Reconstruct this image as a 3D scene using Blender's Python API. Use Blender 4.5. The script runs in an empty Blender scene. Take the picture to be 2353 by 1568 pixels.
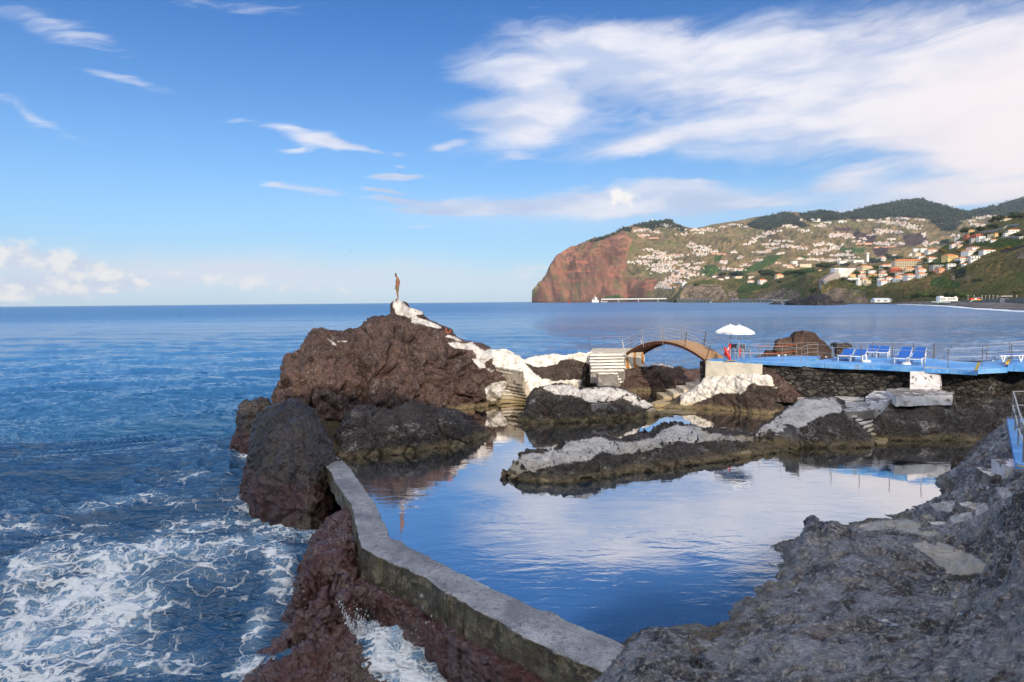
import bpy, bmesh, math, random
import numpy as np
from mathutils import Vector, Matrix
from mathutils.bvhtree import BVHTree
random.seed(7); rng = np.random.default_rng(7)
C = bpy.context.scene.collection
sc = bpy.context.scene
# ------------------------------------------------------------------ camera
H = 6.85                      # eye height above the still pool (pool surface is z = 0, the sea lies at SEA)
SEA = -1.8
F = 1568.7                    # focal length in survey units (24 mm lens, frame 2353 wide)
PITCH = math.radians(3.31); ROLL = math.radians(0.516)
W0 = Vector((0, math.cos(PITCH), -math.sin(PITCH))); R0 = Vector((1, 0, 0)); U0 = Vector((0, math.sin(PITCH), math.cos(PITCH)))
RR = R0*math.cos(ROLL) - U0*math.sin(ROLL); UU = R0*math.sin(ROLL) + U0*math.cos(ROLL)
cam = bpy.data.cameras.new('camera'); cam.lens = 24.0; cam.sensor_width = 36.0; cam.clip_start = 0.1; cam.clip_end = 60000
camo = bpy.data.objects.new('camera', cam); C.objects.link(camo)
M = Matrix((RR, UU, -W0)).transposed().to_4x4(); M.translation = (0, 0, H); camo.matrix_world = M
sc.camera = camo
# ------------------------------------------------------------------ exposure
sc.view_settings.view_transform = 'Standard'; sc.view_settings.look = 'None'
sc.view_settings.exposure = 0.55; sc.view_settings.gamma = 1.0
sc.render.film_transparent = False
sc.cycles.max_bounces = 6; sc.cycles.diffuse_bounces = 2; sc.cycles.glossy_bounces = 3
sc.cycles.transparent_max_bounces = 12; sc.cycles.volume_bounces = 0
sc.cycles.caustics_reflective = False; sc.cycles.caustics_refractive = False
# ------------------------------------------------------------------ node helper
class G:
    def __init__(s, tree): s.t = tree; s.n = tree.nodes; s.l = tree.links
    def put(s, sock, v):
        if v is None: return
        if hasattr(v, 'is_linked') or isinstance(v, bpy.types.NodeSocket): s.l.new(v, sock)
        else:
            try: sock.default_value = v
            except Exception:
                sock.default_value = tuple(v)+(1,) if len(v) == 3 else v[:3]
    def m(s, op, a, b=None, c=None, clamp=False):
        n = s.n.new('ShaderNodeMath'); n.operation = op; n.use_clamp = clamp
        s.put(n.inputs[0], a); s.put(n.inputs[1], b); s.put(n.inputs[2], c); return n.outputs[0]
    def add(s, a, b): return s.m('ADD', a, b)
    def sub(s, a, b): return s.m('SUBTRACT', a, b)
    def mul(s, a, b): return s.m('MULTIPLY', a, b)
    def mx(s, a, b): return s.m('MAXIMUM', a, b)
    def mn(s, a, b): return s.m('MINIMUM', a, b)
    def sm(s, x, a, b, lo=0.0, hi=1.0):
        n = s.n.new('ShaderNodeMapRange'); n.interpolation_type = 'SMOOTHSTEP'
        s.put(n.inputs[0], x); s.put(n.inputs[1], a); s.put(n.inputs[2], b); s.put(n.inputs[3], lo); s.put(n.inputs[4], hi); return n.outputs[0]
    def mix(s, f, a, b, mode='MIX'):
        n = s.n.new('ShaderNodeMix'); n.data_type = 'RGBA'; n.blend_type = mode; n.clamp_factor = True
        s.put(n.inputs[0], f); s.put(n.inputs[6], a); s.put(n.inputs[7], b); return n.outputs[2]
    def attr(s, name): n = s.n.new('ShaderNodeAttribute'); n.attribute_name = name; return n.outputs['Fac']
    def pos(s): return s.n.new('ShaderNodeNewGeometry').outputs['Position']
    def nrm(s): return s.n.new('ShaderNodeNewGeometry').outputs['Normal']
    def obj(s): return s.n.new('ShaderNodeTexCoord').outputs['Object']
    def xyz(s, v): n = s.n.new('ShaderNodeSeparateXYZ'); s.put(n.inputs[0], v); return n.outputs
    def comb(s, x, y, z): n = s.n.new('ShaderNodeCombineXYZ'); s.put(n.inputs[0], x); s.put(n.inputs[1], y); s.put(n.inputs[2], z); return n.outputs[0]
    def vm(s, op, a, b): n = s.n.new('ShaderNodeVectorMath'); n.operation = op; s.put(n.inputs[0], a); s.put(n.inputs[1], b); return n.outputs[0]
    def noise(s, v, sc=1, det=4, ro=0.55, dist=0.0, col=False):
        n = s.n.new('ShaderNodeTexNoise'); s.put(n.inputs['Vector'], v); s.put(n.inputs['Scale'], sc); n.inputs['Detail'].default_value = det
        n.inputs['Roughness'].default_value = ro; n.inputs['Distortion'].default_value = dist; return n.outputs['Color' if col else 'Fac']
    def vor(s, v, sc=1, feat='F1', out='Distance', rand=1.0):
        n = s.n.new('ShaderNodeTexVoronoi'); n.feature = feat; s.put(n.inputs['Vector'], v); s.put(n.inputs['Scale'], sc); n.inputs['Randomness'].default_value = rand; return n.outputs[out]
    def bump(s, h, dist=0.05, st=1.0, nor=None):
        n = s.n.new('ShaderNodeBump'); s.put(n.inputs['Height'], h); n.inputs['Distance'].default_value = dist; n.inputs['Strength'].default_value = st
        if nor is not None: s.put(n.inputs['Normal'], nor)
        return n.outputs[0]
def mat(name):
    m = bpy.data.materials.new(name); m.use_nodes = True; t = m.node_tree; t.nodes.clear()
    g = G(t); out = t.nodes.new('ShaderNodeOutputMaterial'); return m, g, out
def bsdf(g, out, col, rough=0.7, normal=None, metal=0.0, spec=0.5, link=True):
    b = g.n.new('ShaderNodeBsdfPrincipled'); g.put(b.inputs['Base Color'], col); g.put(b.inputs['Roughness'], rough)
    b.inputs['Metallic'].default_value = metal; g.put(b.inputs['Specular IOR Level'], spec)
    if normal is not None: g.put(b.inputs['Normal'], normal)
    if link: g.l.new(b.outputs[0], out.inputs[0])
    return b
# ------------------------------------------------------------------ survey helpers: a direction in the view meets a height or a depth
def ray(u, v): return W0*F + RR*(u-1176.5) - UU*(v-784.0)
def P(u, v, z=0.0): r = ray(u, v); k = (z-H)/r.z; return Vector((r.x*k, r.y*k, z))
def D(u, v, y): r = ray(u, v); k = y/r.y; return Vector((r.x*k, y, H+r.z*k))
def c1(X, Y): return (517.7+X*.3001, 605.9+Y*.3001)
def c2(X, Y): return (1176.5+X*.2251, 723.5+Y*.2251)
def c3(X, Y): return (1588.3+X*.3264, 723.5+Y*.3264)
def c4(X, Y): return (1205.9+X*.25, 411.8+Y*.25)
def c5(X, Y): return (1764.8+X*.25, 411.8+Y*.25)
def c6(X, Y): return (529.4+X*.4, 1029.4+Y*.4)
def c7(X, Y): return (1411.8+X*.4, 1058.9+Y*.4)
def h1(X, Y): return (1882.4+X*.10504, 547.1+Y*.10504)
def h2(X, Y): return (2105.9+X*.10504, 500.0+Y*.10504)
def h3(X, Y): return (1529.5+X*.175, 553.+Y*.175)
def project(p):
    q = p - np.array((0, 0, H)); w = q @ np.array(W0); w = np.where(w < .1, .1, w)
    return 1176.5 + F*(q @ np.array(RR))/w, 784.0 - F*(q @ np.array(UU))/w
# ------------------------------------------------------------------ world: physical sky with a procedural cloud field in sky directions
SUN_AZ, SUN_EL = math.radians(166), math.radians(23)
world = bpy.data.worlds.new('World'); sc.world = world; world.use_nodes = True
wt = world.node_tree; wt.nodes.clear(); g = G(wt)
sky = wt.nodes.new('ShaderNodeTexSky'); sky.sky_type = 'NISHITA'; sky.sun_disc = False
sky.sun_elevation = SUN_EL; sky.sun_rotation = SUN_AZ; sky.altitude = 10; sky.air_density = 1.0; sky.dust_density = 0.35; sky.ozone_density = 2.6
dirv = wt.nodes.new('ShaderNodeTexCoord').outputs['Generated']
dx, dy, dz = g.xyz(dirv)
az = g.m('ARCTAN2', dx, dy); el = g.m('ARCSINE', dz)
def sdir(u, v): r = ray(u, v).normalized(); return math.atan2(r.x, r.y), math.asin(r.z)
# warped coordinates so that the cloud banks get ragged edges
warp = g.noise(g.comb(g.mul(az, 3.0), g.mul(el, 7.0), 0.3), 1.7, 3, 0.6, col=True)
wr, wg_, wb = g.xyz(warp)
azw = g.add(az, g.mul(g.sub(wr, .5), .10)); elw = g.add(el, g.mul(g.sub(wg_, .5), .045))
def blob(u, v, ru, rv, rot=0, gain=1.0, warped=True):
    a0, e0 = sdir(u, v); ca, sa = math.cos(math.radians(rot)), math.sin(math.radians(rot))
    k = math.cos(math.atan((u-1176.5)/F))
    x = g.sub(azw if warped else az, a0); y = g.sub(elw if warped else el, e0)
    xr = g.m('MULTIPLY_ADD', x, ca, g.mul(y, sa)); yr = g.m('MULTIPLY_ADD', y, ca, g.mul(x, -sa))
    xr = g.mul(xr, F/(ru*k*k)); yr = g.mul(yr, F/(rv*k))
    d2 = g.m('MULTIPLY_ADD', xr, xr, g.mul(yr, yr))
    return g.mul(g.m('EXPONENT', g.mul(d2, -1.0)), gain)
def total(lst):
    o = None
    for b in lst:
        w = blob(*b); o = w if o is None else g.add(o, w)
    return o
fine = g.noise(g.comb(g.mul(azw, 9.0), g.mul(elw, 26.0), 1.1), 1.6, 7, 0.62, 0.4)
streak = g.noise(g.comb(g.add(g.mul(azw, 6.0), g.mul(elw, 9.0)), g.sub(g.mul(elw, 40.0), g.mul(azw, 6.0)), 4.7), 1.3, 7, 0.6, 0.8)
big = total([(2300, 250, 400, 120, -8, 1.15), (1960, 210, 420, 95, 0, .95), (1560, 150, 260, 62, 4, .85), (1300, 105, 190, 46, -4, .72), (1130, 170, 110, 36, -6, .72), (2300, 380, 240, 60, -10, .6),
             (1250, 205, 50, 22, -35, .8), (1900, 60, 560, 50, 0, .33), (1200, 285, 140, 55, 12, .95), (1110, 250, 110, 18, 6, .6), (1480, 335, 160, 22, 6, .6), (1560, 330, 260, 50, -6, .42), (1380, 110, 160, 40, 15, .5),
             (2353, 130, 300, 120, 0, .45), (1940, 415, 80, 26, 10, .75), (2180, 445, 260, 26, -6, .75), (1940, 480, 330, 22, 0, .5)])
wis = total([(130, 62, 190, 45, -14, .50), (75, 272, 120, 17, -20, .62), (270, 180, 100, 10, -4, .46), (365, 102, 50, 10, 0, .38), (368, 312, 50, 9, 0, .34),
             (560, 8, 170, 22, 0, .50), (720, 318, 120, 16, -8, .66), (700, 345, 60, 12, 5, .72), (700, 432, 95, 13, -4, .68), (895, 402, 75, 7, 0, .72), (935, 400, 40, 6, 0, .7), (880, 345, 40, 6, -6, .66), (940, 380, 22, 5, 0, .6), (885, 432, 50, 5, 0, .62), (905, 452, 60, 5, 0, .62), (1290, 200, 30, 20, -40, .8),
             (545, 284, 45, 8, 0, .5), (1022, 338, 38, 12, 15, .72), (1240, 20, 22, 40, -20, .35), (950, 355, 18, 7, 0, .55),
             (1050, 462, 230, 15, -2, .62), (1330, 468, 300, 32, 0, .85), (1500, 452, 200, 36, -4, .85), (1720, 475, 300, 24, 0, .72), (1000, 478, 120, 9, 0, .55), (620, 425, 30, 6, 0, .5), (800, 330, 60, 9, 0, .6), (1170, 345, 120, 26, -6, .55), (1580, 425, 60, 8, 0, .6), (960, 518, 60, 5, 0, .5),
             (1260, 572, 60, 7, 0, .4), (1200, 622, 90, 22, 5, .5), (890, 434, 50, 5, 0, .5)])
cum = total([(30, 582, 110, 30, 0, 1.05), (190, 600, 75, 30, -8, 1.0), (60, 655, 170, 34, 0, .95), (250, 655, 90, 32, 0, .85), (420, 640, 160, 22, 0, .62), (640, 665, 200, 16, 0, .5), (1432, 452, 42, 26, 0, 1.0), (1225, 610, 60, 12, 0, .5)])
veil = total([(330, 610, 620, 42, 0, .8), (900, 650, 900, 40, 0, .75), (1450, 480, 500, 40, 0, .35), (2100, 640, 600, 160, 0, .2)])
dens = g.add(g.sm(g.add(big, g.mul(g.sub(g.add(g.mul(streak, .6), g.mul(fine, .4)), .5), 1.25)), .16, .98), 0.0)
dens = g.mx(dens, g.mul(g.sm(g.add(wis, g.mul(g.sub(streak, .5), 1.5)), .26, .95), .9))
puff = g.noise(g.comb(g.mul(az, 14.0), g.mul(el, 20.0), 2.2), 2.2, 6, 0.6, .2)
cm = g.sm(g.add(cum, g.mul(g.sub(puff, .5), 1.6)), .30, .85)
shade = g.sm(g.noise(g.comb(g.mul(azw, 4.0), g.mul(elw, 15.0), 9.1), 1.5, 4, .55), .36, .64)
ccol = g.mix(shade, (.46, .53, .70), (.80, .77, .80))
warmth = blob(2353, 300, 420, 230, 0, 1.0, False)
ccol = g.mix(warmth, ccol, (.90, .79, .76))
CLOUD = 1.0
skycol = sky.outputs[0]
SKYK = 0.102
tint = g.mix(g.sm(el, .06, .52), (SKYK*.50, SKYK*.84, SKYK*1.12), (SKYK*.10, SKYK*.46, SKYK*.90)); base = g.mix(1.0, skycol, tint, 'MULTIPLY')
hz = g.m('EXPONENT', g.mul(g.mx(el, 0.0), -9.5))
base = g.mix(g.mul(hz, .62), base, (.63, .71, .86))
base = g.mix(g.mul(veil, .85), base, (.70, .73, .80))
col = g.mix(g.mul(dens, .93), base, ccol)
col = g.mix(g.mul(cm, .90), col, g.mix(g.sm(puff, .42, .62), (.62, .66, .76), (.93, .87, .80)))
# unseen bright clouds added behind the viewpoint and overhead to lift the ambient light
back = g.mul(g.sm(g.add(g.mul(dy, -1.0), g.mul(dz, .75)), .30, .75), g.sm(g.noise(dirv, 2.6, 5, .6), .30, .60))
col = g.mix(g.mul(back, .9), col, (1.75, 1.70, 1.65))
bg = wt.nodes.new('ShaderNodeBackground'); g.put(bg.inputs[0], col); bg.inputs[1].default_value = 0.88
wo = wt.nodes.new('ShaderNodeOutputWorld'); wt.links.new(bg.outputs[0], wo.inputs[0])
world.cycles.sampling_method = 'MANUAL'; world.cycles.sample_map_resolution = 512
# ------------------------------------------------------------------ sun
sl = bpy.data.lights.new('sun', 'SUN'); sl.energy = 2.6; sl.angle = math.radians(.6); sl.color = (1.0, .86, .68)
so = bpy.data.objects.new('sun', sl); C.objects.link(so)
sdv = Vector((math.sin(SUN_AZ)*math.cos(SUN_EL), math.cos(SUN_AZ)*math.cos(SUN_EL), math.sin(SUN_EL)))
so.rotation_euler = sdv.to_track_quat('Z', 'Y').to_euler(); so.location = (30, -60, 60)
# ------------------------------------------------------------------ numpy noise
_perm = rng.permutation(256); _perm = np.concatenate([_perm, _perm, _perm]); _gr = rng.normal(size=(256, 3)); _gr /= np.linalg.norm(_gr, axis=1)[:, None]
def pn(p):
    i = np.floor(p).astype(np.int64); f = p-i; i &= 255; w = f*f*f*(f*(f*6-15)+10); out = 0
    for a in (0, 1):
        wa = w[:, 0] if a else 1-w[:, 0]
        for b in (0, 1):
            wb_ = w[:, 1] if b else 1-w[:, 1]
            for c in (0, 1):
                wc = w[:, 2] if c else 1-w[:, 2]
                h = _perm[_perm[_perm[(i[:, 0]+a) & 255]+((i[:, 1]+b) & 255)]+((i[:, 2]+c) & 255)]
                gv = _gr[h]; out = out + wa*wb_*wc*((f[:, 0]-a)*gv[:, 0]+(f[:, 1]-b)*gv[:, 1]+(f[:, 2]-c)*gv[:, 2])
    return out*1.6
def fbm(p, o=5, gain=.5, lac=2.03):
    p = np.asarray(p, float); s = 0; a = 1; t = 0
    for k in range(o): s = s+a*pn(p+17.3*k); t += a; a *= gain; p = p*lac
    return s/t
def ridged(p, o=5, gain=.5):
    p = np.asarray(p, float); s = 0; a = 1; t = 0
    for k in range(o): s = s+a*(1-2*np.abs(pn(p+9.1*k))); t += a; a *= gain; p = p*2.07
    return s/t
def worley(p, seed=0):
    i = np.floor(p).astype(np.int64); f1 = np.full(len(p), 9.); f2 = np.full(len(p), 9.); idv = np.zeros(len(p))
    for a in (-1, 0, 1):
        for b in (-1, 0, 1):
            for c in (-1, 0, 1):
                q = i+(a, b, c); h = _perm[_perm[_perm[(q[:, 0]+seed) & 255]+(q[:, 1] & 255)]+(q[:, 2] & 255)]
                o = np.stack([(_perm[h+1]/255.), (_perm[h+7]/255.), (_perm[h+31]/255.)], 1)
                d = np.linalg.norm(q+o-p, axis=1); n = d < f1
                f2 = np.where(n, f1, np.minimum(f2, d)); idv = np.where(n, h/255., idv); f1 = np.where(n, d, f1)
    return f1, f2, idv
# ------------------------------------------------------------------ mesh helpers
def tag(o, label=None, cat=None, group=None, kind=None):
    if label: o['label'] = label
    if cat: o['category'] = cat
    if group: o['group'] = group
    if kind: o['kind'] = kind
    return o
def empty(name, loc=(0, 0, 0), label=None, cat=None, group=None):
    o = bpy.data.objects.new(name, None); o.empty_display_size = .3; C.objects.link(o); o.location = loc; return tag(o, label, cat, group)
def raw_mesh(name, V, Q, mats, attrs=None, smooth=True, parent=None, midx=None):
    V = np.asarray(V, np.float32); Q = np.asarray(Q, np.int32); k = Q.shape[1]
    me = bpy.data.meshes.new(name); me.vertices.add(len(V)); me.vertices.foreach_set('co', V.ravel())
    me.loops.add(Q.size); me.loops.foreach_set('vertex_index', Q.ravel())
    me.polygons.add(len(Q)); me.polygons.foreach_set('loop_start', np.arange(len(Q), dtype=np.int32)*k)
    if midx is not None: me.polygons.foreach_set('material_index', np.asarray(midx, np.int32))
    me.polygons.foreach_set('use_smooth', np.full(len(Q), smooth)); me.update(calc_edges=True); me.validate()
    for n, a in (attrs or {}).items():
        at = me.attributes.new(n, 'FLOAT', 'POINT'); at.data.foreach_set('value', np.asarray(a, np.float32).ravel())
    for m_ in (mats if isinstance(mats, (list, tuple)) else [mats]): me.materials.append(m_)
    o = bpy.data.objects.new(name, me); C.objects.link(o)
    if parent: o.parent = parent; o.matrix_parent_inverse = parent.matrix_world.inverted() if False else Matrix.Translation(-Vector(parent.location))
    return o
def gridq(nr, nc, off=0):
    i = np.arange(nr*nc).reshape(nr, nc)+off
    return np.stack([i[:-1, :-1].ravel(), i[:-1, 1:].ravel(), i[1:, 1:].ravel(), i[1:, :-1].ravel()], 1)
def gnorm(V):
    a = np.gradient(V, axis=1); b = np.gradient(V, axis=0); n = np.cross(a, b); return n/(np.linalg.norm(n, axis=2, keepdims=True)+1e-9)
def polydist(x, y, poly):
    """signed distance to a polygon, positive inside"""
    poly = np.array(poly, float); d = np.full(x.shape, 1e9); ins = np.zeros(x.shape, bool); n = len(poly)
    for i in range(n):
        a = poly[i]; b = poly[(i+1) % n]; e = b-a; t = np.clip(((x-a[0])*e[0]+(y-a[1])*e[1])/(e@e+1e-9), 0, 1)
        d = np.minimum(d, np.hypot(x-a[0]-t*e[0], y-a[1]-t*e[1]))
        c = ((a[1] > y) != (b[1] > y)) & (x < (b[0]-a[0])*(y-a[1])/((b[1]-a[1]) if abs(b[1]-a[1]) > 1e-9 else 1e-9)+a[0]); ins ^= c
    return np.where(ins, d, -d)
def cover(V, polys, soft=6.0):
    u, v = project(V); o = np.full(len(V), -1.0)
    for p in polys: o = np.maximum(o, np.clip(polydist(u, v, p)/soft, -1, 1))
    return o*.5+.5
def rbf(pts, zs, q, smooth=0.0):
    pts = np.array(pts); zs = np.array(zs); n = len(pts); A = np.linalg.norm(pts[:, None]-pts[None], axis=2)
    A = A+np.eye(n)*smooth; Pm = np.hstack([np.ones((n, 1)), pts]); K = np.block([[A, Pm], [Pm.T, np.zeros((3, 3))]])
    w = np.linalg.solve(K, np.concatenate([zs, np.zeros(3)])); out = np.zeros(len(q))
    for s in range(0, len(q), 20000):
        qq = q[s:s+20000]; out[s:s+20000] = np.linalg.norm(qq[:, None]-pts[None], axis=2)@w[:n]+w[n]+qq@w[n+1:]
    return out
def resample(a, n):
    """smooth (monotone-ish Catmull) resampling of station rows"""
    a = np.array(a, float); d = np.r_[0, np.cumsum(np.linalg.norm(np.diff(a[:, :3], axis=0), axis=1)+1e-6)]; t = np.linspace(0, d[-1], n)
    m_ = np.gradient(a, d, axis=0); k = np.clip(np.searchsorted(d, t, 'right')-1, 0, len(d)-2); h = (d[k+1]-d[k]); s = ((t-d[k])/h)[:, None]; h = h[:, None]
    m0 = m_[k]*.6; m1 = m_[k+1]*.6
    return (2*s**3-3*s**2+1)*a[k]+(s**3-2*s**2+s)*h*m0+(-2*s**3+3*s**2)*a[k+1]+(s**3-s**2)*h*m1
def shell(st, n, rows, zb, under=1.5, back=1.0, px=1.0, pz=1.0, flare=.15, backz=None):
    """st: rows (top xyz, front-base xy). Returns a closed-looking loft, front base -> top -> back base."""
    a = resample(st, n); T = a[:, :3]; B = a[:, 3:5]; K = np.c_[T[:, :2]+(T[:, :2]-B)*back, np.full(n, zb if backz is None else backz)]
    dirn = (B-T[:, :2]); L = np.linalg.norm(dirn, axis=1, keepdims=True)+1e-6; dirn = dirn/L
    out = []
    nu = max(3, rows//8)
    for i in range(nu): s = 1-i/nu; out.append(np.c_[B+dirn*flare*s*under, np.full(n, zb-under*s)])
    nf = rows//2
    for i in range(nf+1):
        s = i/nf; hp = (1-math.cos(s*math.pi/2))**px if px else s; vp = math.sin(s*math.pi/2)**pz
        out.append(np.c_[B+(T[:, :2]-B)*hp, zb+(T[:, 2]-zb)*vp])
    nb = rows//3
    for i in range(1, nb+1):
        s = i/nb; hp = math.sin(s*math.pi/2)**1.0; vp = math.cos(s*math.pi/2)
        out.append(np.c_[T[:, :2]+(K[:, :2]-T[:, :2])*hp, K[:, 2]+(T[:, 2]-K[:, 2])*vp])
    out.append(np.c_[K[:, :2]-dirn*.1, np.full(n, K[0, 2]-under)])
    return np.array(out)
def rough(V, amp=.25, sc_=.6, fineamp=.06, crack=0.0, csc=.45, seed=0, facet=.07, fsc=1.1):
    nr, nc, _ = V.shape; N = gnorm(V).reshape(-1, 3); p = V.reshape(-1, 3)
    if (N[len(N)//2-nc//2] @ (p[len(N)//2-nc//2]-np.array([0, 0, H]))) > 0: N = -N
    w = np.stack([fbm(p*.5+seed+k*31, 3) for k in range(3)], 1)*.8
    fineamp *= 1.1; d = amp*fbm(p*sc_+w+seed, 5, .52) + fineamp*fbm(p*sc_*5+seed, 4, .6) + fineamp*.8*ridged(p*sc_*2.4+seed+w, 4)
    ck = np.zeros(len(p))
    if crack:
        f1, f2, _i = worley((p+w*.9)*csc*np.array([1, 1, .8])+seed); e = f2-f1; ck = np.exp(-(e/.042)**2); d = d-crack*ck + crack*.35*np.clip(e, 0, .5)
        f1, f2, _i = worley((p+w*.5)*csc*2.6+seed+5); e = f2-f1; ck2 = np.exp(-(e/.09)**2); d = d-crack*.22*ck2+crack*.15*np.clip(e, 0, .5)
    if facet:
        f1, f2, idv = worley((p+w*.35)*fsc*np.array([1, 1, 1.5])+seed+11); d = d+facet*(idv-.5)*np.clip((f2-f1)*6, 0, 1)
        f1, f2, idv = worley((p+w*.2)*fsc*2.7*np.array([1, 1, 1.6])+seed+19); d = d+facet*.4*(idv-.5)*np.clip((f2-f1)*6, 0, 1)
    return (p+N*d[:, None]).reshape(V.shape)
def station(top, yt, ub, yb):
    t = D(top[0], top[1], yt); r = ray(ub, 784); return (t.x, t.y, t.z, r.x/r.y*yb, yb)
def station_z(top, yt, basepx, zb):
    t = D(top[0], top[1], yt); b = P(basepx[0], basepx[1], zb); return (t.x, t.y, t.z, b.x, b.y)
def rock(name, shells, m_, label, cat='rock', white=(), dark=(), group=None, upw=0.0, soft=6, kind=None, extra=None):
    Vs = []; Qs = []; off = 0
    for S in shells:
        nr, nc, _ = S.shape; Vs.append(S.reshape(-1, 3)); Qs.append(gridq(nr, nc, off)); off += nr*nc
    V = np.concatenate(Vs); Q = np.concatenate(Qs)
    pa = cover(V, white, soft) if white else np.zeros(len(V))
    if len(dark): pa = np.minimum(pa, 1-cover(V, dark, soft))
    at = {'paint': pa}
    for k_, pl in (extra or {}).items(): at[k_] = cover(V, pl, soft)
    o = raw_mesh(name, V, Q, m_, at)
    if kind: o['kind'] = kind
    else: tag(o, label, cat, group)
    return o
def cube_faces(P8, n, amp, sc_=1.2, seed=0):
    """block with subdivided, slightly worn faces; P8: bottom 4 (ccw), top 4"""
    P8 = [np.array(p, float) for p in P8]; fs = [(0, 1, 5, 4), (1, 2, 6, 5), (2, 3, 7, 6), (3, 0, 4, 7), (4, 5, 6, 7), (3, 2, 1, 0)]
    Vs = []; Qs = []; off = 0
    cen = sum(P8)/8
    for f in fs:
        a, b, c, d = [P8[i] for i in f]; nu = max(1, int(np.linalg.norm(b-a)/n)); nv = max(1, int(np.linalg.norm(d-a)/n)); nu = min(nu, 60); nv = min(nv, 60)
        s = np.linspace(0, 1, nu+1)[None, :, None]; t = np.linspace(0, 1, nv+1)[:, None, None]
        G_ = (a*(1-s)+b*s)*(1-t)+(d*(1-s)+c*s)*t; Vs.append(G_.reshape(-1, 3)); Qs.append(gridq(nv+1, nu+1, off)); off += (nu+1)*(nv+1)
    V = np.concatenate(Vs); Q = np.concatenate(Qs)
    if amp: V = V+amp*np.stack([fbm(V*sc_*2+seed+k*13.7, 3, .6) for k in range(3)], 1)
    return V, Q
def merge(parts):
    off = 0; Vs = []; Qs = []
    for V, Q in parts: Vs.append(V); Qs.append(np.asarray(Q)+off); off += len(V)
    return np.concatenate(Vs), np.concatenate(Qs)
def block(name, P8, m_, parent=None, n=.15, amp=.02, seed=0, paint=1.0, smooth=False):
    V, Q = cube_faces(P8, n, amp, seed=seed); return raw_mesh(name, V, Q, m_, {'paint': np.full(len(V), paint)}, smooth=smooth, parent=parent)
def box8(x0, x1, y0, y1, z0, z1): return [(x0, y0, z0), (x1, y0, z0), (x1, y1, z0), (x0, y1, z0), (x0, y0, z1), (x1, y0, z1), (x1, y1, z1), (x0, y1, z1)]
def prism(poly, z0, z1):
    """closed prism from an xy outline (z0 may be list), triangulated top by bmesh"""
    bm = bmesh.new(); n = len(poly); b = [bm.verts.new((p[0], p[1], z0)) for p in poly]; t = [bm.verts.new((p[0], p[1], z1 if len(p) < 3 else p[2])) for p in poly]
    bm.faces.new(t); bm.faces.new(b[::-1])
    for i in range(n): bm.faces.new((b[i], b[(i+1) % n], t[(i+1) % n], t[i]))
    bmesh.ops.recalc_face_normals(bm, faces=bm.faces); return bm
def bmobj(name, bm, m_, parent=None, smooth=False, shift=True):
    me = bpy.data.meshes.new(name); bm.to_mesh(me); bm.free()
    for x in (m_ if isinstance(m_, (list, tuple)) else [m_]): me.materials.append(x)
    if smooth: me.polygons.foreach_set('use_smooth', [True]*len(me.polygons))
    o = bpy.data.objects.new(name, me); C.objects.link(o)
    if parent: o.parent = parent
    return o
def tube(bm, pts, r, seg=8, cap=True):
    pts = [Vector(p) for p in pts]; rs = r if isinstance(r, (list, tuple)) else [r]*len(pts); rings = []
    for i, p in enumerate(pts):
        d = (pts[min(i+1, len(pts)-1)]-pts[max(i-1, 0)]).normalized(); a = d.cross(Vector((0, 0, 1)) if abs(d.z) < .95 else Vector((1, 0, 0))).normalized(); b = d.cross(a)
        rings.append([bm.verts.new(p+(a*math.cos(2*math.pi*k/seg)+b*math.sin(2*math.pi*k/seg))*rs[i]) for k in range(seg)])
    for i in range(len(rings)-1):
        for k in range(seg): bm.faces.new((rings[i][k], rings[i][(k+1) % seg], rings[i+1][(k+1) % seg], rings[i+1][k]))
    if cap:
        try: bm.faces.new(rings[0][::-1]); bm.faces.new(rings[-1])
        except ValueError: pass
def addbox(bm, x0, x1, y0, y1, z0, z1, T=None):
    vs = [bm.verts.new(T @ Vector(p) if T else p) for p in box8(x0, x1, y0, y1, z0, z1)]
    for f in ((0, 1, 5, 4), (1, 2, 6, 5), (2, 3, 7, 6), (3, 0, 4, 7), (4, 5, 6, 7), (3, 2, 1, 0)): bm.faces.new([vs[i] for i in f])
def rel(parent, p): return Vector(p)-Vector(parent.location)
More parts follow.
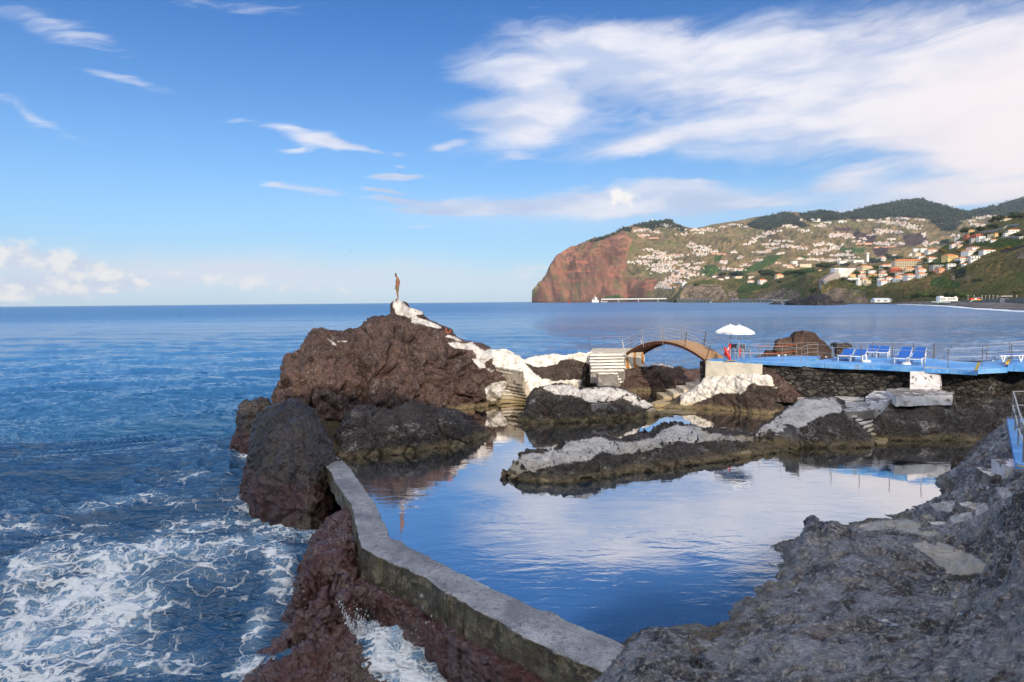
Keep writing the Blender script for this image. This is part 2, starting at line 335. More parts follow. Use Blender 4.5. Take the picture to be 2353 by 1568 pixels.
# ------------------------------------------------------------------ materials
def simple(name, col, rough=.6, metal=0.0, bscale=0, bd=.01, spec=.5, var=.0, vscale=3.0):
    m_, g, out = mat(name); p = g.obj(); c = col
    if var: c = g.mix(g.noise(p, vscale, 4), tuple(x*(1-var) for x in col), tuple(min(1, x*(1+var)) for x in col))
    nb = g.bump(g.noise(p, bscale, 4), bd) if bscale else None
    bsdf(g, out, c, rough, nb, metal, spec); return m_
def rock_mat(name, dark, light, tide=True, up=0.0, coat=.9, red=None, red_z=-.2, salt=0.0, gloss=.62, bump=.10, dust=(.13, .11, .10), paintcol=(.66, .63, .60), peel=1.0, tidecol=(.23, .18, .10), wet=False, fine=1.0, bluish=0):
    m_, g, out = mat(name); p = g.pos(); x, y, z = g.xyz(p)
    n1 = g.noise(p, .45, 5, .6, .3); n2 = g.noise(p, 2.3, 6, .65); n3 = g.noise(p, 9.0*fine, 6, .7); pits = g.vor(p, 7.0*fine)
    dark = tuple(v*.72 for v in dark); light = tuple(v*.80 for v in light); c = g.mix(g.sm(g.add(n1, g.mul(g.sub(n2, .5), .9)), .38, .62), dark, light)
    c = g.mix(g.sm(n3, .50, .66), c, dust); n4 = g.noise(p, 21.0*fine, 4, .75); c = g.mix(g.mul(g.sm(n4, .50, .36), .8), c, tuple(v*.30 for v in dark)); c = g.mix(g.mul(g.sm(n4, .58, .70), .55), c, tuple(min(1, v*1.5) for v in dust))
    cav = g.sm(pits, .42, .06); cav = g.mul(cav, g.sm(n2, .40, .6))
    c = g.mix(g.mul(cav, .65), c, tuple(v*.35 for v in dark))
    rust = g.noise(g.vm('ADD', p, (3.1, 7.7, 1.3)), 1.1, 5, .65); c = g.mix(g.mul(g.sm(rust, .58, .74), .5), c, (.12, .052, .032))
    if salt: c = g.mix(g.mul(g.mul(g.sm(g.noise(g.vm('ADD', p, (9, 2, 5)), 1.0, 6, .7), .52, .66), g.sm(n3, .40, .6)), salt), c, (.42, .40, .38))
    zn = g.add(z, g.mul(g.sub(n2, .5), .55))
    if tide:
        c = g.mix(g.mul(g.sm(zn, .42, .12), g.sm(n3, .25, .6, .35, 1.0)), c, tidecol)
        c = g.mix(g.sm(zn, .12, -.10), c, (.035, .032, .018))
    if red:
        rn = g.sm(zn, red_z+.45, red_z-.1)
        c = g.mix(rn, c, g.mix(g.sm(n3, .35, .7), tuple(v*.5 for v in red), red))
        c = g.mix(g.mul(g.sm(n1, .55, .75), g.mul(g.sm(zn, red_z+1.3, red_z+.2), .6)), c, (.075, .062, .018))
    pa = g.attr('paint'); pe = g.noise(p, 3.4, 7, .72); pv = g.noise(p, .9, 5, .6)
    pa = g.sub(pa, g.mul(g.sm(g.xyz(g.nrm())[2], .75, .1), up)); cov = g.sm(g.add(g.add(pa, g.mul(g.sub(pe, .5), 1.15*peel)), g.mul(g.sub(pv, .5), .75*peel)), .42, .66)
    pc = g.mix(g.sm(g.noise(p, 1.9, 6, .7), .42, .72), paintcol, tuple(v*.50 for v in paintcol)); pc = g.mix(g.mul(g.sm(g.noise(g.vm('ADD', p, (4, 4, 4)), 5.0, 6, .75), .56, .64), .75), pc, tuple(v*2.2 for v in dark))
    pc = g.mix(g.mul(g.sm(zn, .75, .1), .85), pc, (.33, .25, .11))
    pc = g.mix(g.mul(g.sm(zn, .28, .0), .9), pc, (.10, .085, .035))
    c = g.mix(cov, c, pc)
    pud = g.attr('puddle'); cem = g.attr('cement')
    cc = g.mix(n1, (.30, .285, .265), (.40, .385, .36)); cc = g.mix(g.sm(n2, .5, .7), cc, (.22, .20, .18))
    cemf = g.sm(g.add(g.add(cem, g.mul(g.sub(pe, .5), 1.3)), g.mul(g.sub(n3, .5), .5)), .52, .80); c = g.mix(cemf, c, cc)
    pf = g.sm(g.add(pud, g.mul(g.sub(pe, .5), .35)), .5, .58)
    c = g.mix(g.mul(pf, .6), c, (.02, .02, .022))
    ro = g.mix(pf, g.mix(g.mx(cov, cemf), (gloss,)*3, (.62,)*3), (.03,)*3)
    h = g.add(g.mul(n2, .75), g.add(g.mul(n3, .55), g.mul(g.sm(pits, 0., .55), .35)))
    h = g.add(h, g.mul(n4, .26))
    h = g.mix(g.mul(cov, .35), h, (.95,)*3); h = g.mix(g.mx(pf, g.mul(cemf, .8)), h, (.8,)*3)
    c = g.mix(g.sm(g.add(g.attr('rust'), g.mul(g.sub(n3, .5), .8)), .45, .8), c, (.42, .15, .02))
    nb_ = g.bump(h, bump); b = bsdf(g, out, c, ro, nb_, spec=g.mix(g.mx(cov, cemf), (.62 if wet else .35,)*3, (.35,)*3))
    if wet: g.put(b.inputs['Coat Weight'], g.mul(g.sm(g.add(n2, g.mul(g.sub(n1, .5), .8)), .34, .62), coat)); b.inputs['Coat Roughness'].default_value = .20; b.inputs['Coat IOR'].default_value = 1.75; g.put(b.inputs['Coat Normal'], g.bump(h, bump*.6))
    return m_
M_BIG = rock_mat('basalt_brown', (.052, .029, .024), (.135, .080, .066), dust=(.190, .130, .110), salt=.22, bump=.13)
M_SEA = rock_mat('wet_sea_rock', (.028, .020, .017), (.064, .043, .034), tide=False, coat=.3, red=(.110, .042, .036), red_z=-.35, gloss=.42, wet=True, dust=(.10, .078, .064), bump=.13)
M_RED = rock_mat('red_algae_rock', (.030, .016, .014), (.085, .038, .032), tide=False, red=(.125, .043, .036), red_z=.2, gloss=.34, wet=True, dust=(.13, .055, .045), bump=.12)
M_POOL = rock_mat('pool_basalt', (.040, .032, .029), (.095, .076, .066), salt=.85, dust=(.16, .14, .12), bump=.14, paintcol=(.66, .63, .61), peel=1.9, up=.8)
M_PAINT = rock_mat('painted_rock', (.045, .031, .026), (.085, .058, .046), salt=.3, bump=.10, paintcol=(.84, .78, .70), peel=1.1, up=.18, dust=(.12, .09, .075))
M_SHORE = rock_mat('shore_basalt', (.040, .036, .038), (.215, .200, .200), tide=True, salt=.45, gloss=.30, wet=True, dust=(.40, .37, .35), bump=.09, fine=1.15, tidecol=(.12, .10, .065), paintcol=(.46, .45, .45))
M_STACK = rock_mat('stack_brown', (.055, .030, .020), (.125, .070, .044), tide=False, dust=(.17, .105, .07), bump=.12)
def concrete(name, a, b_, paint=None, peel=.5, rust=False, bd=.03, rough=.75, stainz=True, scale=1.0, riser=0.0):
    m_, g, out = mat(name); p = g.pos(); x, y, z = g.xyz(p)
    n1 = g.noise(p, .9*scale, 6, .65); n2 = g.noise(p, 6*scale, 6, .7); c = g.mix(g.sm(n1, .33, .68), a, b_); c = g.mix(g.mul(g.sm(n2, .55, .72), .6), c, tuple(v*.45 for v in a))
    if paint:
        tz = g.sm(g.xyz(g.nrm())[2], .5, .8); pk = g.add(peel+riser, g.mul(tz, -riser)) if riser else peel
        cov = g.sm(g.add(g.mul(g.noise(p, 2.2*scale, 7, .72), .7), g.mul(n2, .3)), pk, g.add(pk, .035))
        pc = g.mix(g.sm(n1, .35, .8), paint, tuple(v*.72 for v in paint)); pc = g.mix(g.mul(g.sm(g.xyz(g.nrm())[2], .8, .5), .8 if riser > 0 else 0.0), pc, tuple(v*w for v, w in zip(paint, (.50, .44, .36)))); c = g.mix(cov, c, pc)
    else: cov = 0.0
    if stainz:
        zn = g.add(z, g.mul(g.sub(n1, .5), .5)); c = g.mix(g.mul(g.sm(zn, .75, .15), .85), c, (.30, .22, .09)); c = g.mix(g.sm(zn, .15, -.05), c, (.07, .06, .028))
    bsdf(g, out, c, rough, g.bump(g.add(g.mul(n2, .5), g.mul(n1, .5)), bd)); return m_
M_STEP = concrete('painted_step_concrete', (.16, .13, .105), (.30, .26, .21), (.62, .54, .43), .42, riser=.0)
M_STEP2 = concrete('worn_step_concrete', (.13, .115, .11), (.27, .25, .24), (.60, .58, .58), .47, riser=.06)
M_PIER = concrete('cream_painted_block', (.45, .38, .28), (.58, .50, .40), (.86, .79, .66), .36, scale=.7)
M_SLAB = concrete('white_worn_slab', (.10, .085, .085), (.17, .15, .15), (.72, .72, .77), .49, riser=-.07)
M_SLABTOP = concrete('worn_slab_top', (.13, .115, .11), (.24, .22, .21), (.70, .70, .74), .54, riser=-.13)
m_, g, out = mat('pool_wall_concrete'); p = g.pos(); x, y, z = g.xyz(p); nz = g.xyz(g.nrm())[2]
n1 = g.noise(p, 1.3, 6, .68, .4); n2 = g.noise(p, 8, 6, .72); n3 = g.noise(g.vm('MULTIPLY', p, (1, 1, .25)), 3.0, 5, .7)
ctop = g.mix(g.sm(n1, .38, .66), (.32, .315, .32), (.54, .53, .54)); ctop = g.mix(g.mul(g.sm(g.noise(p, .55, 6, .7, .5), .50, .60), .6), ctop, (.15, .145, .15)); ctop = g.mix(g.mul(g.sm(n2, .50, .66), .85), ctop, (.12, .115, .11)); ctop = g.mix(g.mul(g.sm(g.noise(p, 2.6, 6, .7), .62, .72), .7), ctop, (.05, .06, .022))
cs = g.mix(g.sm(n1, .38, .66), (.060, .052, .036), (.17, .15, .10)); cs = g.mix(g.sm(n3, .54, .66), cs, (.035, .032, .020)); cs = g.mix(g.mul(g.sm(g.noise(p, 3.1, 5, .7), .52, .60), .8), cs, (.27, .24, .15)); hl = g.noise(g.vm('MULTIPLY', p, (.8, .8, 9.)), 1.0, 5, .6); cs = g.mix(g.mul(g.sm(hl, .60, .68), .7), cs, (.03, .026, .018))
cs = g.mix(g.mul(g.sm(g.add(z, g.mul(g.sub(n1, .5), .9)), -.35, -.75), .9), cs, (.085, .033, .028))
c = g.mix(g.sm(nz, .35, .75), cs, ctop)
crk = g.vor(g.vm('ADD', p, g.mul(g.noise(p, 2.5, 4, col=True), .5)), .55, 'DISTANCE_TO_EDGE'); c = g.mix(g.mul(g.mul(g.sm(crk, .010, .002), .8), g.sm(g.noise(p, .8, 3), .52, .60)), c, (.02, .018, .014)); n5 = g.noise(p, 26, 5, .75); c = g.mix(g.mul(g.sm(n5, .52, .40), .55), c, (.07, .068, .066)); c = g.mix(g.mul(g.sm(n5, .56, .68), .5), c, (.55, .54, .55))
h = g.add(g.mul(n1, .6), g.mul(n2, .55)); h = g.sub(h, g.mul(g.sm(g.vor(p, 5.0), .16, .05), g.mul(g.sm(n1, .5, .6), .5)))
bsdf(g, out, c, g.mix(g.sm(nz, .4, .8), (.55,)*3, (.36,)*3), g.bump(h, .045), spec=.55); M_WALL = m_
# blue deck paint
m_, g, out = mat('blue_deck_paint'); p = g.pos(); n1 = g.noise(g.vm('MULTIPLY', p, (.35, 1.4, 1)), .9, 6, .65); n2 = g.noise(p, 5, 5, .6)
c = g.mix(g.sm(n1, .42, .66), (.065, .29, .72), (.20, .46, .82)); c = g.mix(g.mul(g.sm(n2, .54, .68), .6), c, (.40, .53, .72)); jn = g.m('FRACT', g.mul(g.xyz(p)[0], .5)); c = g.mix(g.mul(g.sm(g.noise(p, 1.2, 6, .75), .60, .66), .7), c, (.17, .19, .22)); c = g.mix(g.sm(jn, .012, .004), c, (.03, .08, .2)); bsdf(g, out, c, .5, g.bump(n2, .004)); M_DECK = m_
M_YEL = simple('yellow_edge_paint', (.72, .46, .03), .6, var=.2)
M_STEEL = simple('stainless_tube', (.42, .40, .38), .35, .7)
M_RAILW = simple('white_rail_tube', (.58, .56, .53), .4, .1)
M_DARKPOST = simple('weathered_post', (.16, .125, .10), .5, .35)
M_TEAK = simple('deck_plank_wood', (.40, .235, .12), .6, bscale=20, bd=.004, var=.32, vscale=6.0)
M_RUST = simple('rusted_steel_beam', (.10, .034, .022), .8, bscale=12, bd=.01, var=.35)
M_CABLE = simple('pale_wire_rope', (.62, .57, .50), .5, .2)
M_PLW = simple('white_plastic', (.80, .80, .80), .35)
M_SLING = simple('blue_sling_fabric', (.020, .115, .46), .6, bscale=60, bd=.002, var=.15)
M_CANVAS = simple('white_canvas', (.84, .84, .86), .8)
M_REDB = simple('red_float_plastic', (.62, .018, .020), .35)
M_ORANGE = simple('orange_rope', (.80, .13, .03), .6)
M_GREYP = simple('grey_perforated_plastic', (.085, .085, .095), .5)
M_SKIN = simple('tanned_skin', (.27, .115, .050), .5)
M_HAIR = simple('black_hair', (.012, .010, .010), .5)
M_SHORTS = simple('khaki_shorts', (.17, .14, .065), .85, var=.15, vscale=20)
M_BAND = simple('dark_waistband', (.02, .015, .025), .8)
# stone wall: irregular coursed basalt blocks
m_, g, out = mat('basalt_masonry'); p = g.pos(); n0 = g.noise(p, 1.5, 4, .6, col=True)
q = g.vm('ADD', g.vm('MULTIPLY', p, (1.5, 1.5, 3.0)), g.vm('MULTIPLY', n0, (.7, .7, .7))); ed = g.vor(q, 1.35, 'DISTANCE_TO_EDGE'); cid = g.vor(q, 1.35, 'F1', 'Color')
q2 = g.vm('MULTIPLY', p, (1.5, 1.5, 3.0)); ed2 = g.vor(q2, 3.4, 'DISTANCE_TO_EDGE'); n2 = g.noise(p, 9, 6, .7)
cv = g.xyz(cid)[0]; c = g.mix(g.sm(cv, .2, .95), (.016, .014, .015), (.070, .060, .052)); c = g.mix(g.mul(g.sm(n2, .5, .68), .7), c, (.17, .145, .12)); c = g.mix(g.mul(g.sm(g.noise(p, 1.2, 6, .7), .60, .68), .8), c, (.40, .37, .35))
c = g.mix(g.sm(ed, .07, .02), c, (.008, .007, .007)); x, y, z = g.xyz(p)
c = g.mix(g.mul(g.sm(g.noise(p, .5, 3, .5), .4, .6), g.sm(x, 25.0, 28.0)), c, (.014, .013, .012))
bsdf(g, out, c, .8, g.bump(g.add(g.sm(ed, 0, .16), g.mul(n2, .3)), .10)); M_STONE = m_
# ------------------------------------------------------------------ pool water and sea
m_, g, out = mat('still_pool_water'); p = g.pos(); x, y, z = g.xyz(p)
nA = g.noise(g.vm('MULTIPLY', p, (.75, 1.7, 1)), 1.35, 3, .5, .5); nB = g.noise(g.vm('MULTIPLY', p, (.8, 1.4, 1)), 5.5, 3, .55); nC = g.noise(p, .22, 2, .5)
amp = g.mul(g.sm(nC, .40, .62, .25, 1.0), g.sm(y, 40.0, 12.0, .35, 1.0))
hh = g.mul(g.add(g.mul(nA, 1.0), g.mul(nB, .20)), amp); nb = g.bump(hh, .013, 1.0)
fr = g.n.new('ShaderNodeFresnel'); fr.inputs['IOR'].default_value = 1.6; g.put(fr.inputs['Normal'], nb)
gl = g.n.new('ShaderNodeBsdfGlossy'); gl.inputs['Roughness'].default_value = .015; gl.inputs['Color'].default_value = (1, .98, .97, 1); g.put(gl.inputs['Normal'], nb)
tr = g.n.new('ShaderNodeBsdfTransparent'); tr.inputs['Color'].default_value = (.55, .66, .64, 1)
df = g.n.new('ShaderNodeBsdfDiffuse'); df.inputs['Color'].default_value = (.012, .060, .185, 1)
dfg = g.mix(g.sm(y, 20., 30.), (.040, .115, .20), (.010, .020, .024)); g.put(df.inputs['Color'], dfg)
m1 = g.n.new('ShaderNodeMixShader'); g.put(m1.inputs[0], g.sm(g.attr('depth'), .2, 1.5, .05, .90)); g.l.new(tr.outputs[0], m1.inputs[1]); g.l.new(df.outputs[0], m1.inputs[2])
m2 = g.n.new('ShaderNodeMixShader'); g.put(m2.inputs[0], g.m('MULTIPLY_ADD', fr.outputs[0], .50, g.sm(g.attr('depth'), .1, 1.3, .34, .58), clamp=True)); g.l.new(m1.outputs[0], m2.inputs[1]); g.l.new(gl.outputs[0], m2.inputs[2]); g.l.new(m2.outputs[0], out.inputs[0]); M_WATER = m_
m_, g, out = mat('sea_water'); p = g.pos(); x, y, z = g.xyz(p)
dist = g.m('SQRT', g.add(g.mul(x, x), g.mul(y, y)))
w1 = g.noise(g.vm('MULTIPLY', g.vm('ADD', p, g.vm('MULTIPLY', g.noise(p, .12, 2, col=True), (3, 3, 0))), (.30, 1.0, 1)), .55, 6, .60, .3)
w2 = g.noise(g.vm('MULTIPLY', p, (.35, 1.0, 1)), 2.6, 4, .6, .3)
w3 = g.noise(g.vm('MULTIPLY', p, (.40, 1.0, 1)), .085, 5, .58)
calm = g.sm(g.noise(g.vm('MULTIPLY', p, (.004, .02, 1)), 1.0, 3, .5), .35, .65, .55, 1.1)
near = g.sm(dist, 150., 30.)
hgt = g.add(g.mul(w1, .80), g.add(g.mul(w2, .24), g.mul(w3, g.sm(dist, 40., 260., 0., 2.6))))
nb = g.bump(g.mul(hgt, calm), 1.0, .85)
foam = g.attr('foam'); q = g.vm('ADD', p, g.vm('MULTIPLY', g.noise(p, .55, 4, .6, col=True), (2.6, 2.6, 0)))
q = g.vm('MULTIPLY', q, (.8, 1.15, 1)); l1 = g.vor(q, .75, 'DISTANCE_TO_EDGE'); l2 = g.vor(q, 2.1, 'DISTANCE_TO_EDGE'); fn = g.noise(q, 2.3, 7, .72); fn2 = g.noise(p, .8, 5, .6, .6)
l3 = g.vor(g.vm('ADD', q, (5, 3, 1)), 4.6, 'DISTANCE_TO_EDGE'); lace = g.mx(g.mx(g.mul(g.sm(l1, .12, .0), .9), g.mul(g.sm(l2, .12, .0), .72)), g.mul(g.sm(l3, .14, .0), .52)); lace = g.add(lace, g.mul(g.sub(fn, .5), 1.5))
th = g.sub(1.12, g.mul(g.m('POWER', foam, .75), 1.0)); ff = g.m('POWER', g.sm(lace, g.sub(th, .10), g.add(th, .42)), .9); ff = g.mx(ff, g.mul(g.sm(g.add(foam, g.add(g.mul(g.sub(fn2, .5), 1.7), g.mul(g.sub(fn, .5), 1.0))), .80, 1.30), .85)); ff = g.mul(ff, g.sm(foam, .02, .12))
aer = g.mul(g.sm(foam, .15, .95), g.sm(fn2, .25, .60))
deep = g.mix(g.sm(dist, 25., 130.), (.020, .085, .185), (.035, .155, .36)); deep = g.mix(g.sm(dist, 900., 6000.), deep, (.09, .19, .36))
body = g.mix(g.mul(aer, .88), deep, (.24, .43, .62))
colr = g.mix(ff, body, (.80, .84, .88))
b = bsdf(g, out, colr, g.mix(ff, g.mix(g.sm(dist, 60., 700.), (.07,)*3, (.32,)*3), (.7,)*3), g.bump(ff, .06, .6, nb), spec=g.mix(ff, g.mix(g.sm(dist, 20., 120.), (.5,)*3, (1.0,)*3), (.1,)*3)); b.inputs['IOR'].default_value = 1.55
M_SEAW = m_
# sea grid: rows get denser towards the shore, out to the true horizon
# columns follow bearing, rows follow distance; swell and chop are real displacement near the rocks
ua = np.linspace(-1380, 1380, 860); NR = 900
vv = np.concatenate([np.linspace(1.28, 40, 70), np.linspace(40.9, 1130, NR-70)])
Rr = (H-SEA)*F/vv
A = np.arctan(ua/F)
X = Rr[:, None]*np.tan(A)[None, :]; Y = np.repeat(Rr[:, None], len(ua), 1)
p = np.stack([X.ravel(), Y.ravel(), np.zeros(X.size)], 1)
zz = np.zeros(len(p)); nearm = p[:, 1] < 420
pp = p[nearm]; w = np.stack([fbm(pp*.06+5, 2), fbm(pp*.06+9, 2), 0*pp[:, 0]], 1)*5; q = pp+w
fade = np.clip(1.15-pp[:, 1]/420, 0, 1)
cellsz = np.maximum(pp[:, 1]**2/((H-SEA)*F)*1.3, .03)
def wave(q, fx, fy, k, seed): a = (q[:, 0]*fx+q[:, 1]*fy)*k; return a
sw = .24*np.sin(wave(q, .25, 1, .42, 0)+1.2*fbm(q*.05, 2))+.16*np.sin(wave(q, -.35, 1, .71, 0)+2+2*fbm(q*.09+3, 2))
ch = .24*(1-np.abs(fbm(q*np.array([.32, .75, 1])+2, 3))*3.2)+.07*ridged(q*np.array([.8, 1.9, 1])+7, 3)*np.clip(1-cellsz/.5, 0, 1)+.03*fbm(q*np.array([2.4, 4, 1])+4, 3)*np.clip(1-cellsz/.25, 0, 1)
far_ = pp[:, 1] > 30; ch2 = .34*(ridged(q*np.array([.045, .17, 1])+21, 3)-.3)*np.clip((pp[:, 1]-25)/40, 0, 1)
zz[nearm] = (sw*np.clip(1-cellsz/6, 0, 1)+ch*np.clip(1-cellsz/1.9, 0, 1))*fade+ch2*np.clip(1-cellsz/5.5, 0, 1)
midm = (p[:, 1] > 60) & (p[:, 1] < 1400); pm = p[midm]; zz[midm] += .45*(ridged(pm*np.array([.014, .06, 1])+31, 3)-.3)*np.clip((pm[:, 1]-60)/120, 0, 1)*np.clip(1-pm[:, 1]/1400, 0, 1)
uu_, v_ = project(np.c_[p[:, :2], np.full(len(p), SEA)])
foam = np.zeros(len(p))
for (u, v, ru, rv, rot, gn) in [(150, 1430, 260, 110, -18, 1.15), (60, 1500, 220, 120, 0, .95), (330, 1310, 200, 60, -12, .85), (520, 1290, 170, 60, 0, .62), (380, 1345, 220, 50, 0, .6), (640, 1245, 80, 36, 0, 1.15), (700, 1235, 40, 18, 0, 1.2),
        (590, 1180, 90, 30, 25, .7), (640, 1310, 40, 110, 0, .8), (655, 1240, 70, 30, 20, 1.0), (600, 1440, 36, 80, 25, .62), (300, 1520, 170, 60, 0, .75), (250, 1160, 160, 20, -15, .55), (380, 1150, 80, 22, 10, .42), (60, 1225, 120, 30, 0, .5),
        (575, 1060, 40, 14, 0, .75), (600, 1090, 30, 20, 0, .6), (570, 1150, 24, 25, 0, .7), (560, 1545, 45, 25, -30, .9), (900, 1520, 170, 50, 10, 1.1), (1010, 1545, 90, 50, 0, 1.1), (800, 1540, 130, 40, 0, .85), (870, 1470, 40, 40, 0, 1.0), (450, 1220, 150, 30, -8, .62), (100, 1330, 160, 60, -30, .8), (740, 1490, 100, 30, 0, .6), (460, 1100, 120, 14, 5, .38)]:
    c_, s_ = math.cos(math.radians(rot)), math.sin(math.radians(rot)); a = (uu_-u)*c_+(v_-v)*s_; b = -(uu_-u)*s_+(v_-v)*c_
    foam = np.maximum(foam, gn*np.exp(-(a/ru)**2-(b/rv)**2))
foam = np.clip(foam*1.25, 0, 1.2)*(.75+.5*fbm(np.stack([X.ravel()*.35, Y.ravel()*.35, zz*0], 1)+11, 3))
foam = np.where((uu_ < 1150) | (v_ < 760), foam, 0)
surf = np.zeros(len(p))
for pl in [[(2060, 698.6), (2130, 701), (2180, 704), (2240, 709.5), (2353, 716.5), (2420, 722)], [(2240, 709), (2353, 711.5), (2420, 713)]]:
    for i in range(len(pl)-1):
        a = np.array(pl[i]); b = np.array(pl[i+1]); e = b-a; t = (uu_-a[0])/e[0]; w_ = 1.6+1.0*fbm(np.stack([uu_*.05, uu_*0+i, uu_*0], 1), 3)
        d = np.abs(v_-(a[1]+t*e[1])); surf = np.maximum(surf, np.where((t >= 0) & (t <= 1), np.exp(-(d/w_)**2), 0)*1.2)
foam = np.maximum(foam, surf)
sq = np.array(P(940, 1545, -1.6)); surge = .42*np.exp(-(((X.ravel()-sq[0])/2.6)**2+((Y.ravel()-sq[1])/1.6)**2)); foam = np.maximum(foam, np.clip(surge*3.2, 0, 1.15)*(.8+.4*fbm(np.stack([X.ravel()*1.2, Y.ravel()*1.2, zz*0], 1), 3))); zz = zz+surge*(1+.5*fbm(np.stack([X.ravel()*1.6, Y.ravel()*1.6, zz*0], 1), 4))
V = np.stack([X.ravel(), Y.ravel(), zz+SEA+.10*np.clip(foam, 0, 1)*np.clip(1-p[:, 1]/60, 0, 1)], 1)
sea = raw_mesh('sea', V, gridq(len(vv), len(ua))[:, ::-1], M_SEAW, {'foam': foam}); sea['kind'] = 'structure'
# sea bed keeps the ground continuous below the water
bm = bmesh.new(); vs = [bm.verts.new(q_) for q_ in ((-13000, -200, -9), (13000, -200, -9), (13000, 11500, -9), (-13000, 11500, -9))]; bm.faces.new(vs)
o = bmobj('seabed', bm, simple('dark_sand', (.03, .035, .035), .9)); o['kind'] = 'structure'
# ------------------------------------------------------------------ rocks
def ST(lst, conv, zb=None):
    out = []
    for (X, Y, d, bX, bd) in lst: out.append(station(conv(X, Y), d, conv(bX, 0)[0], bd))
    return out
def idn(X, Y): return (X, Y)
# great brown rock under the diver
S1 = shell(ST([(385, 1150, 38.5, 380, 37.5), (410, 960, 39, 380, 37), (430, 860, 40, 395, 36), (462, 740, 41, 430, 35.5), (495, 684, 41.5, 470, 35), (545, 684, 41.6, 520, 35), (572, 690, 41.8, 560, 35), (605, 628, 42, 600, 34.5), (650, 580, 42, 660, 34.5),
    (695, 522, 42.5, 705, 34.5), (760, 524, 43, 770, 34.5), (830, 532, 43, 840, 35), (872, 552, 43, 880, 35), (935, 520, 43.5, 940, 35.5), (1005, 512, 44, 1000, 36), (1100, 452, 45, 1100, 36.5), (1190, 418, 45.5, 1180, 37), (1250, 400, 46, 1250, 37.5),
    (1290, 384, 46.2, 1300, 38), (1345, 392, 46.5, 1370, 39), (1420, 425, 46.5, 1450, 39.5), (1500, 455, 46.5, 1520, 40.5), (1580, 478, 46.5, 1590, 41.0), (1655, 506, 46.5, 1650, 41.5), (1700, 520, 46.4, 1700, 42.2), (1750, 570, 46, 1780, 43), (1830, 630, 46, 1860, 43.5),
    (1930, 700, 46, 1960, 44), (2060, 800, 46.3, 2040, 44.8), (2150, 880, 46.3, 2100, 45.2), (2165, 940, 46.2, 2110, 45.4)], c1), 400, 300, -.1, under=1.7, back=.9, px=1.25, pz=1.12)
S1 = rough(S1, .55, .42, .13, crack=.62, csc=.40, seed=3)
# summit block and the white crest running down behind it
S2 = shell(ST([(1262, 360, 46, 1262, 45.6), (1266, 305, 46.1, 1266, 45.2), (1300, 281, 46.2, 1300, 45.0), (1345, 281, 46.2, 1345, 45.0), (1375, 296, 46.5, 1372, 45.2), (1400, 310, 46.6, 1398, 45.5), (1412, 340, 46.6, 1412, 45.6)], c1), 46, 44, 5.2, under=1.2, px=1.0, pz=.45, back=.8)
S2 = rough(S2, .10, 1.2, .04, seed=5)
S3 = shell(ST([(1330, 400, 46.2, 1330, 45.4), (1380, 330, 46.5, 1380, 45.2), (1430, 344, 46.6, 1430, 45.3), (1512, 370, 46.7, 1500, 45.2), (1520, 392, 46.7, 1520, 45.2), (1560, 432, 46.7, 1560, 45.2), (1640, 470, 46.7, 1640, 45.2), (1658, 500, 46.7, 1660, 45.2)], c1), 110, 40, 4.3, under=1.4, px=1.0, pz=.8, back=.8)
S3 = rough(S3, .10, 1.2, .04, seed=6)
S4 = shell(ST([(1660, 560, 46.3, 1660, 45), (1672, 505, 46.4, 1672, 45), (1700, 490, 46.5, 1700, 44.9), (1738, 512, 46.6, 1738, 44.8), (1745, 545, 46.6, 1750, 44.6), (1775, 575, 46.6, 1780, 44.6), (1830, 600, 46.6, 1830, 44.6), (1880, 602, 46.6, 1890, 44.6), (1950, 612, 46.6, 1950, 44.8), (2015, 640, 46.8, 2010, 45), (2035, 668, 46.8, 2040, 45.2)], c1), 130, 50, 2.6, under=1.2, px=1.0, pz=.7, back=.8)
S4 = rough(S4, .13, 1.0, .05, seed=8)
WB = [[c1(*q) for q in pl] for pl in (
    [(1292, 260), (1350, 262), (1368, 300), (1400, 330), (1440, 345), (1512, 366), (1520, 385), (1440, 405), (1415, 420), (1380, 405), (1310, 392), (1300, 350), (1280, 330)],
    [(1420, 425), (1440, 405), (1520, 425), (1560, 440), (1650, 478), (1665, 500), (1560, 485), (1480, 465), (1425, 455)],
    [(1680, 562), (1710, 546), (1760, 560), (1815, 600), (1780, 590), (1720, 570)],
    [(1700, 605), (1760, 600), (1820, 615), (1900, 600), (1960, 640), (2000, 660), (2030, 650), (2080, 700), (1990, 760), (2000, 800), (2060, 815), (2040, 840), (1990, 800), (1950, 800), (1900, 760), (1880, 720), (1925, 735), (1915, 690), (1890, 660), (1830, 662), (1760, 650), (1720, 630)],
    [(780, 570), (830, 600), (850, 625), (825, 620)], [(850, 590), (880, 600), (870, 608)], [(820, 560), (835, 575), (825, 575)], [(890, 596), (935, 590), (935, 598), (895, 602)], [(1985, 950), (2040, 920), (2110, 900), (2160, 900), (2140, 1020), (2050, 1060), (2000, 1040)])]
big_rock = rock('coastal_rock', [S1, S2, S3, S4], M_BIG, 'tall cracked brown rock with a white painted summit where the man stands', white=WB, soft=4, dark=[[c1(*q) for q in [(1885, 600), (1940, 600), (2020, 650), (1990, 668), (1950, 650)]]])
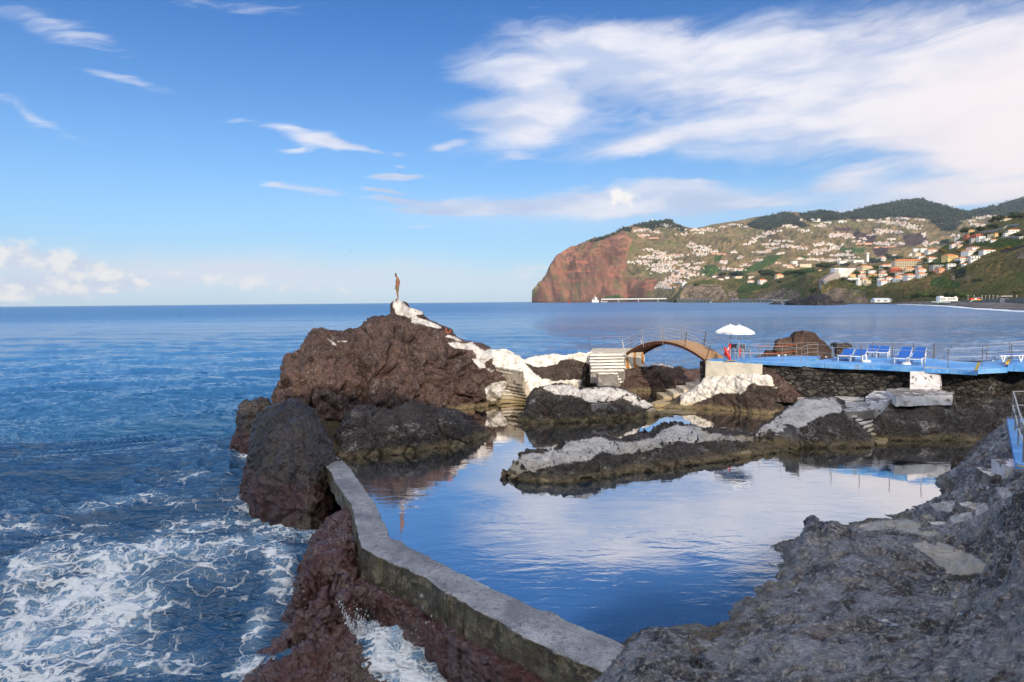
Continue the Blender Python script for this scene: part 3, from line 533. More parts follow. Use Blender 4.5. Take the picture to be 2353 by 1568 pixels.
# outer sea rock and the boulder at the head of the concrete wall
def SZ(lst, conv, zb): return [station_z(conv(X, Y), d, conv(bX, bY), zb) for (X, Y, d, bX, bY) in lst]
S = shell(SZ([(528, 1050, 38.2, 533, 1056), (541, 1010, 38.6, 536, 1058), (550, 975, 38.8, 545, 1061), (556, 928, 39, 556, 1063), (567, 920, 39, 568, 1064), (580, 919, 39, 580, 1064), (595, 915, 39, 592, 1064), (612, 921, 39, 606, 1064), (630, 940, 39, 625, 1062), (650, 1000, 39, 650, 1060)], idn, SEA), 110, 130, SEA, px=.95, pz=.8, back=1.0)
rock('sea_rock', [rough(S, .38, .7, .12, crack=.08, seed=12)], M_SEA, 'smaller reddish brown rock standing in the sea left of the great rock', cat='rock')
S = shell(SZ([(556, 1140, 30.8, 562, 1145), (572, 1065, 30.9, 566, 1155), (584, 1010, 31, 577, 1172), (590, 975, 31, 590, 1188), (604, 952, 31, 605, 1196), (625, 938, 31, 630, 1206), (655, 931, 31, 658, 1216), (684, 929, 30.6, 685, 1224), (706, 943, 30.2, 705, 1228),
    (727, 972, 29.7, 725, 1224), (745, 1010, 29, 744, 1214), (764, 1040, 28.3, 760, 1196), (776, 1060, 28.1, 775, 1180), (786, 1085, 28, 786, 1160)], idn, SEA), 230, 230, SEA, px=.85, pz=.8, back=.9)
rock('boulder', [rough(S, .32, .6, .13, crack=.12, csc=.5, seed=15)], M_SEA, 'big dark boulder with a red algae foot where the concrete pool wall begins', cat='rock')
S = shell(SZ([(755, 1040, 31.2, 765, 1052), (765, 1020, 32, 775, 1055), (785, 985, 32.5, 790, 1054), (800, 962, 33, 802, 1053), (818, 946, 33.2, 820, 1052), (834, 944, 33.4, 845, 1051), (862, 947, 33.6, 870, 1049), (900, 949, 33.8, 905, 1046), (924, 938, 34, 930, 1044), (948, 932, 34.2, 955, 1040), (970, 936, 34.3, 980, 1034), (1000, 946, 34.4, 1010, 1030),
    (1040, 944, 34.8, 1040, 1028), (1060, 952, 35, 1062, 1024), (1082, 970, 35, 1085, 1014), (1100, 982, 35, 1100, 1008), (1112, 993, 34.9, 1112, 1005), (1122, 1003, 34.9, 1121, 1004)], idn, 0), 290, 150, 0, px=.9, pz=.8, back=.9)
rock('low_rock', [rough(S, .34, .6, .12, crack=.16, csc=.55, seed=18)], M_POOL, 'long low dark rock with salt stains along the left edge of the pool', cat='rock')
# gap filler between boulder and great rock, ochre algae
S = shell(SZ([(640, 960, 33, 640, 1040), (690, 955, 33.5, 690, 1050), (740, 965, 34, 740, 1052), (790, 985, 34, 785, 1052), (830, 1000, 34, 830, 1045)], idn, 0), 90, 60, 0, px=.9, pz=.8, back=.6)
rock('ochre_rock', [rough(S, .3, .7, .1, seed=20)], rock_mat('ochre_algae_rock', (.05, .035, .02), (.12, .08, .03), dust=(.16, .12, .05)), 'ochre stained rock wedged behind the dark wet boulder', cat='rock')
# painted causeway rock between the great rock and the bridge
S = shell(SZ([(1100, 803, 48, 1140, 926), (1124, 803, 49, 1160, 926), (1150, 806, 49.3, 1175, 925), (1178, 813, 49.6, 1195, 925), (1206, 825, 49.8, 1215, 922), (1233, 819, 50, 1240, 918), (1262, 817, 50, 1270, 914), (1290, 816, 50.3, 1300, 910), (1320, 814, 50.6, 1330, 906), (1346, 811, 51, 1352, 904), (1372, 812, 51.5, 1378, 902), (1410, 815, 52, 1415, 900), (1440, 822, 52, 1445, 899)], idn, 0), 260, 150, 0, px=0, pz=1.35, back=.7)
S = rough(S, .30, .6, .07, crack=.05, seed=23)
DK = [[c2(*q) for q in pl] for pl in ([(140, 500), (240, 535), (370, 530), (480, 500), (500, 465), (560, 455), (700, 475), (780, 520), (815, 560), (760, 610), (720, 650), (620, 655), (520, 665), (430, 680), (370, 650), (310, 655), (240, 600), (180, 545)],
     [(750, 640), (800, 615), (880, 620), (940, 640), (980, 700), (1000, 760), (800, 760), (710, 700)])]
rock('causeway_rock', [S], M_PAINT, 'white painted rock saddle with a bare dark patch left of the footbridge', white=[[(1085, 780), (1480, 780), (1480, 960), (1120, 960), (1128, 900), (1150, 870), (1110, 850)]], dark=DK, soft=5)
# rock under the bridge
S = shell(SZ([(1405, 870, 50, 1410, 900), (1425, 850, 50.5, 1430, 899), (1450, 846, 51, 1450, 899), (1480, 842, 51.5, 1478, 899), (1500, 838, 51.8, 1500, 899), (1523, 838, 52.4, 1523, 899), (1545, 845, 53, 1545, 898), (1560, 846, 53.2, 1560, 898), (1575, 847, 53.4, 1575, 897), (1592, 851, 53.6, 1590, 896), (1612, 862, 53.6, 1605, 895), (1626, 872, 53.6, 1615, 894)], idn, 0), 170, 90, 0, px=.8, pz=.8, back=1)
rock('bridge_rock', [rough(S, .32, .7, .10, crack=.12, seed=26)], M_BIG, 'rounded brown rock beneath the arched footbridge with a white painted shelf', soft=4, white=[[c2(*q) for q in [(1150, 470), (1350, 480), (1440, 480), (1600, 485), (1665, 545), (1630, 548), (1550, 515), (1440, 515), (1340, 515), (1180, 555)]]])
# centre rock
S = shell(SZ([(1182, 967, 38.7, 1183, 969), (1196, 957, 38.8, 1194, 971), (1206, 946, 39, 1206, 972), (1213, 925, 39.2, 1218, 973), (1222, 908, 39.5, 1230, 973.5), (1232, 894, 39.8, 1245, 973.5), (1250, 889, 40.1, 1265, 973), (1278, 886, 40.3, 1290, 972.5), (1310, 886, 40.4, 1320, 971.5), (1330, 893, 40.5, 1340, 970), (1366, 892, 40.7, 1372, 968), (1400, 893, 41, 1404, 966), (1425, 898, 41.2, 1430, 964), (1456, 909, 41.3, 1458, 962), (1478, 922, 41.2, 1480, 960),
    (1490, 930, 41, 1495, 958), (1504, 945, 40.6, 1515, 956), (1530, 951, 40.2, 1535, 954), (1548, 953, 40, 1550, 953.5)], idn, 0), 260, 120, 0, px=.9, pz=.75, back=1)
rock('white_capped_rock', [rough(S, .26, .7, .10, crack=.12, csc=.6, seed=29)], M_POOL, 'rock in the middle of the pool with a flaking white painted cap', soft=5,
     white=[[c2(*q) for q in pl] for pl in ([(320, 740), (450, 710), (600, 715), (690, 760), (850, 745), (1000, 745), (1200, 790), (1330, 850), (1420, 900), (1480, 960), (1470, 985), (1360, 975), (1250, 900), (1100, 850), (1020, 890), (900, 905), (780, 905), (720, 850), (640, 830), (480, 820), (360, 780)],)])
# long spit in front
S = shell(SZ([(1152, 1090, 26.2, 1153, 1094), (1164, 1078, 26.4, 1162, 1099), (1185, 1064, 26.8, 1188, 1107), (1206, 1048, 27.2, 1215, 1111), (1232, 1046, 27.3, 1240, 1113), (1262, 1048, 27.4, 1264, 1113), (1283, 1040, 27.6, 1290, 1113), (1303, 1022, 28, 1315, 1112), (1334, 1013, 28.3, 1345, 1108), (1368, 1009, 28.6, 1380, 1102), (1400, 1013, 28.9, 1412, 1096), (1420, 1022, 29.1, 1430, 1093), (1446, 1021, 29.5, 1452, 1090), (1476, 1016, 30, 1480, 1087), (1504, 1011, 30.4, 1510, 1083), (1520, 995, 30.8, 1530, 1080),
    (1554, 985, 31.2, 1562, 1076), (1592, 988, 31.4, 1598, 1070), (1622, 1000, 31.4, 1628, 1066), (1670, 1001, 31.5, 1672, 1060), (1710, 1007, 31.6, 1705, 1054), (1738, 1011, 31.8, 1735, 1050), (1752, 1012, 32, 1770, 1044), (1800, 1024, 32.2, 1805, 1038), (1830, 1030, 32.2, 1835, 1034)], idn, 0), 420, 150, 0, px=.85, pz=.7, back=1)
rock('rock_spit', [rough(S, .26, .75, .11, crack=.14, csc=.7, seed=33)], M_POOL, 'long low spit of rock reaching into the pool with a worn white crest', soft=6,
     white=[[(1160, 1070), (1190, 1055), (1206, 1043), (1290, 1035), (1300, 1015), (1370, 1003), (1420, 1015), (1500, 1008), (1520, 988), (1554, 978), (1600, 980), (1630, 996), (1760, 1005), (1760, 1016), (1640, 1012), (1600, 1020), (1560, 1012), (1520, 1030), (1440, 1046), (1380, 1040), (1350, 1060), (1290, 1066), (1240, 1082), (1190, 1090)]])
# rock with the two flights
S = shell(SZ([(1740, 1002, 32, 1742, 1012), (1746, 989, 32.4, 1752, 1020), (1772, 974, 33, 1780, 1025), (1797, 955, 33.6, 1805, 1027), (1817, 942, 34, 1830, 1028), (1850, 922, 34.6, 1858, 1029), (1875, 918, 35, 1882, 1029), (1915, 918, 35.2, 1920, 1029), (1940, 930, 34.6, 1942, 1029), (1955, 945, 34, 1956, 1029), (1972, 965, 33.4, 1975, 1029), (1990, 985, 33, 1994, 1028), (2006, 1008, 32.6, 2010, 1027), (2012, 1020, 32.3, 2014, 1026)], idn, 0), 210, 120, 0, px=.85, pz=.8, back=1)
rock('stepped_rock', [rough(S, .24, .8, .10, crack=.10, seed=37)], M_POOL, 'hump shaped rock half painted white between two worn flights of steps', soft=6,
     white=[[c3(*q) for q in [(440, 870), (480, 800), (640, 690), (780, 590), (1010, 590), (1060, 640), (1050, 690), (980, 700), (900, 715), (850, 760), (760, 800), (700, 860), (620, 840), (560, 800), (500, 860)]]])
# rock under the white slab and along the foot of the retaining wall
S = shell(SZ([(2000, 960, 34, 2010, 1010), (2010, 940, 34.5, 2020, 1012), (2022, 928, 35, 2035, 1012), (2050, 922, 35.4, 2062, 1013), (2090, 915, 35.6, 2100, 1013), (2140, 914, 35.8, 2145, 1013), (2184, 916, 36, 2185, 1013), (2205, 935, 36, 2205, 1013), (2216, 960, 35.6, 2215, 1014), (2226, 990, 34.6, 2232, 1015)], idn, 0), 210, 130, 0, px=.8, pz=.7, back=1)
rock('slab_rock', [rough(S, .24, .7, .09, crack=.1, seed=41)], M_POOL, 'dark rounded rock carrying the white concrete slab', soft=6)
S = shell(SZ([(2180, 930, 36.5, 2190, 1011), (2205, 918, 37, 2212, 1013), (2240, 905, 37.3, 2245, 1014), (2290, 896, 37.4, 2290, 1015), (2340, 890, 37.4, 2340, 1016), (2400, 885, 37.4, 2400, 1018), (2480, 880, 37.2, 2480, 1020), (2560, 880, 37, 2560, 1022)], idn, 0), 210, 120, 0, px=.8, pz=.8, back=.4)
rock('wall_foot_rock', [rough(S, .36, .6, .11, crack=.1, seed=44)], M_POOL, 'dark salt streaked rock along the foot of the retaining wall at the right', soft=14)
S = shell(SZ([(2205, 1005, 33.5, 2204, 1010), (2218, 975, 33.9, 2220, 1016), (2235, 990, 33.7, 2238, 1018), (2255, 1008, 33.3, 2256, 1018)], idn, 0), 50, 50, 0, px=.8, pz=.8, back=1)
rock('wedge_rock', [rough(S, .12, 1., .06, seed=46)], M_POOL, 'small pointed ochre rock at the waterline below the dark wall')
# rock below the left landing
S = shell(SZ([(1500, 931, 43.8, 1500, 936), (1540, 925, 44, 1545, 940), (1590, 900, 44.0, 1595, 940), (1622, 872, 43.4, 1622, 941), (1650, 864, 42.9, 1650, 943), (1690, 862, 42.1, 1690, 946), (1730, 860, 41.2, 1730, 951), (1765, 862, 40.8, 1770, 953), (1795, 880, 41.0, 1800, 950), (1820, 892, 41.6, 1822, 946), (1840, 898, 42.2, 1842, 938), (1856, 910, 42.4, 1855, 932)], idn, 0), 260, 110, 0, px=.9, pz=.8, back=.6)
rock('landing_rock', [rough(S, .26, .7, .10, crack=.08, seed=49)], M_PAINT, 'partly whitewashed rock carrying the cream landing at the right end of the footbridge', soft=5,
     white=[[c3(*q) for q in [(-60, 420), (540, 400), (570, 440), (600, 490), (700, 510), (780, 520), (780, 560), (700, 555), (640, 530), (560, 510), (420, 480), (390, 520), (370, 560), (200, 560), (100, 600), (0, 640), (-80, 640)]]])
# dark bank between landing rock and retaining wall
S = shell(ST([(1738, 850, 42.0, 1744, 41.2), (1755, 842, 41.8, 1764, 40.8), (1775, 848, 41.4, 1784, 40.4), (1798, 868, 41.0, 1806, 40.2), (1820, 886, 40.7, 1828, 40.0), (1840, 900, 40.5, 1842, 39.9)], idn), 100, 70, 1.1, px=.8, pz=.8, back=.5, under=.35)
rock('brown_bank_rock', [rough(S, .2, .9, .08, seed=52)], M_BIG, 'bare brown rock face under the blue deck left of the masonry wall')
# sea stack behind the deck
S = shell(SZ([(1690, 838, 56, 1690, 930), (1730, 826, 56, 1728, 930), (1765, 810, 56.5, 1760, 932), (1780, 803, 57, 1778, 932), (1783, 788, 57, 1785, 932), (1797, 776, 57.3, 1797, 932), (1820, 776, 57.5, 1820, 932), (1826, 766, 57.6, 1830, 932), (1842, 763, 57.6, 1845, 932), (1860, 766, 57.6, 1860, 932), (1882, 778, 57.6, 1880, 932), (1898, 793, 57.6, 1896, 930), (1905, 810, 57.4, 1903, 928), (1906, 830, 57.2, 1905, 926)], idn, SEA), 170, 130, SEA, px=.8, pz=.7, back=1)
rock('sea_stack', [rough(S, .4, .6, .14, crack=.1, seed=55)], M_STACK, 'rough brown sea stack rising behind the blue deck', cat='rock')
S = shell(SZ([(1580, 862, 58, 1580, 930), (1592, 850, 58.3, 1592, 930), (1604, 848, 58.4, 1602, 930), (1616, 856, 58.4, 1616, 930), (1628, 866, 58.2, 1628, 930)], idn, SEA), 50, 40, SEA, back=1)
rock('small_sea_rock', [rough(S, .15, 1, .08, seed=57)], M_BIG, 'small dark rock in the sea seen under the footbridge')
# ------------------------------------------------------------------ concrete pool wall
def smoothline(pts, n):
    a = np.array([[p_.x, p_.y, p_.z] for p_ in pts]); d = np.r_[0, np.cumsum(np.linalg.norm(np.diff(a, axis=0), axis=1))]; t = np.linspace(0, d[-1], n)
    return np.stack([np.interp(t, d, a[:, k]) for k in range(3)], 1)
ZW = .30
outl = [(545, 100), (562, 120), (600, 190), (645, 250), (690, 320), (712, 400), (740, 510), (757, 572), (830, 608), (900, 645), (1000, 690), (1100, 742), (1200, 800), (1300, 858), (1400, 915), (1500, 968), (1600, 1030), (1700, 1082), (1800, 1130), (1900, 1182), (2020, 1235), (2140, 1282), (2240, 1330)]
inn = [(600, 42), (632, 62), (692, 125), (738, 190), (775, 240), (812, 290), (850, 360), (885, 430), (921, 512), (1000, 556), (1090, 600), (1180, 648), (1290, 705), (1400, 760), (1500, 805), (1600, 848), (1700, 895), (1800, 940), (1900, 980), (2000, 1022), (2110, 1068), (2220, 1110), (2330, 1160)]
O = smoothline([P(*c6(*q), ZW) for q in outl], 420); I = smoothline([P(*c6(*q), ZW) for q in inn], 420)
d_ = O-I; d_ /= np.linalg.norm(d_, axis=1, keepdims=True)
jo = fbm(O*.9+5, 4)*.09+np.where(worley(O*1.3)[0] < .22, -.05, 0); ji = fbm(I*.9+25, 4)*.07; O = O+d_*jo[:, None]; I = I+d_*ji[:, None]
tv = np.linspace(0, 1, 420); ledge = .16+.14*np.interp(tv, [0, .25, .35, .7, .85, 1], [0, 0, .6, .8, .5, .3])
prof = [I+[0, 0, -2.6]]
for k in range(8): prof.append(I+[0, 0, -2.5+2.46*(k/7)])
prof.append(I-d_*0+[0, 0, -.012]); 
for k in range(16): prof.append(I+d_*.03+(O-I-d_*.06)*(k/15)+[0, 0, .012*math.sin(k/15*math.pi)])
prof.append(O+[0, 0, -.012]); hb = np.interp(tv, [0, .3, .35, .6, .8, 1], [.55, .55, .75, .85, .75, .5])[:, None]
for k in range(22): prof.append(O+d_*(.02+.05*k/21)+np.c_[np.zeros((420, 2)), -.03-hb*(k/21)])
lo = O+d_*.06+np.c_[np.zeros((420, 2)), -.03-hb]
V = np.array(prof); nr = V.shape[0]; p = V.reshape(-1, 3); N = gnorm(V).reshape(-1, 3)
amp = np.where(np.abs(N[:, 2]) > .6, .03, .10); n_ = fbm(p*1.6, 5, .6)
wf1, wf2, wid = worley(p*2.2); n_ = n_-np.clip(.22-wf1, 0, 1)*4*(wid > .6); p = p+N*(amp*n_)[:, None]+np.stack([fbm(p*.7+3, 2), fbm(p*.7+8, 2), p[:, 0]*0], 1)*.05
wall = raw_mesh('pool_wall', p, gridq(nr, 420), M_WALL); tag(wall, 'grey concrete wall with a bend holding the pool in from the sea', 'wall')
# red ledge below the wall
prof = []
for k in range(12): prof.append(lo+d_*(-.3+(ledge[:, None]+.3)*(k/11))+[0, 0, .02-.05*k/11])
for k in range(1, 46): prof.append(lo+d_*(ledge[:, None]+.10*math.sin(k/45*3))+[0, 0, -.03-1.9*(k/45)])
V = np.array(prof); V = rough(V, .13, .9, .08, crack=.05, seed=61)
V2 = V
sel = slice(int(420*.30), 420)
led = rock('ledge_rock', [V[:, sel]], M_RED, 'dark red algae covered ledge running along the foot of the concrete wall', cat='rock')
# ------------------------------------------------------------------ red sea rock (height field) and the shore (height field)
def hf(name, pts, zs, xs, ys, m_, label, cat, amp, seed, white=(), kind=None, extra=None, soft=8, keep=None, crack=0, sm=.02, fineamp=.05, sc_=.9):
    gx, gy = np.meshgrid(xs, ys) if np.ndim(xs) == 1 else (xs, ys)
    z = rbf(pts, zs, np.stack([gx.ravel(), gy.ravel()], 1), sm).reshape(gx.shape)
    V = np.stack([gx, gy, z], 2); V = rough(V, amp, sc_, fineamp, crack=crack, csc=.8, seed=seed)
    return V
def ctrl(lst, conv):
    pts = []; zs = []
    for X, Y, z in lst: q = P(*conv(X, Y), z); pts.append((q.x, q.y)); zs.append(z)
    return pts, zs
RC = [(395, 600, -1.9), (420, 660, -1.9), (350, 740, -1.9), (350, 850, -1.9), (365, 930, -1.9), (330, 1010, -1.9), (270, 1080, -1.9), (200, 1160, -1.9), (158, 1210, -1.9), (160, 1285, -1.9), (300, 1305, -1.9), (480, 1262, -1.9), (620, 1215, -1.9), (770, 1180, -1.9), (830, 1130, -2.0),
      (470, 550, -1.9), (560, 480, -1.9), (400, 500, -2.4), (200, 900, -2.8), (50, 1200, -2.8), (100, 1400, -2.8), (600, 1350, -2.8), (250, 700, -2.8),
      (560, 430, -.9), (600, 395, -.3), (650, 400, -.1), (690, 520, 0), (640, 620, -.1), (560, 600, -.2), (480, 610, -.5), (430, 680, -.6), (540, 700, -.25), (620, 740, -.2), (450, 790, -.6), (540, 830, -.4), (640, 850, -.4), (430, 900, -.9), (560, 930, -.6), (660, 950, -.8), (400, 980, -1.0), (500, 1020, -.75), (620, 1040, -.9), (330, 1090, -1.2), (440, 1110, -.95), (560, 1110, -1.0), (690, 1090, -1.3), (250, 1180, -1.35), (350, 1190, -1.2), (480, 1180, -1.3), (600, 1150, -1.4), (250, 1240, -1.5), (720, 1130, -1.6), (860, 1080, -2.6), (900, 1160, -2.8), (1000, 1180, -3), (1200, 1260, -3), (300, 1400, -3.2), (450, 1400, -3.2), (600, 1290, -2.8), (760, 1250, -2.8), (900, 1300, -3), (300, 1345, -2.8), (450, 1320, -2.7), (760, 800, -.5), (720, 700, -.3), (740, 900, -1.0), (745, 1000, -1.6), (800, 960, -1.9)]
pts, zs = ctrl(RC, c6)
ys = np.linspace(12.2, 27, 480); xs = np.linspace(0, 1, 300)
GX = np.array([np.linspace(-8.2-.14*(y-15), -2.2-.2*(y-15), 300) for y in ys]); GY = np.repeat(ys[:, None], 300, 1)
V = hf('r', pts, zs, GX, GY, M_RED, '', '', .24, 71, fineamp=.17, sc_=1.1, crack=.08)
V = np.array(V); ox = np.interp(V[:, :, 1], O[::-1, 1], O[::-1, 0]) if O[0, 1] > O[-1, 1] else np.interp(V[:, :, 1], O[:, 1], O[:, 0])
over = V[:, :, 0] > ox+.15; V[:, :, 2] = np.where(over, np.minimum(V[:, :, 2], -1.2-(V[:, :, 0]-ox)*3), V[:, :, 2]); V[:, :, 0] = np.where(over, ox+.15, V[:, :, 0])
rock('red_sea_rock', [V], M_RED, 'pitted dark red rock washed by foam on the sea side of the concrete wall', cat='rock')
# front right shore
SC = [(-60, 1060, .15), (0, 1085, .25), (60, 1078, .2), (100, 1062, .05), (140, 985, .35), (160, 1000, .42), (250, 968, .45), (350, 965, .5), (430, 985, .5), (500, 1030, .3), (532, 1052, .15), (300, 1060, .55), (400, 1080, .55), (470, 1120, .25), (440, 1150, .3),
      (250, 925, -.35), (100, 940, -.7), (420, 930, -.35), (560, 980, -.3), (-120, 1040, -.5), (0, 1000, -.8), (560, 1020, .02), (610, 990, .05), (640, 950, .08), (700, 900, .08), (740, 850, .1), (770, 800, .1), (860, 760, .1), (865, 722, .1), (920, 708, .1), (975, 690, .08), (968, 640, .08), (1003, 618, .1),
      (660, 880, -.5), (760, 770, -.5), (900, 680, -.6), (850, 600, -1.2), (700, 750, -1.2), (500, 850, -1.3), (250, 800, -1.6), (950, 500, -1.4), (1050, 380, -1.4), (1300, 330, -.9), (1600, 280, -1.0), (1400, 200, -1.8), (1800, 100, -1.8), (1900, 60, -1.6), (600, 500, -2), (1000, 200, -2), (-200, 900, -1.6), (300, 600, -2),
      (1010, 600, .15), (1080, 600, .35), (1020, 530, .35), (1100, 500, .55), (1115, 400, .75), (1130, 375, .8), (1180, 400, .6), (1250, 380, .75), (1330, 385, .6), (1375, 400, .3), (1360, 380, .12), (1440, 355, .12), (1540, 340, .12), (1640, 333, .14), (1690, 335, .2), (1200, 470, .5), (1300, 450, .45), (1450, 400, .4), (1550, 410, .5), (1650, 400, .5), (1780, 370, .3), (1850, 400, .35),
      (1700, 325, .12), (1720, 290, .3), (1760, 258, .5), (1830, 240, .65), (1900, 232, .6), (1965, 216, .4), (1945, 185, .12), (1800, 300, .5), (1870, 300, .6), (1930, 290, .9),
      (1960, 175, .4), (1975, 130, .4), (2010, 80, .7), (2060, 20, 1.0), (2130, -60, 1.3), (2200, -130, 1.7), (1990, 60, .02), (2050, -10, .02), (2120, -90, .02), (2180, -150, .02), (2210, -175, .05),
      (2240, -100, 1.9), (2250, 0, 1.9), (2300, 80, 2.0), (2353, 150, 2.5), (2200, 60, 1.5), (2200, 150, 1.6), (2100, 100, 1.1), (2050, 200, 1.2), (2150, 250, 1.3), (2060, 300, 1.0), (1980, 330, .7), (1900, 370, .55), (2100, 330, 1.3), (2200, 250, 1.9), (2300, 220, 2.4),
      (1700, 480, .75), (1800, 500, .62), (1900, 520, .62), (2000, 560, .64), (2080, 600, .66), (2120, 640, .7), (1950, 640, .66), (1850, 580, .64), (2160, 560, 1.1), (2100, 480, 1.2), (2000, 460, .9), (2150, 400, 1.8), (2250, 400, 2.3), (2353, 350, 2.9), (2200, 650, 1.3), (2300, 600, 2.2), (2353, 500, 2.8), (2353, 800, 2.9), (2250, 750, 1.9), (2170, 760, 1.2),
      (1100, 640, .4), (1200, 600, .6), (1300, 560, .75), (1400, 500, .8), (1500, 470, .85), (1600, 450, .75), (1650, 420, .65), (1200, 700, .55), (1400, 650, .8), (1600, 600, .85), (1750, 560, .8), (1800, 640, .8), (1700, 700, .8), (1500, 720, .75), (1300, 750, .6), (1100, 750, .35), (1000, 740, .2), (900, 800, .25), (1000, 850, .4), (1200, 850, .62), (1400, 850, .75), (1600, 850, .85), (1800, 800, .9), (1950, 760, 1.0), (2050, 720, 1.0), (2000, 900, 1.25), (2100, 900, 1.6),
      (800, 880, .25), (900, 950, .45), (750, 960, .3), (650, 1010, .3), (600, 1060, .3), (700, 1100, .5), (850, 1080, .62), (1000, 1000, .65), (1200, 1000, .8), (1400, 1000, .9), (1600, 1000, 1.0), (1800, 1000, 1.15), (2000, 1050, 1.6), (2200, 1000, 2.2), (2353, 1000, 2.9), (1000, 1150, .85), (1300, 1150, 1.0), (1600, 1150, 1.2), (1900, 1150, 1.6), (2200, 1150, 2.4), (2353, 1270, 3.1), (600, 1180, .6), (520, 1220, .5), (800, 1220, .8), (1100, 1270, 1.05), (1500, 1270, 1.3), (1900, 1270, 1.9),
      (120, 1110, .5), (250, 1130, .75), (350, 1150, .75), (200, 1200, .85), (0, 1170, .45), (50, 1230, .7), (300, 1260, .85), (450, 1240, .55), (-100, 1160, -.1), (-180, 1200, -.55), (-120, 1250, -.2), (-330, 1220, -1.0), (-400, 1260, -1.5), (-250, 1280, -.8), (-560, 1240, -2.4), (-500, 1300, -2.2)]
pts, zs = ctrl(SC, c7)
for q in [(0, 9.5, -.2), (3, 9, .9), (6, 8, 1.7), (9, 8, 2.6), (3, 6, 1.8), (0, 6, 1.2), (8, 4, 3.4), (4, 2, 3.2), (0, 2, 3.0), (14, 10, 4.0), (16, 15, 3.9), (20, 24, 3.5), (-3, 8.5, -2.4), (-5, 10, -3), (-3, 4, 0), (14, 5, 4.6), (-2, 11.2, -2.2), (18.5, 18.5, 3.2), (17, 20, 2.0), (20, 20, 2.6), (22, 30, 1.5)]:
    pts.append(q[:2]); zs.append(q[2])
ys = np.concatenate([np.linspace(4.5, 8.5, 60), np.linspace(8.53, 18, 430), np.linspace(18.05, 31, 260)]); nx = 640; k = np.linspace(0, 1, nx)
GX = np.array([np.interp(k, [0, 1], [max(-5.2+.10*(y-8)*1.0, -5.2)+max(0, y-12.5)*.78, min(.80*y+3.6, 22)]) for y in ys]); GY = np.repeat(ys[:, None], nx, 1)
V = hf('s', pts, zs, GX, GY, M_SHORE, '', '', .16, 83, fineamp=.035, sc_=.9, sm=.01, crack=.0)
# keep cement flats and the waterline ledge calmer
nr, nc, _ = V.shape
p_ = V.reshape(-1, 3); wq = np.stack([fbm(p_*.6+k*7, 3) for k in range(3)], 1)*.9; pw_ = p_+wq; ax = pw_@np.array([.93, -.30, 0]); ay = pw_@np.array([.30, .93, 0]); V[:, :, 2] += (.13*ridged(np.stack([ax*.42, ay*1.5, p_[:, 2]], 1)+4, 5, .58)+.05*ridged(np.stack([ax*1.6, ay*5.0, p_[:, 2]*2], 1)+14, 4)).reshape(nr, nc)-.08
f1, f2, idv = worley(np.stack([ax*.5, ay*.9, p_[:, 2]*.5], 1)+3); V[:, :, 2] -= (.10*np.exp(-((f2-f1)/.03)**2)*(fbm(p_*.4+31, 2) > -.05)).reshape(nr, nc)
f1, f2, idv = worley(p_*2.6+9); V[:, :, 2] -= (.10*np.clip(.30-f1, 0, 1)*2*(idv > .55)*np.clip(.5+fbm(p_*.5+5, 2)*3, 0, 1)).reshape(nr, nc)
zq = V[:, :, 2]+.16*fbm(p_*.7+9, 3).reshape(nr, nc)+.10*GX[:nr]*.3; qq = zq/.20; fr_ = qq-np.floor(qq); V[:, :, 2] += .55*.20*(np.clip(fr_*2.2-.6, 0, 1)-fr_)*np.clip(V[:, :, 2]*4+.6, 0, 1)
CEM = [[c7(*q) for q in [(1700, 470), (1790, 455), (1900, 470), (2050, 530), (2150, 590), (2125, 650), (2010, 662), (1900, 660), (1900, 630), (1820, 572), (1720, 500)]],
       [c7(*q) for q in [(1350, 382), (1440, 352), (1560, 334), (1690, 332), (1790, 372), (1750, 398), (1850, 400), (1875, 432), (1800, 440), (1600, 400), (1450, 410)]]]
PUD = [[c7(*q) for q in pl] for pl in ([(1385, 538), (1440, 535), (1460, 555), (1410, 555)], [(1800, 725), (1850, 720), (2005, 795), (1940, 790), (1830, 750)], [(1440, 912), (1560, 905), (1700, 965), (1600, 968), (1450, 935)], [(1330, 955), (1400, 950), (1435, 985), (1360, 975)], [(1640, 622), (1680, 624), (1670, 636), (1640, 632)], [(1785, 688), (1830, 690), (1820, 705)], [(1440, 636), (1480, 640), (1470, 646)], [(480, 1092), (510, 1090), (520, 1170), (490, 1150)], [(1940, 868), (2010, 866), (2015, 885), (1960, 892)], [(1280, 1208), (1320, 1212), (1310, 1230), (1288, 1226)], [(1580, 712), (1620, 715), (1600, 724)], [(1780, 455), (1850, 465), (1855, 490), (1800, 478)])]
WS_ = [[c7(*q) for q in pl] for pl in ([(1760, 262), (1840, 240), (1960, 225), (1935, 290), (1850, 282), (1820, 260)], [(1900, 330), (1960, 300), (2060, 290), (2060, 330), (1960, 370)], [(2050, 250), (2130, 240), (2150, 280), (2080, 320)], [(2190, 150), (2240, 150), (2300, 200), (2230, 220)], [(1760, 300), (1850, 320), (1840, 340), (1770, 325)])]
S = shell(SZ([(1768, 1291, 17.8, 1769, 1294), (1782, 1283, 17.9, 1784, 1303), (1806, 1270, 18, 1806, 1306), (1832, 1256, 18.05, 1826, 1308), (1848, 1236, 18.1, 1840, 1316), (1856, 1208, 18.15, 1850, 1322), (1868, 1204, 18.1, 1866, 1324), (1884, 1217, 18, 1886, 1320), (1906, 1209, 17.9, 1910, 1312), (1934, 1211, 17.8, 1936, 1300), (1956, 1222, 17.7, 1960, 1290), (1984, 1250, 17.4, 1988, 1285)], idn, 0), 150, 70, 0, px=.8, pz=.7, back=1)
rock('pointed_rock', [rough(S, .12, 1.6, .07, seed=99, facet=.06, fsc=3)], M_SHORE, 'small jagged mossy rock with a pointed end jutting into the pool from the shore')
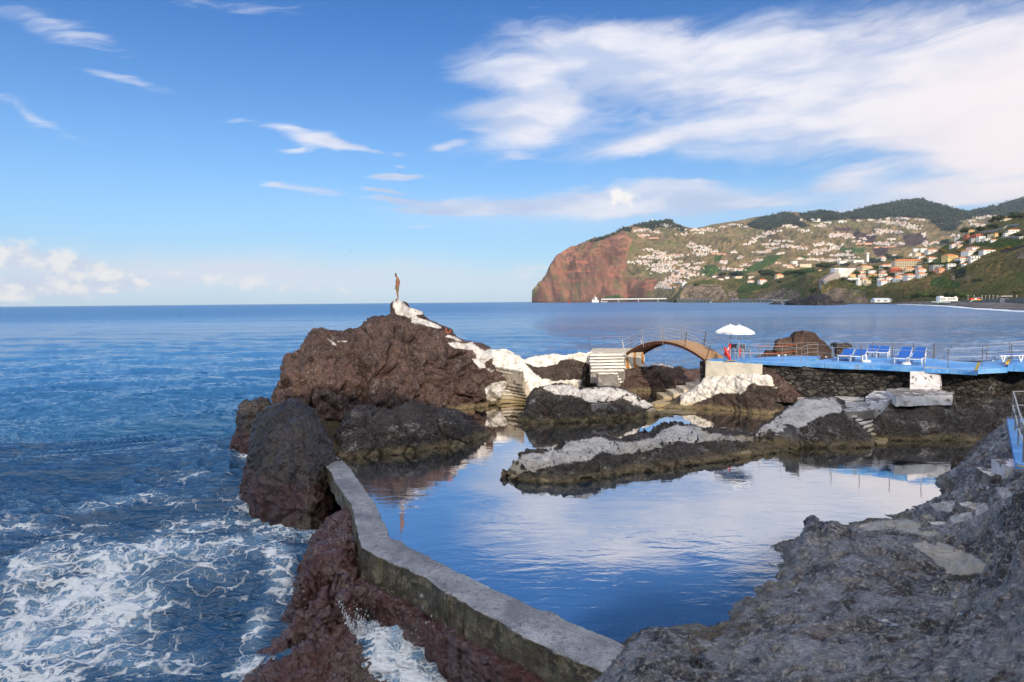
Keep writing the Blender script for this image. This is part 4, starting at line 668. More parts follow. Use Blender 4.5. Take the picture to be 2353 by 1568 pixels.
shore = rock('rocky_shore', [V], M_SHORE, None, white=WS_, extra={'puddle': PUD, 'cement': CEM}, soft=7, kind='structure')
# pool floor and pool surface
pf = []
ys = np.linspace(5, 56, 90); xs = np.linspace(-16, 34, 90); GX, GY = np.meshgrid(xs, ys); Z = -2.3+.5*fbm(np.stack([GX.ravel()*.2, GY.ravel()*.2, GX.ravel()*0], 1), 3).reshape(GX.shape)
# the floor stops at the wall: anything on the sea side is pushed under the sea bed
O2 = O[:, :2]
def seaside(x, y):
    xi = np.interp(y, O2[::-1, 1] if O2[0, 1] > O2[-1, 1] else O2[:, 1], O2[::-1, 0] if O2[0, 1] > O2[-1, 1] else O2[:, 0]); return x < xi+.1
ok = ~seaside(GX, GY) & (GY < 54-0*GX) & (GX > -12+.0*GY)
m_, g, out = mat('pool_bed'); p = g.pos(); n1 = g.noise(p, 1.2, 5, .65); bsdf(g, out, g.mix(g.sm(n1, .4, .65), (.05, .052, .04), (.20, .185, .13)), .9, g.bump(n1, .1)); M_BED = m_
Qf = gridq(90, 90); okf = ok.ravel()[Qf].all(1); fl = raw_mesh('pool_bed', np.stack([GX, GY, Z], 2).reshape(-1, 3), Qf[okf], M_BED); fl['kind'] = 'structure'
# water surface outline in plan
wl = [(q[0], q[1]) for q in I[::10, :2]]+[(I[-1, 0]+.6, I[-1, 1]-1.0), (3, 9.5), (9, 9.5), (16, 14), (21, 21), (24, 30), (26, 34), (20, 36), (16, 41), (14.5, 45), (16, 49), (14.5, 52.5), (12, 53.5), (7, 52.5), (4, 49), (-2, 46.5), (-7, 42), (-11, 36), (-10.5, 31)]
poly = np.array([(a, b) for a, b in wl])
ys = np.linspace(9, 54, 330); xs = np.linspace(-12, 27, 330); GX, GY = np.meshgrid(xs, ys); inside = polydist(GX.ravel(), GY.ravel(), poly).reshape(GX.shape)
# depth estimate for tinting: distance of the bed below the surface, shallow over the front shelf
zs_ = rbf(pts, zs, np.stack([GX.ravel(), GY.ravel()], 1), .01).reshape(GX.shape); frontm = np.clip((24-GY)/6, 0, 1)
bx_ = np.array([P(*c2(1700, 940), 0)[:2]]); dep = np.where(GY < 30, np.clip(-zs_, 0, 2.2), 2.2)
dep = dep*frontm+2.2*(1-frontm)
for (u, v, r_) in [(1650, 1042, 1.5), (1850, 1045, 1.8), (1600, 950, 1.2), (1560, 960, 1.5), (1180, 925, 1.6), (2150, 1022, 1.6), (1850, 965, 2.2)]:
    q = P(u, v, 0); dep = np.minimum(dep, .35+np.hypot(GX-q.x, GY-q.y)/r_)
Qw = gridq(330, 330); okf = (inside.ravel()[Qw] > -.02).all(1)
pw = raw_mesh('pool_water', np.stack([GX, GY, GX*0], 2).reshape(-1, 3), Qw[okf], M_WATER, {'depth': dep.ravel()}); pw['kind'] = 'structure'
# cliff of the mainland behind the viewpoint: its morning shade covers the pools
xs = np.linspace(-90, 110, 90); GX = np.repeat(xs[None], 40, 0); t = np.linspace(0, 1, 40)[:, None]
CL_Y, CL_Z = -26, 31.5
GY = CL_Y-6*t+0*GX+2*np.sin(GX*.1); GZ = -3+(CL_Z+3)*t+0*GX
V = np.stack([GX, GY, GZ], 2); V = rough(V, 1.2, .12, .3, seed=90); V = np.concatenate([V, np.stack([V[-1, :, 0], V[-1, :, 1]-40, V[-1, :, 2]], 1)[None], np.stack([V[-1, :, 0], V[-1, :, 1]-40, V[-1, :, 2]*0-3], 1)[None]])
cl = raw_mesh('mainland_cliff', V.reshape(-1, 3), gridq(V.shape[0], 90), M_STACK); cl['kind'] = 'structure'
M_TREAD = concrete('painted_tread', (.20, .17, .14), (.30, .27, .22), (.86, .81, .74), .36)
# ------------------------------------------------------------------ stairs, slabs, landings
def h4(X, Y): return (1882.4+X*.125, 770.6+Y*.125)
def h5(X, Y): return (1635.3+X*.07503, 741.2+Y*.07503)
def h8(X, Y): return (2147.1+X*.1951, 870.6+Y*.1951)
def stairs(name, label, BL, BR, TL, TR, n, m_, deep=1.0, amp=.035, fwd=.0, drop=.9, bkv=(0, .25, 0), nose=True):
    BL, BR, TL, TR = [Vector(q) for q in (BL, BR, TL, TR)]
    root = empty(name, (BL+BR)/2, label, 'stairs')
    f = Vector((0, -fwd, 0)); bkv = Vector(bkv)
    for i in range(n):
        t = i/(n-1); t2 = (i+deep)/(n-1)
        a = BL.lerp(TL, t)+f; b = BR.lerp(TR, t)+f; c = BR.lerp(TR, min(t2, 1+.6/(n-1)))+f; d = BL.lerp(TL, min(t2, 1+.6/(n-1)))+f; z = a.z
        jig = Vector((random.uniform(-.05, .05), random.uniform(-.03, .03), 0)); a = a+jig; b = b+jig
        c = c+bkv; d = d+bkv
        P8 = [(q.x, q.y, z-drop) for q in (a, b, c, d)]+[(q.x, q.y, z+random.uniform(-.012, .012)+i*.0007) for q in (a, b, c, d)]
        if nose:
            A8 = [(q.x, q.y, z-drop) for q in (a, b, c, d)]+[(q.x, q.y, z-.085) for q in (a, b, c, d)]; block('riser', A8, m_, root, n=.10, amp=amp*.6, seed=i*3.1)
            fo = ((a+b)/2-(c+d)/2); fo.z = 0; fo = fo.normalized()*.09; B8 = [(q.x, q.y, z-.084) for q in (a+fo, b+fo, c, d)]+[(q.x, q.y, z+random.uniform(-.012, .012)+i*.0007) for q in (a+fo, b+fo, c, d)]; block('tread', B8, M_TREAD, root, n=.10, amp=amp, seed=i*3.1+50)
        else: block('step', P8, m_, root, n=.10, amp=amp, seed=i*3.1)
    return root
def slab(name, label, poly, z, th, m_, cat='slab', n=.12, amp=.03, parent=None, seed=0):
    """slab with an irregular outline given by survey points on its top face"""
    pts = [P(u, v, z) for u, v in poly]; c = sum(pts, Vector())/len(pts); a = np.array([[q.x, q.y] for q in pts]+[[pts[0].x, pts[0].y]])
    d = np.r_[0, np.cumsum(np.linalg.norm(np.diff(a, axis=0), axis=1))]; N = max(24, int(d[-1]/n)); t = np.linspace(0, d[-1], N)
    ring = np.stack([np.interp(t, d, a[:, 0]), np.interp(t, d, a[:, 1])], 1); rows = []
    for k in range(5): rows.append(np.c_[ring, np.full(N, z-th+th*k/4-(.0 if k < 4 else .015))])
    for s in (.985, .9, .75, .5, .25, .02): rows.append(np.c_[(ring-[c.x, c.y])*s+[c.x, c.y], np.full(N, z+(.0))])
    V = np.array(rows).reshape(-1, 3); V = V+amp*np.stack([fbm(V*1.7+seed+k*13.7, 3, .6) for k in range(3)], 1)*[1, 1, .6]
    o = raw_mesh(name, V, gridq(len(rows), N), m_, {'paint': np.ones(len(V))}, smooth=False)
    if parent: o.parent = parent; o.matrix_parent_inverse = Matrix.Translation(-Vector(parent.location))
    elif label: tag(o, label, cat)
    return o
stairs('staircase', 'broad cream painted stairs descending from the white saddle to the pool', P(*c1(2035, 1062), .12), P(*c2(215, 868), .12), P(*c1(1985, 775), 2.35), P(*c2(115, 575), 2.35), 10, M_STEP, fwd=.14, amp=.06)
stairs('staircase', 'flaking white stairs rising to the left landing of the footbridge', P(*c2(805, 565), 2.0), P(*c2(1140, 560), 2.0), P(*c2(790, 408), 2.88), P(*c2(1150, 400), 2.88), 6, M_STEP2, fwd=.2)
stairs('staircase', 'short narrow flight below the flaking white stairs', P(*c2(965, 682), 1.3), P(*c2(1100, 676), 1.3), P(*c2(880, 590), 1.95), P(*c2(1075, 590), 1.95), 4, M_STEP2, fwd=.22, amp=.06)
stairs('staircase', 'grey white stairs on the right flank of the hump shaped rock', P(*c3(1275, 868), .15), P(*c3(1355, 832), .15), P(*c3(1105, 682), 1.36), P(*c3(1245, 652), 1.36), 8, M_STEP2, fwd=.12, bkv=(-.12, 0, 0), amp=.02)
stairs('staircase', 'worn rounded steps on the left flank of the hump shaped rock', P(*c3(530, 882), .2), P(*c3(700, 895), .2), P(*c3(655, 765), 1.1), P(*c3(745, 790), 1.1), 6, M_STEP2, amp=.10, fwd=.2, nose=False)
stairs('staircase', 'low worn steps at the left tip of the rock spit', P(1176, 1092, .18), P(1262, 1100, .18), P(1214, 1056, .62), P(1262, 1058, .62), 4, M_STEP2, amp=.09, fwd=.02)
root = empty('staircase', P(*c2(1800, 850), .3), 'cream stairs climbing sideways from the water to the right bridge landing', 'stairs')
for i in range(7):
    z = .42+.265*i; q = P(1176.5+(1548+104*i)*.2251, 723.5+(838-36*i)*.2251, z); x1 = 13.5-.05*i
    block('step', box8(q.x, x1-.01*i, q.y, q.y+2.2, z-.55, z), M_STEP, root, n=.12, amp=.035, seed=i*2.3)
slab('stone_slab', 'flat pale slab just above the water at the foot of the cream stairs', [c2(*q) for q in [(1405, 905), (1480, 875), (1560, 858), (1640, 868), (1705, 888), (1660, 905), (1460, 915)]], .24, .5, M_STEP)
slab('stone_slab', 'low wet slab at the waterline right of the white capped rock', [c2(*q) for q in [(1480, 985), (1660, 962), (1890, 990), (1880, 1005), (1740, 1015), (1520, 1000)]], .05, .4, M_STEP2)
slab('stone_slab', 'small white slab at the right end of the white capped rock', [c2(*q) for q in [(1350, 965), (1420, 948), (1475, 968), (1440, 985), (1380, 985)]], .38, .5, M_STEP)
slab('stone_slab', 'small white ledge set in the face of the white capped rock', [c2(*q) for q in [(770, 905), (800, 890), (1000, 872), (1025, 885), (1010, 900), (820, 918)]], .95, .4, M_STEP2)
slab('stone_slab', 'brown ledge slab along the front of the rock spit', [c3(*q) for q in [(80, 975), (200, 945), (380, 932), (430, 945), (420, 975), (280, 985), (110, 998)]], .20, .5, M_STEP2)
slab('stone_slab', 'little bottom slab below the grey white stairs', [c3(*q) for q in [(1285, 885), (1360, 845), (1388, 880), (1370, 905), (1310, 908)]], .12, .4, M_STEP2)
slab('stone_slab', 'flat landing slab on top of the hump shaped rock', [c3(*q) for q in [(1000, 628), (1100, 612), (1220, 612), (1295, 648), (1280, 672), (1090, 682), (1050, 650)]], 1.40, .4, M_STEP2)
slab('stone_slab', 'pale slab with a step between the hump shaped rock and the masonry wall', [c3(*q) for q in [(985, 590), (1060, 545), (1215, 558), (1222, 600), (1100, 614), (1000, 606)]], 1.25, 1.6, M_STEP2)
slab('stone_slab', 'long thin white topped ledge at the foot of the masonry wall', [c3(*q) for q in [(745, 588), (770, 556), (900, 562), (1040, 576), (990, 600), (860, 592)]], 1.05, 1.2, M_STEP2)
# white platform: slab, side steps, block
root = empty('white_platform', P(*c3(1600, 560), 1.2), 'white painted concrete platform with a flaking block standing on it', 'platform')
slab('platform_slab', None, [c3(*q) for q in [(1375, 522), (1500, 512), (1640, 508), (1750, 524), (1838, 552), (1836, 566), (1640, 570), (1440, 577)]], 1.98, .50, M_SLABTOP, parent=root, n=.08, amp=.09)
slab('side_step', None, [c3(*q) for q in [(1228, 575), (1290, 535), (1370, 530), (1440, 580), (1330, 622), (1232, 608)]], 1.70, 1.0, M_SLAB, parent=root, n=.08)
slab('side_step', None, [c3(*q) for q in [(1225, 600), (1300, 600), (1330, 628), (1300, 655), (1240, 640)]], 1.42, .8, M_SLAB, parent=root, n=.08)
a = P(*c3(1540, 528), 1.95); b = P(*c3(1746, 530), 1.95); e = Vector((1.05, 1.1, 0))
P8 = [a, b, b+e, a+e]; P8 = [tuple(q) for q in P8]+[(q.x, q.y, 2.93) for q in P8]
block('block', P8, M_SLAB, root, n=.06, amp=.07)
# ------------------------------------------------------------------ bridge landings
m_, g, out = mat('rust_streaked_block'); p = g.pos(); n1 = g.noise(p, 1.1, 6, .6); n2 = g.noise(p, 7, 5, .7)
c = g.mix(g.sm(n1, .35, .7), (.80, .72, .58), (.60, .52, .40)); c = g.mix(g.sm(n2, .60, .72), c, (.25, .20, .15)); c = g.mix(g.sm(g.add(g.attr('rust'), g.mul(g.sub(n2, .5), .8)), .42, .75), c, (.50, .19, .025)); bsdf(g, out, c, .75, g.bump(n2, .02)); M_RSTB = m_
cor = [P(1353, 813, 2.9), P(1437.5, 811.5, 2.9), P(1481, 806.5, 2.9), P(1481, 800.5, 2.9), P(1362, 801, 2.9)]
Vs, Qs = [], []; parts = []
for (i, j) in ((0, 1), (1, 2), (2, 3), (3, 4), (4, 0)):
    a, b = cor[i], cor[j]; n = max(3, int((b-a).length/.07)); s = np.linspace(0, 1, n)[None, :, None]; t = np.linspace(0, 1, 34)[:, None, None]
    A0 = np.array([a.x, a.y, .6]); B0 = np.array([b.x, b.y, .6]); G_ = (A0*(1-s)+B0*s)+t*np.array([0, 0, 2.3]); parts.append((G_.reshape(-1, 3), gridq(34, n)))
bm = prism([(q.x, q.y) for q in cor], 2.5, 2.902); bm.verts.ensure_lookup_table()
V, Q = merge(parts); V = V+.03*np.stack([fbm(V*2+k*9, 3) for k in range(3)], 1)
ru = cover(V, [[c2(*q) for q in pl] for pl in ([(1158, 392), (1186, 392), (1190, 480), (1204, 560), (1216, 640), (1172, 640), (1165, 500)], [(1240, 378), (1266, 378), (1263, 500), (1312, 535), (1330, 560), (1262, 560), (1236, 510)], [(1322, 370), (1350, 370), (1346, 490), (1420, 500), (1420, 512), (1320, 500)])], 1.2)
landing = raw_mesh('bridge_landing', V, Q, M_RSTB, {'rust': ru}, smooth=False); tag(landing, 'cream concrete landing with orange rust streaks at the left end of the footbridge', 'landing')
o = bmobj('landing_top', bm, M_STEP); o.parent = landing
# right block under the deck
fl_ = [P(1622, 828, 2.95), P(1680, 831.5, 2.95), P(1752, 836, 2.95)]
for_poly = [(q.x, q.y) for q in fl_]+[(fl_[2].x+.8, fl_[2].y+1.6), (fl_[0].x+1.6, fl_[0].y+2.2)]
parts = []
for i in range(2):
    a, b = fl_[i], fl_[i+1]; n = int((b-a).length/.08); s = np.linspace(0, 1, n)[None, :, None]; t = np.linspace(0, 1, 30)[:, None, None]
    parts.append(((np.array([a.x, a.y, 1.2])*(1-s)+np.array([b.x, b.y, 1.2])*s+t*np.array([0, 0, 1.72])).reshape(-1, 3), gridq(30, n)))
a = fl_[0]; b = Vector((for_poly[4][0], for_poly[4][1], 0)); s = np.linspace(0, 1, 30)[None, :, None]
parts.append(((np.array([b.x, b.y, 1.2])*(1-s)+np.array([a.x, a.y, 1.2])*s+t*np.array([0, 0, 1.72])).reshape(-1, 3), gridq(30, 30)))
V, Q = merge(parts); V = V+.04*np.stack([fbm(V*1.5+k*9, 3) for k in range(3)], 1)
lb = raw_mesh('bridge_landing', V, Q, M_PIER, smooth=False); tag(lb, 'cream painted block under the blue deck at the right end of the footbridge', 'landing')
o = bmobj('landing_core', prism([(x, y+.12) for x, y in for_poly], .5, 2.85), M_STEP); o.parent = lb
# masonry retaining wall
ln = [P(*c3(X, Y), 2.93) for X, Y in [(515, 341), (640, 350), (780, 357), (1050, 367), (1330, 376), (1640, 390), (2015, 404), (2225, 384), (2343, 372), (2520, 368), (2700, 366)]]
L = smoothline(ln, 330); t = np.linspace(0, 1, 70)[:, None, None]; G_ = L[None]*[1, 1, 0]+np.array([0, 0, -.8])+t*np.array([0, 0, 3.70])
p = G_.reshape(-1, 3); f1, f2, idv = worley(p*[1.15, 1.15, 2.5]+fbm(p*.8, 2)[:, None]*.4); dsp = np.clip((f2-f1)*2.2, 0, 1)*.13+idv*.07+.10*fbm(p*.4, 3); p = p+np.outer(dsp, [0, -1, 0])
rw = raw_mesh('retaining_wall', p, gridq(70, 330), M_STONE); tag(rw, 'dark basalt masonry wall holding up the blue sun deck', 'wall')
bk = [(q[0], q[1]+.25) for q in L[::20]]+[(L[-1, 0], L[-1, 1]+5), (30, 43), (24, 43.5), (19, 43.5), (14.5, 45), (12.3, 44.6)]
o = bmobj('wall_core', prism(bk, -2.5, 2.85), M_STONE); o.parent = rw
# ------------------------------------------------------------------ blue decks
def deck(name, label, poly, z, th, seed=0):
    o = bmobj(name, prism([(P(u, v, z).x, P(u, v, z).y) for u, v in poly], z-th, z), M_DECK); return tag(o, label, 'deck')
deck('sun_deck', 'bright blue deck with the two white parasols beside the footbridge', [c3(*q) for q in [(102, 312), (300, 322), (500, 337), (640, 344), (782, 353), (800, 330), (905, 302), (912, 289), (640, 293), (470, 300), (240, 303), (125, 305)]], 3.0, .13)
deck('sun_deck', 'wide blue deck carrying the blue loungers above the masonry wall', [c3(*q) for q in [(784, 335), (1050, 350), (1330, 358), (1640, 375), (1812, 380), (2014, 393), (2036, 336), (1738, 320), (1732, 309), (1500, 297), (1280, 291), (1120, 297), (990, 307)]], 3.12, .26)
deck('sun_deck', 'small blue deck bay between two yellow painted edges', [c3(*q) for q in [(2018, 384), (2226, 374), (2240, 318), (2042, 330)]], 3.22, .25)
deck('sun_deck', 'raised blue deck at the right edge with one flat lounger', [c3(*q) for q in [(2229, 352), (2343, 355), (2560, 355), (2560, 302), (2241, 315)]], 3.34, .34)
def strip(u0, u1, z0, w, lab):
    a, b = P(*u0, z0), P(*u1, z0); d = (b-a).normalized(); n = Vector((-d.y, d.x, 0))*w; bm = bmesh.new(); vs = [bm.verts.new(q+Vector((0, 0, dz))) for dz in (.0, .012) for q in (a-n*.3, b-n*.3, b+n, a+n)]
    for f in ((0, 1, 5, 4), (1, 2, 6, 5), (2, 3, 7, 6), (3, 0, 4, 7), (4, 5, 6, 7), (3, 2, 1, 0)): bm.faces.new([vs[i] for i in f])
    return tag(bmobj('edge_marking', bm, M_YEL), lab, 'marking')
strip(c3(1640, 373.5), c3(1795, 378.5), 3.122, .10, 'yellow painted edge line in front of the loungers')
strip(c3(2014, 392), c3(2036, 337), 3.124, .12, 'yellow edge line at the left side of the small blue deck bay')
strip(c3(2229, 351), c3(2241, 317), 3.344, .12, 'yellow edge line at the step up to the rightmost raised deck')
strip(h5(470, 1180), h5(750, 1160), 3.004, .10, 'short yellow edge line above the cream block below the red floats')
# ------------------------------------------------------------------ railings
def railing(name, label, bases, h=.92, rails=(.45, .90), mp=M_STEEL, mr=None, r=.018, rr=.010, bal=None):
    pts = [P(u, v, z) for (u, v, z) in bases]; root = empty(name, pts[0], label, 'railing')
    for q in pts:
        bm = bmesh.new(); tube(bm, [rel(root, q), rel(root, q)+Vector((0, 0, h))], r, 8); tube(bm, [rel(root, q), rel(root, q)+Vector((0, 0, .012))], r*2.4, 10); bmobj('post', bm, mp, root)
    for k in rails:
        bm = bmesh.new(); tube(bm, [rel(root, q)+Vector((0, 0, k)) for q in pts], rr*.75, 6); bmobj('rail', bm, mr or M_RAILW, root)
    return root
railing('railing', 'thin post railing along the front edge of the lounger deck', [(*h4(-560, 470), 3.0), (*h4(255, 490), 3.12), (*h4(780, 520), 3.12), (*h4(1338, 550), 3.12), (*h4(1930, 585), 3.12)][1:], mp=M_DARKPOST, rails=(.42, .86), rr=.009)
railing('railing', 'post railing along the seaward edge behind the loungers', [(*h4(330, 412), 3.12), (*h4(537, 400), 3.12), (*h4(760, 392), 3.12), (*h4(975, 386), 3.12), (*h4(1348, 390), 3.12), (*h4(1733, 403), 3.12), (*h4(2115, 418), 3.12)], mp=M_DARKPOST, rails=(.45, .90), rr=.011)
railing('railing', 'post railing beside the two yellow painted deck edges', [(*c3(1807, 375), 3.12), (*c3(2047, 364), 3.22), (*c3(2252, 346), 3.34), (*c3(2420, 346), 3.34)], mp=M_DARKPOST, rails=(.55, 1.0), h=1.05, rr=.010)
railing('railing', 'seaward railing behind the rightmost raised deck', [(*c3(1705, 312), 3.12), (*c3(2080, 328), 3.22), (*c3(2238, 317), 3.34), (*c3(2440, 308), 3.34)], mp=M_DARKPOST, rails=(.5, .98), h=1.0, rr=.010)
railing('railing', 'white tube railing along the front of the parasol deck', [(*h5(825, 1140), 3.0), (*h5(1480, 1172), 3.0), (*h5(2160, 1212), 3.0), (*c3(775, 343), 3.0), (*c3(818, 316), 3.0), (*c3(890, 312), 3.0), (*c3(990, 326), 3.05)], rails=(.46, .94), h=.95, rr=.012)
railing('railing', 'thin seaward railing behind the grey armchairs', [(*h5(610, 1060), 3.0), (*h5(1160, 1092), 3.0), (*h5(1445, 1048), 3.0), (*c3(742, 294), 3.0), (*c3(890, 290), 3.0)], rails=(.5, .9), h=.92, rr=.008)
railing('railing', 'white handrail frame on the cream landing below the parasols', [(*c3(300, 420), 2.0), (*c3(505, 420), 2.0)], rails=(.48, .95, 1.38), h=1.4, rr=.022)
railing('railing', 'three thin posts on the white landing left of the footbridge', [(*c2(793, 372), 2.9), (*c2(938, 350), 2.9), (*c2(1213, 345), 2.9)], mp=M_DARKPOST, rails=(.5, 1.0), h=1.05, rr=.006)
for (a, b, lab) in ((h5(1160, 705), c3(742, 208), 'orange rope stretched along the top of the seaward railing'), (h5(1160, 925), c3(742, 256), 'orange rope stretched along the lower seaward railing')):
    A_ = D(a[0], a[1], 44.6); B_ = D(b[0], b[1], 46.0); bm = bmesh.new(); tube(bm, [A_.lerp(B_, k/12)+Vector((0, 0, -.10*math.sin(k/12*math.pi))) for k in range(13)], .012, 6); tag(bmobj('rope', bm, M_ORANGE), lab, 'rope')
bm = bmesh.new(); pts_ = [D(*c1(X, Y), 44.7) for X, Y in [(1692, 496), (1690, 515), (1702, 532), (1716, 530), (1728, 508)]]; tube(bm, pts_, .022, 6); tag(bmobj('rope', bm, M_ORANGE), 'orange rope loop hanging on the dark crest left of the white saddle', 'rope')
# ------------------------------------------------------------------ arched footbridge
BA = P(1440, 812, 2.98); BB = P(1621.5, 827, 2.98); bd = (BB-BA); bd.z = 0; BL_ = bd.length; bd.normalize(); bp = Vector((-bd.y, bd.x, 0)); BWD = 1.75
if bp.y < 0: bp = -bp
bridge = empty('footbridge', BA, 'arched wooden footbridge with wire railings between the rocks and the blue deck', 'bridge')
def bz(t): return 1.02*4*t*(1-t)
def bpt(t, w, z=0): return bd*(BL_*t)+bp*w+Vector((0, 0, bz(t)+z))
for w in (0.0, BWD):
    bm = bmesh.new(); NS = 40
    prev = None
    for i in range(NS+1):
        t = i/NS; ring = [bm.verts.new(bpt(t, w+dx_, dz_)) for dx_, dz_ in ((-.04, -.18), (.04, -.18), (.04, 0), (-.04, 0))]
        if prev:
            for k in range(4): bm.faces.new((prev[k], prev[(k+1) % 4], ring[(k+1) % 4], ring[k]))
        else: bm.faces.new(ring)
        prev = ring
    bm.faces.new(prev[::-1]); bmesh.ops.recalc_face_normals(bm, faces=bm.faces); bmobj('beam', bm, M_RUST, bridge)
bm = bmesh.new()
for i in range(62):
    t0 = i/62+.0012; t1 = (i+1)/62-.0012; vs = [bm.verts.new(bpt(t, w, z)) for z in (.005, .05) for t, w in ((t0, -.10), (t1, -.10), (t1, BWD+.10), (t0, BWD+.10))]
    for f in ((0, 1, 5, 4), (1, 2, 6, 5), (2, 3, 7, 6), (3, 0, 4, 7), (4, 5, 6, 7), (3, 2, 1, 0)): bm.faces.new([vs[k] for k in f])
bmesh.ops.recalc_face_normals(bm, faces=bm.faces); bmobj('planking', bm, M_TEAK, bridge)
TS = (.0, .25, .5, .76, 1.0); slopes = [1.02*4*(1-2*t)/BL_ for t in TS]
for side, w in ((0, -.08), (1, BWD+.08)):
    tops = []
    for t, s_ in zip(TS, slopes):
        nrm_ = (Vector((0, 0, 1))-bd*s_*.85).normalized(); a = bpt(t, w, -.22); b = bpt(t, w, .05)+nrm_*1.0; bm = bmesh.new(); tube(bm, [a, b], .032, 8); bmobj('post', bm, M_DARKPOST if t > .6 else M_STEEL, bridge); tops.append((bpt(t, w, .05), nrm_))
    for k in (.28, .52, .76, .97):
        pts_ = []
        for i in range(4):
            A_ = tops[i][0]+tops[i][1]*k; B_ = tops[i+1][0]+tops[i+1][1]*k
            for j in range(6): pts_.append(A_.lerp(B_, j/6)+Vector((0, 0, -.03*math.sin(j/6*math.pi))))
        pts_.append(tops[4][0]+tops[4][1]*k); bm = bmesh.new(); tube(bm, pts_, .009, 5); bmobj('cable', bm, M_CABLE, bridge)
# ------------------------------------------------------------------ parasols, chairs, floats
def parasol(base, label, R_=.98, hr=1.78, ht=2.22, lean=0):
    root = empty('parasol', base, label, 'parasol', 'white parasols')
    bm = bmesh.new(); tube(bm, [(0, 0, 0), (0, 0, ht+.02)], .02, 8); bmobj('pole', bm, M_RAILW, root)
    bm = bmesh.new(); n = 8; sub = 5; rings = []
    for j in range(7):
        f = j/6; ring = []
        for i in range(n*sub):
            a = 2*math.pi*i/(n*sub); ph = (i % sub)/sub; rr_ = R_*f*(1-.05*math.sin(ph*math.pi)*f); ring.append(bm.verts.new((math.cos(a)*rr_, math.sin(a)*rr_, ht-(ht-hr)*f**1.35-.02*math.sin(ph*math.pi)*f)))
        rings.append(ring)
    ring = []
    for i in range(n*sub):
        a = 2*math.pi*i/(n*sub); ph = (i % sub)/sub; ring.append(bm.verts.new((math.cos(a)*R_*1.0, math.sin(a)*R_*1.0, hr-.12-.02*math.sin(ph*math.pi))))
    rings.append(ring); N_ = n*sub
    for j in range(1, len(rings)-1+0):
        for i in range(N_): bm.faces.new((rings[j][i], rings[j][(i+1) % N_], rings[j+1][(i+1) % N_], rings[j+1][i]))
    for i in range(N_): bm.faces.new((rings[0][0], rings[1][i], rings[1][(i+1) % N_]))
    for v in rings[0][1:]: bm.verts.remove(v)
    bmesh.ops.recalc_face_normals(bm, faces=bm.faces); c_ = bmobj('canopy', bm, M_CANVAS, root); md = c_.modifiers.new('s', 'SOLIDIFY'); md.thickness = .012
    bm = bmesh.new(); tube(bm, [(0, 0, ht), (0, 0, ht+.07)], [.03, .012], 8); bmobj('finial', bm, M_PLW, root)
    bm = bmesh.new()
    for i in range(n): a = 2*math.pi*i/n; tube(bm, [(0, 0, hr-.12), (math.cos(a)*R_*.55, math.sin(a)*R_*.55, hr+.16)], .007, 4)
    bmobj('stretcher', bm, M_STEEL, root); return root
parasol(P(*h5(832, 1140), 3.0), 'nearer white parasol standing left of the grey armchair, the higher of the pair')
parasol(P(*h5(566, 1095), 3.0), 'farther white parasol partly hidden behind the other, nearest the footbridge')
def armchair(base, rz, label):
    root = empty('armchair', base, label, 'chair', 'grey armchairs'); root.rotation_euler.z = rz
    bm = bmesh.new(); addbox(bm, -.24, .24, -.23, .23, .42, .45); bmobj('seat', bm, M_GREYP, root)
    bm = bmesh.new()
    for r_ in range(4):
        for c_ in range(1): addbox(bm, -.23, .23, .225, .25, .62+r_*.07, .67+r_*.07)
    for k in range(7): addbox(bm, -.23+k*.07, -.19+k*.07, .226, .249, .60, .90)
    bmobj('backrest', bm, M_GREYP, root)
    for sx in (-1, 1):
        bm = bmesh.new(); tube(bm, [(sx*.28, -.28, 0), (sx*.28, -.24, .60), (sx*.28, -.16, .66), (sx*.28, .10, .66), (sx*.28, .20, .60), (sx*.28, .34, 0)], .016, 7); bmobj('arm_frame', bm, M_RAILW, root)
        bm = bmesh.new(); tube(bm, [(sx*.25, .17, .44), (sx*.25, .25, .93)], .014, 7); bmobj('back_post', bm, M_RAILW, root)
    return root
armchair(P(*h5(745, 1085), 3.0), .35, 'grey plastic armchair with white tube frame between the parasol poles')
armchair(P(*h5(1000, 1100), 3.0), .35, 'grey plastic armchair with white tube frame right of the parasol poles')
def floatt(a, b, label, m_=M_REDB, r=.10):
    L_ = (b-a).length; root = empty('rescue_float', a, label, 'float', 'red rescue floats'); d = (b-a)
    pr = [(0, .15), (.08, .55), (.2, .9), (.45, 1.), (.7, .95), (.88, .62), (1, .12)]; bm = bmesh.new(); tube(bm, [d*t for t, _ in pr], [r*w for _, w in pr], 14); bmobj('float_body', bm, m_, root, smooth=True)
    bm = bmesh.new(); s_ = d.cross(Vector((0, 1, 0))).normalized()*.115; tube(bm, [d*.25+s_*.8, d*.32+s_*1.25, d*.5+s_*1.3, d*.6+s_*.85], .014, 6); bmobj('handle', bm, m_, root); return root
floatt(D(*h5(385, 745), 43.2), D(*h5(585, 1195), 43.0), 'red rescue float slanting down to the right on the post at the bridge end')
floatt(D(*h5(600, 650), 43.5), D(*h5(368, 1035), 43.3), 'red rescue float slanting down to the left, crossing behind the other on the post')
floatt(D(*h5(868, 770), 43.9), D(*h5(856, 1070), 43.9), 'orange red float standing upright behind the nearer parasol pole', r=.06)
q = P(*h5(475, 1158), 3.0); root = empty('float_post', q, 'leaning grey post carrying the crossed red floats', 'post'); bm = bmesh.new(); tube(bm, [(0, 0, 0), (0, 0, .62), (.06, 0, .95), (.15, 0, 1.28)], .03, 8); bmobj('shaft', bm, M_STEEL, root)
bm = bmesh.new(); tube(bm, [(-.10, -.03, .60), (.02, -.04, .66), (.08, -.03, .80)], .035, 7); bmobj('cloth', bm, M_CANVAS, root)
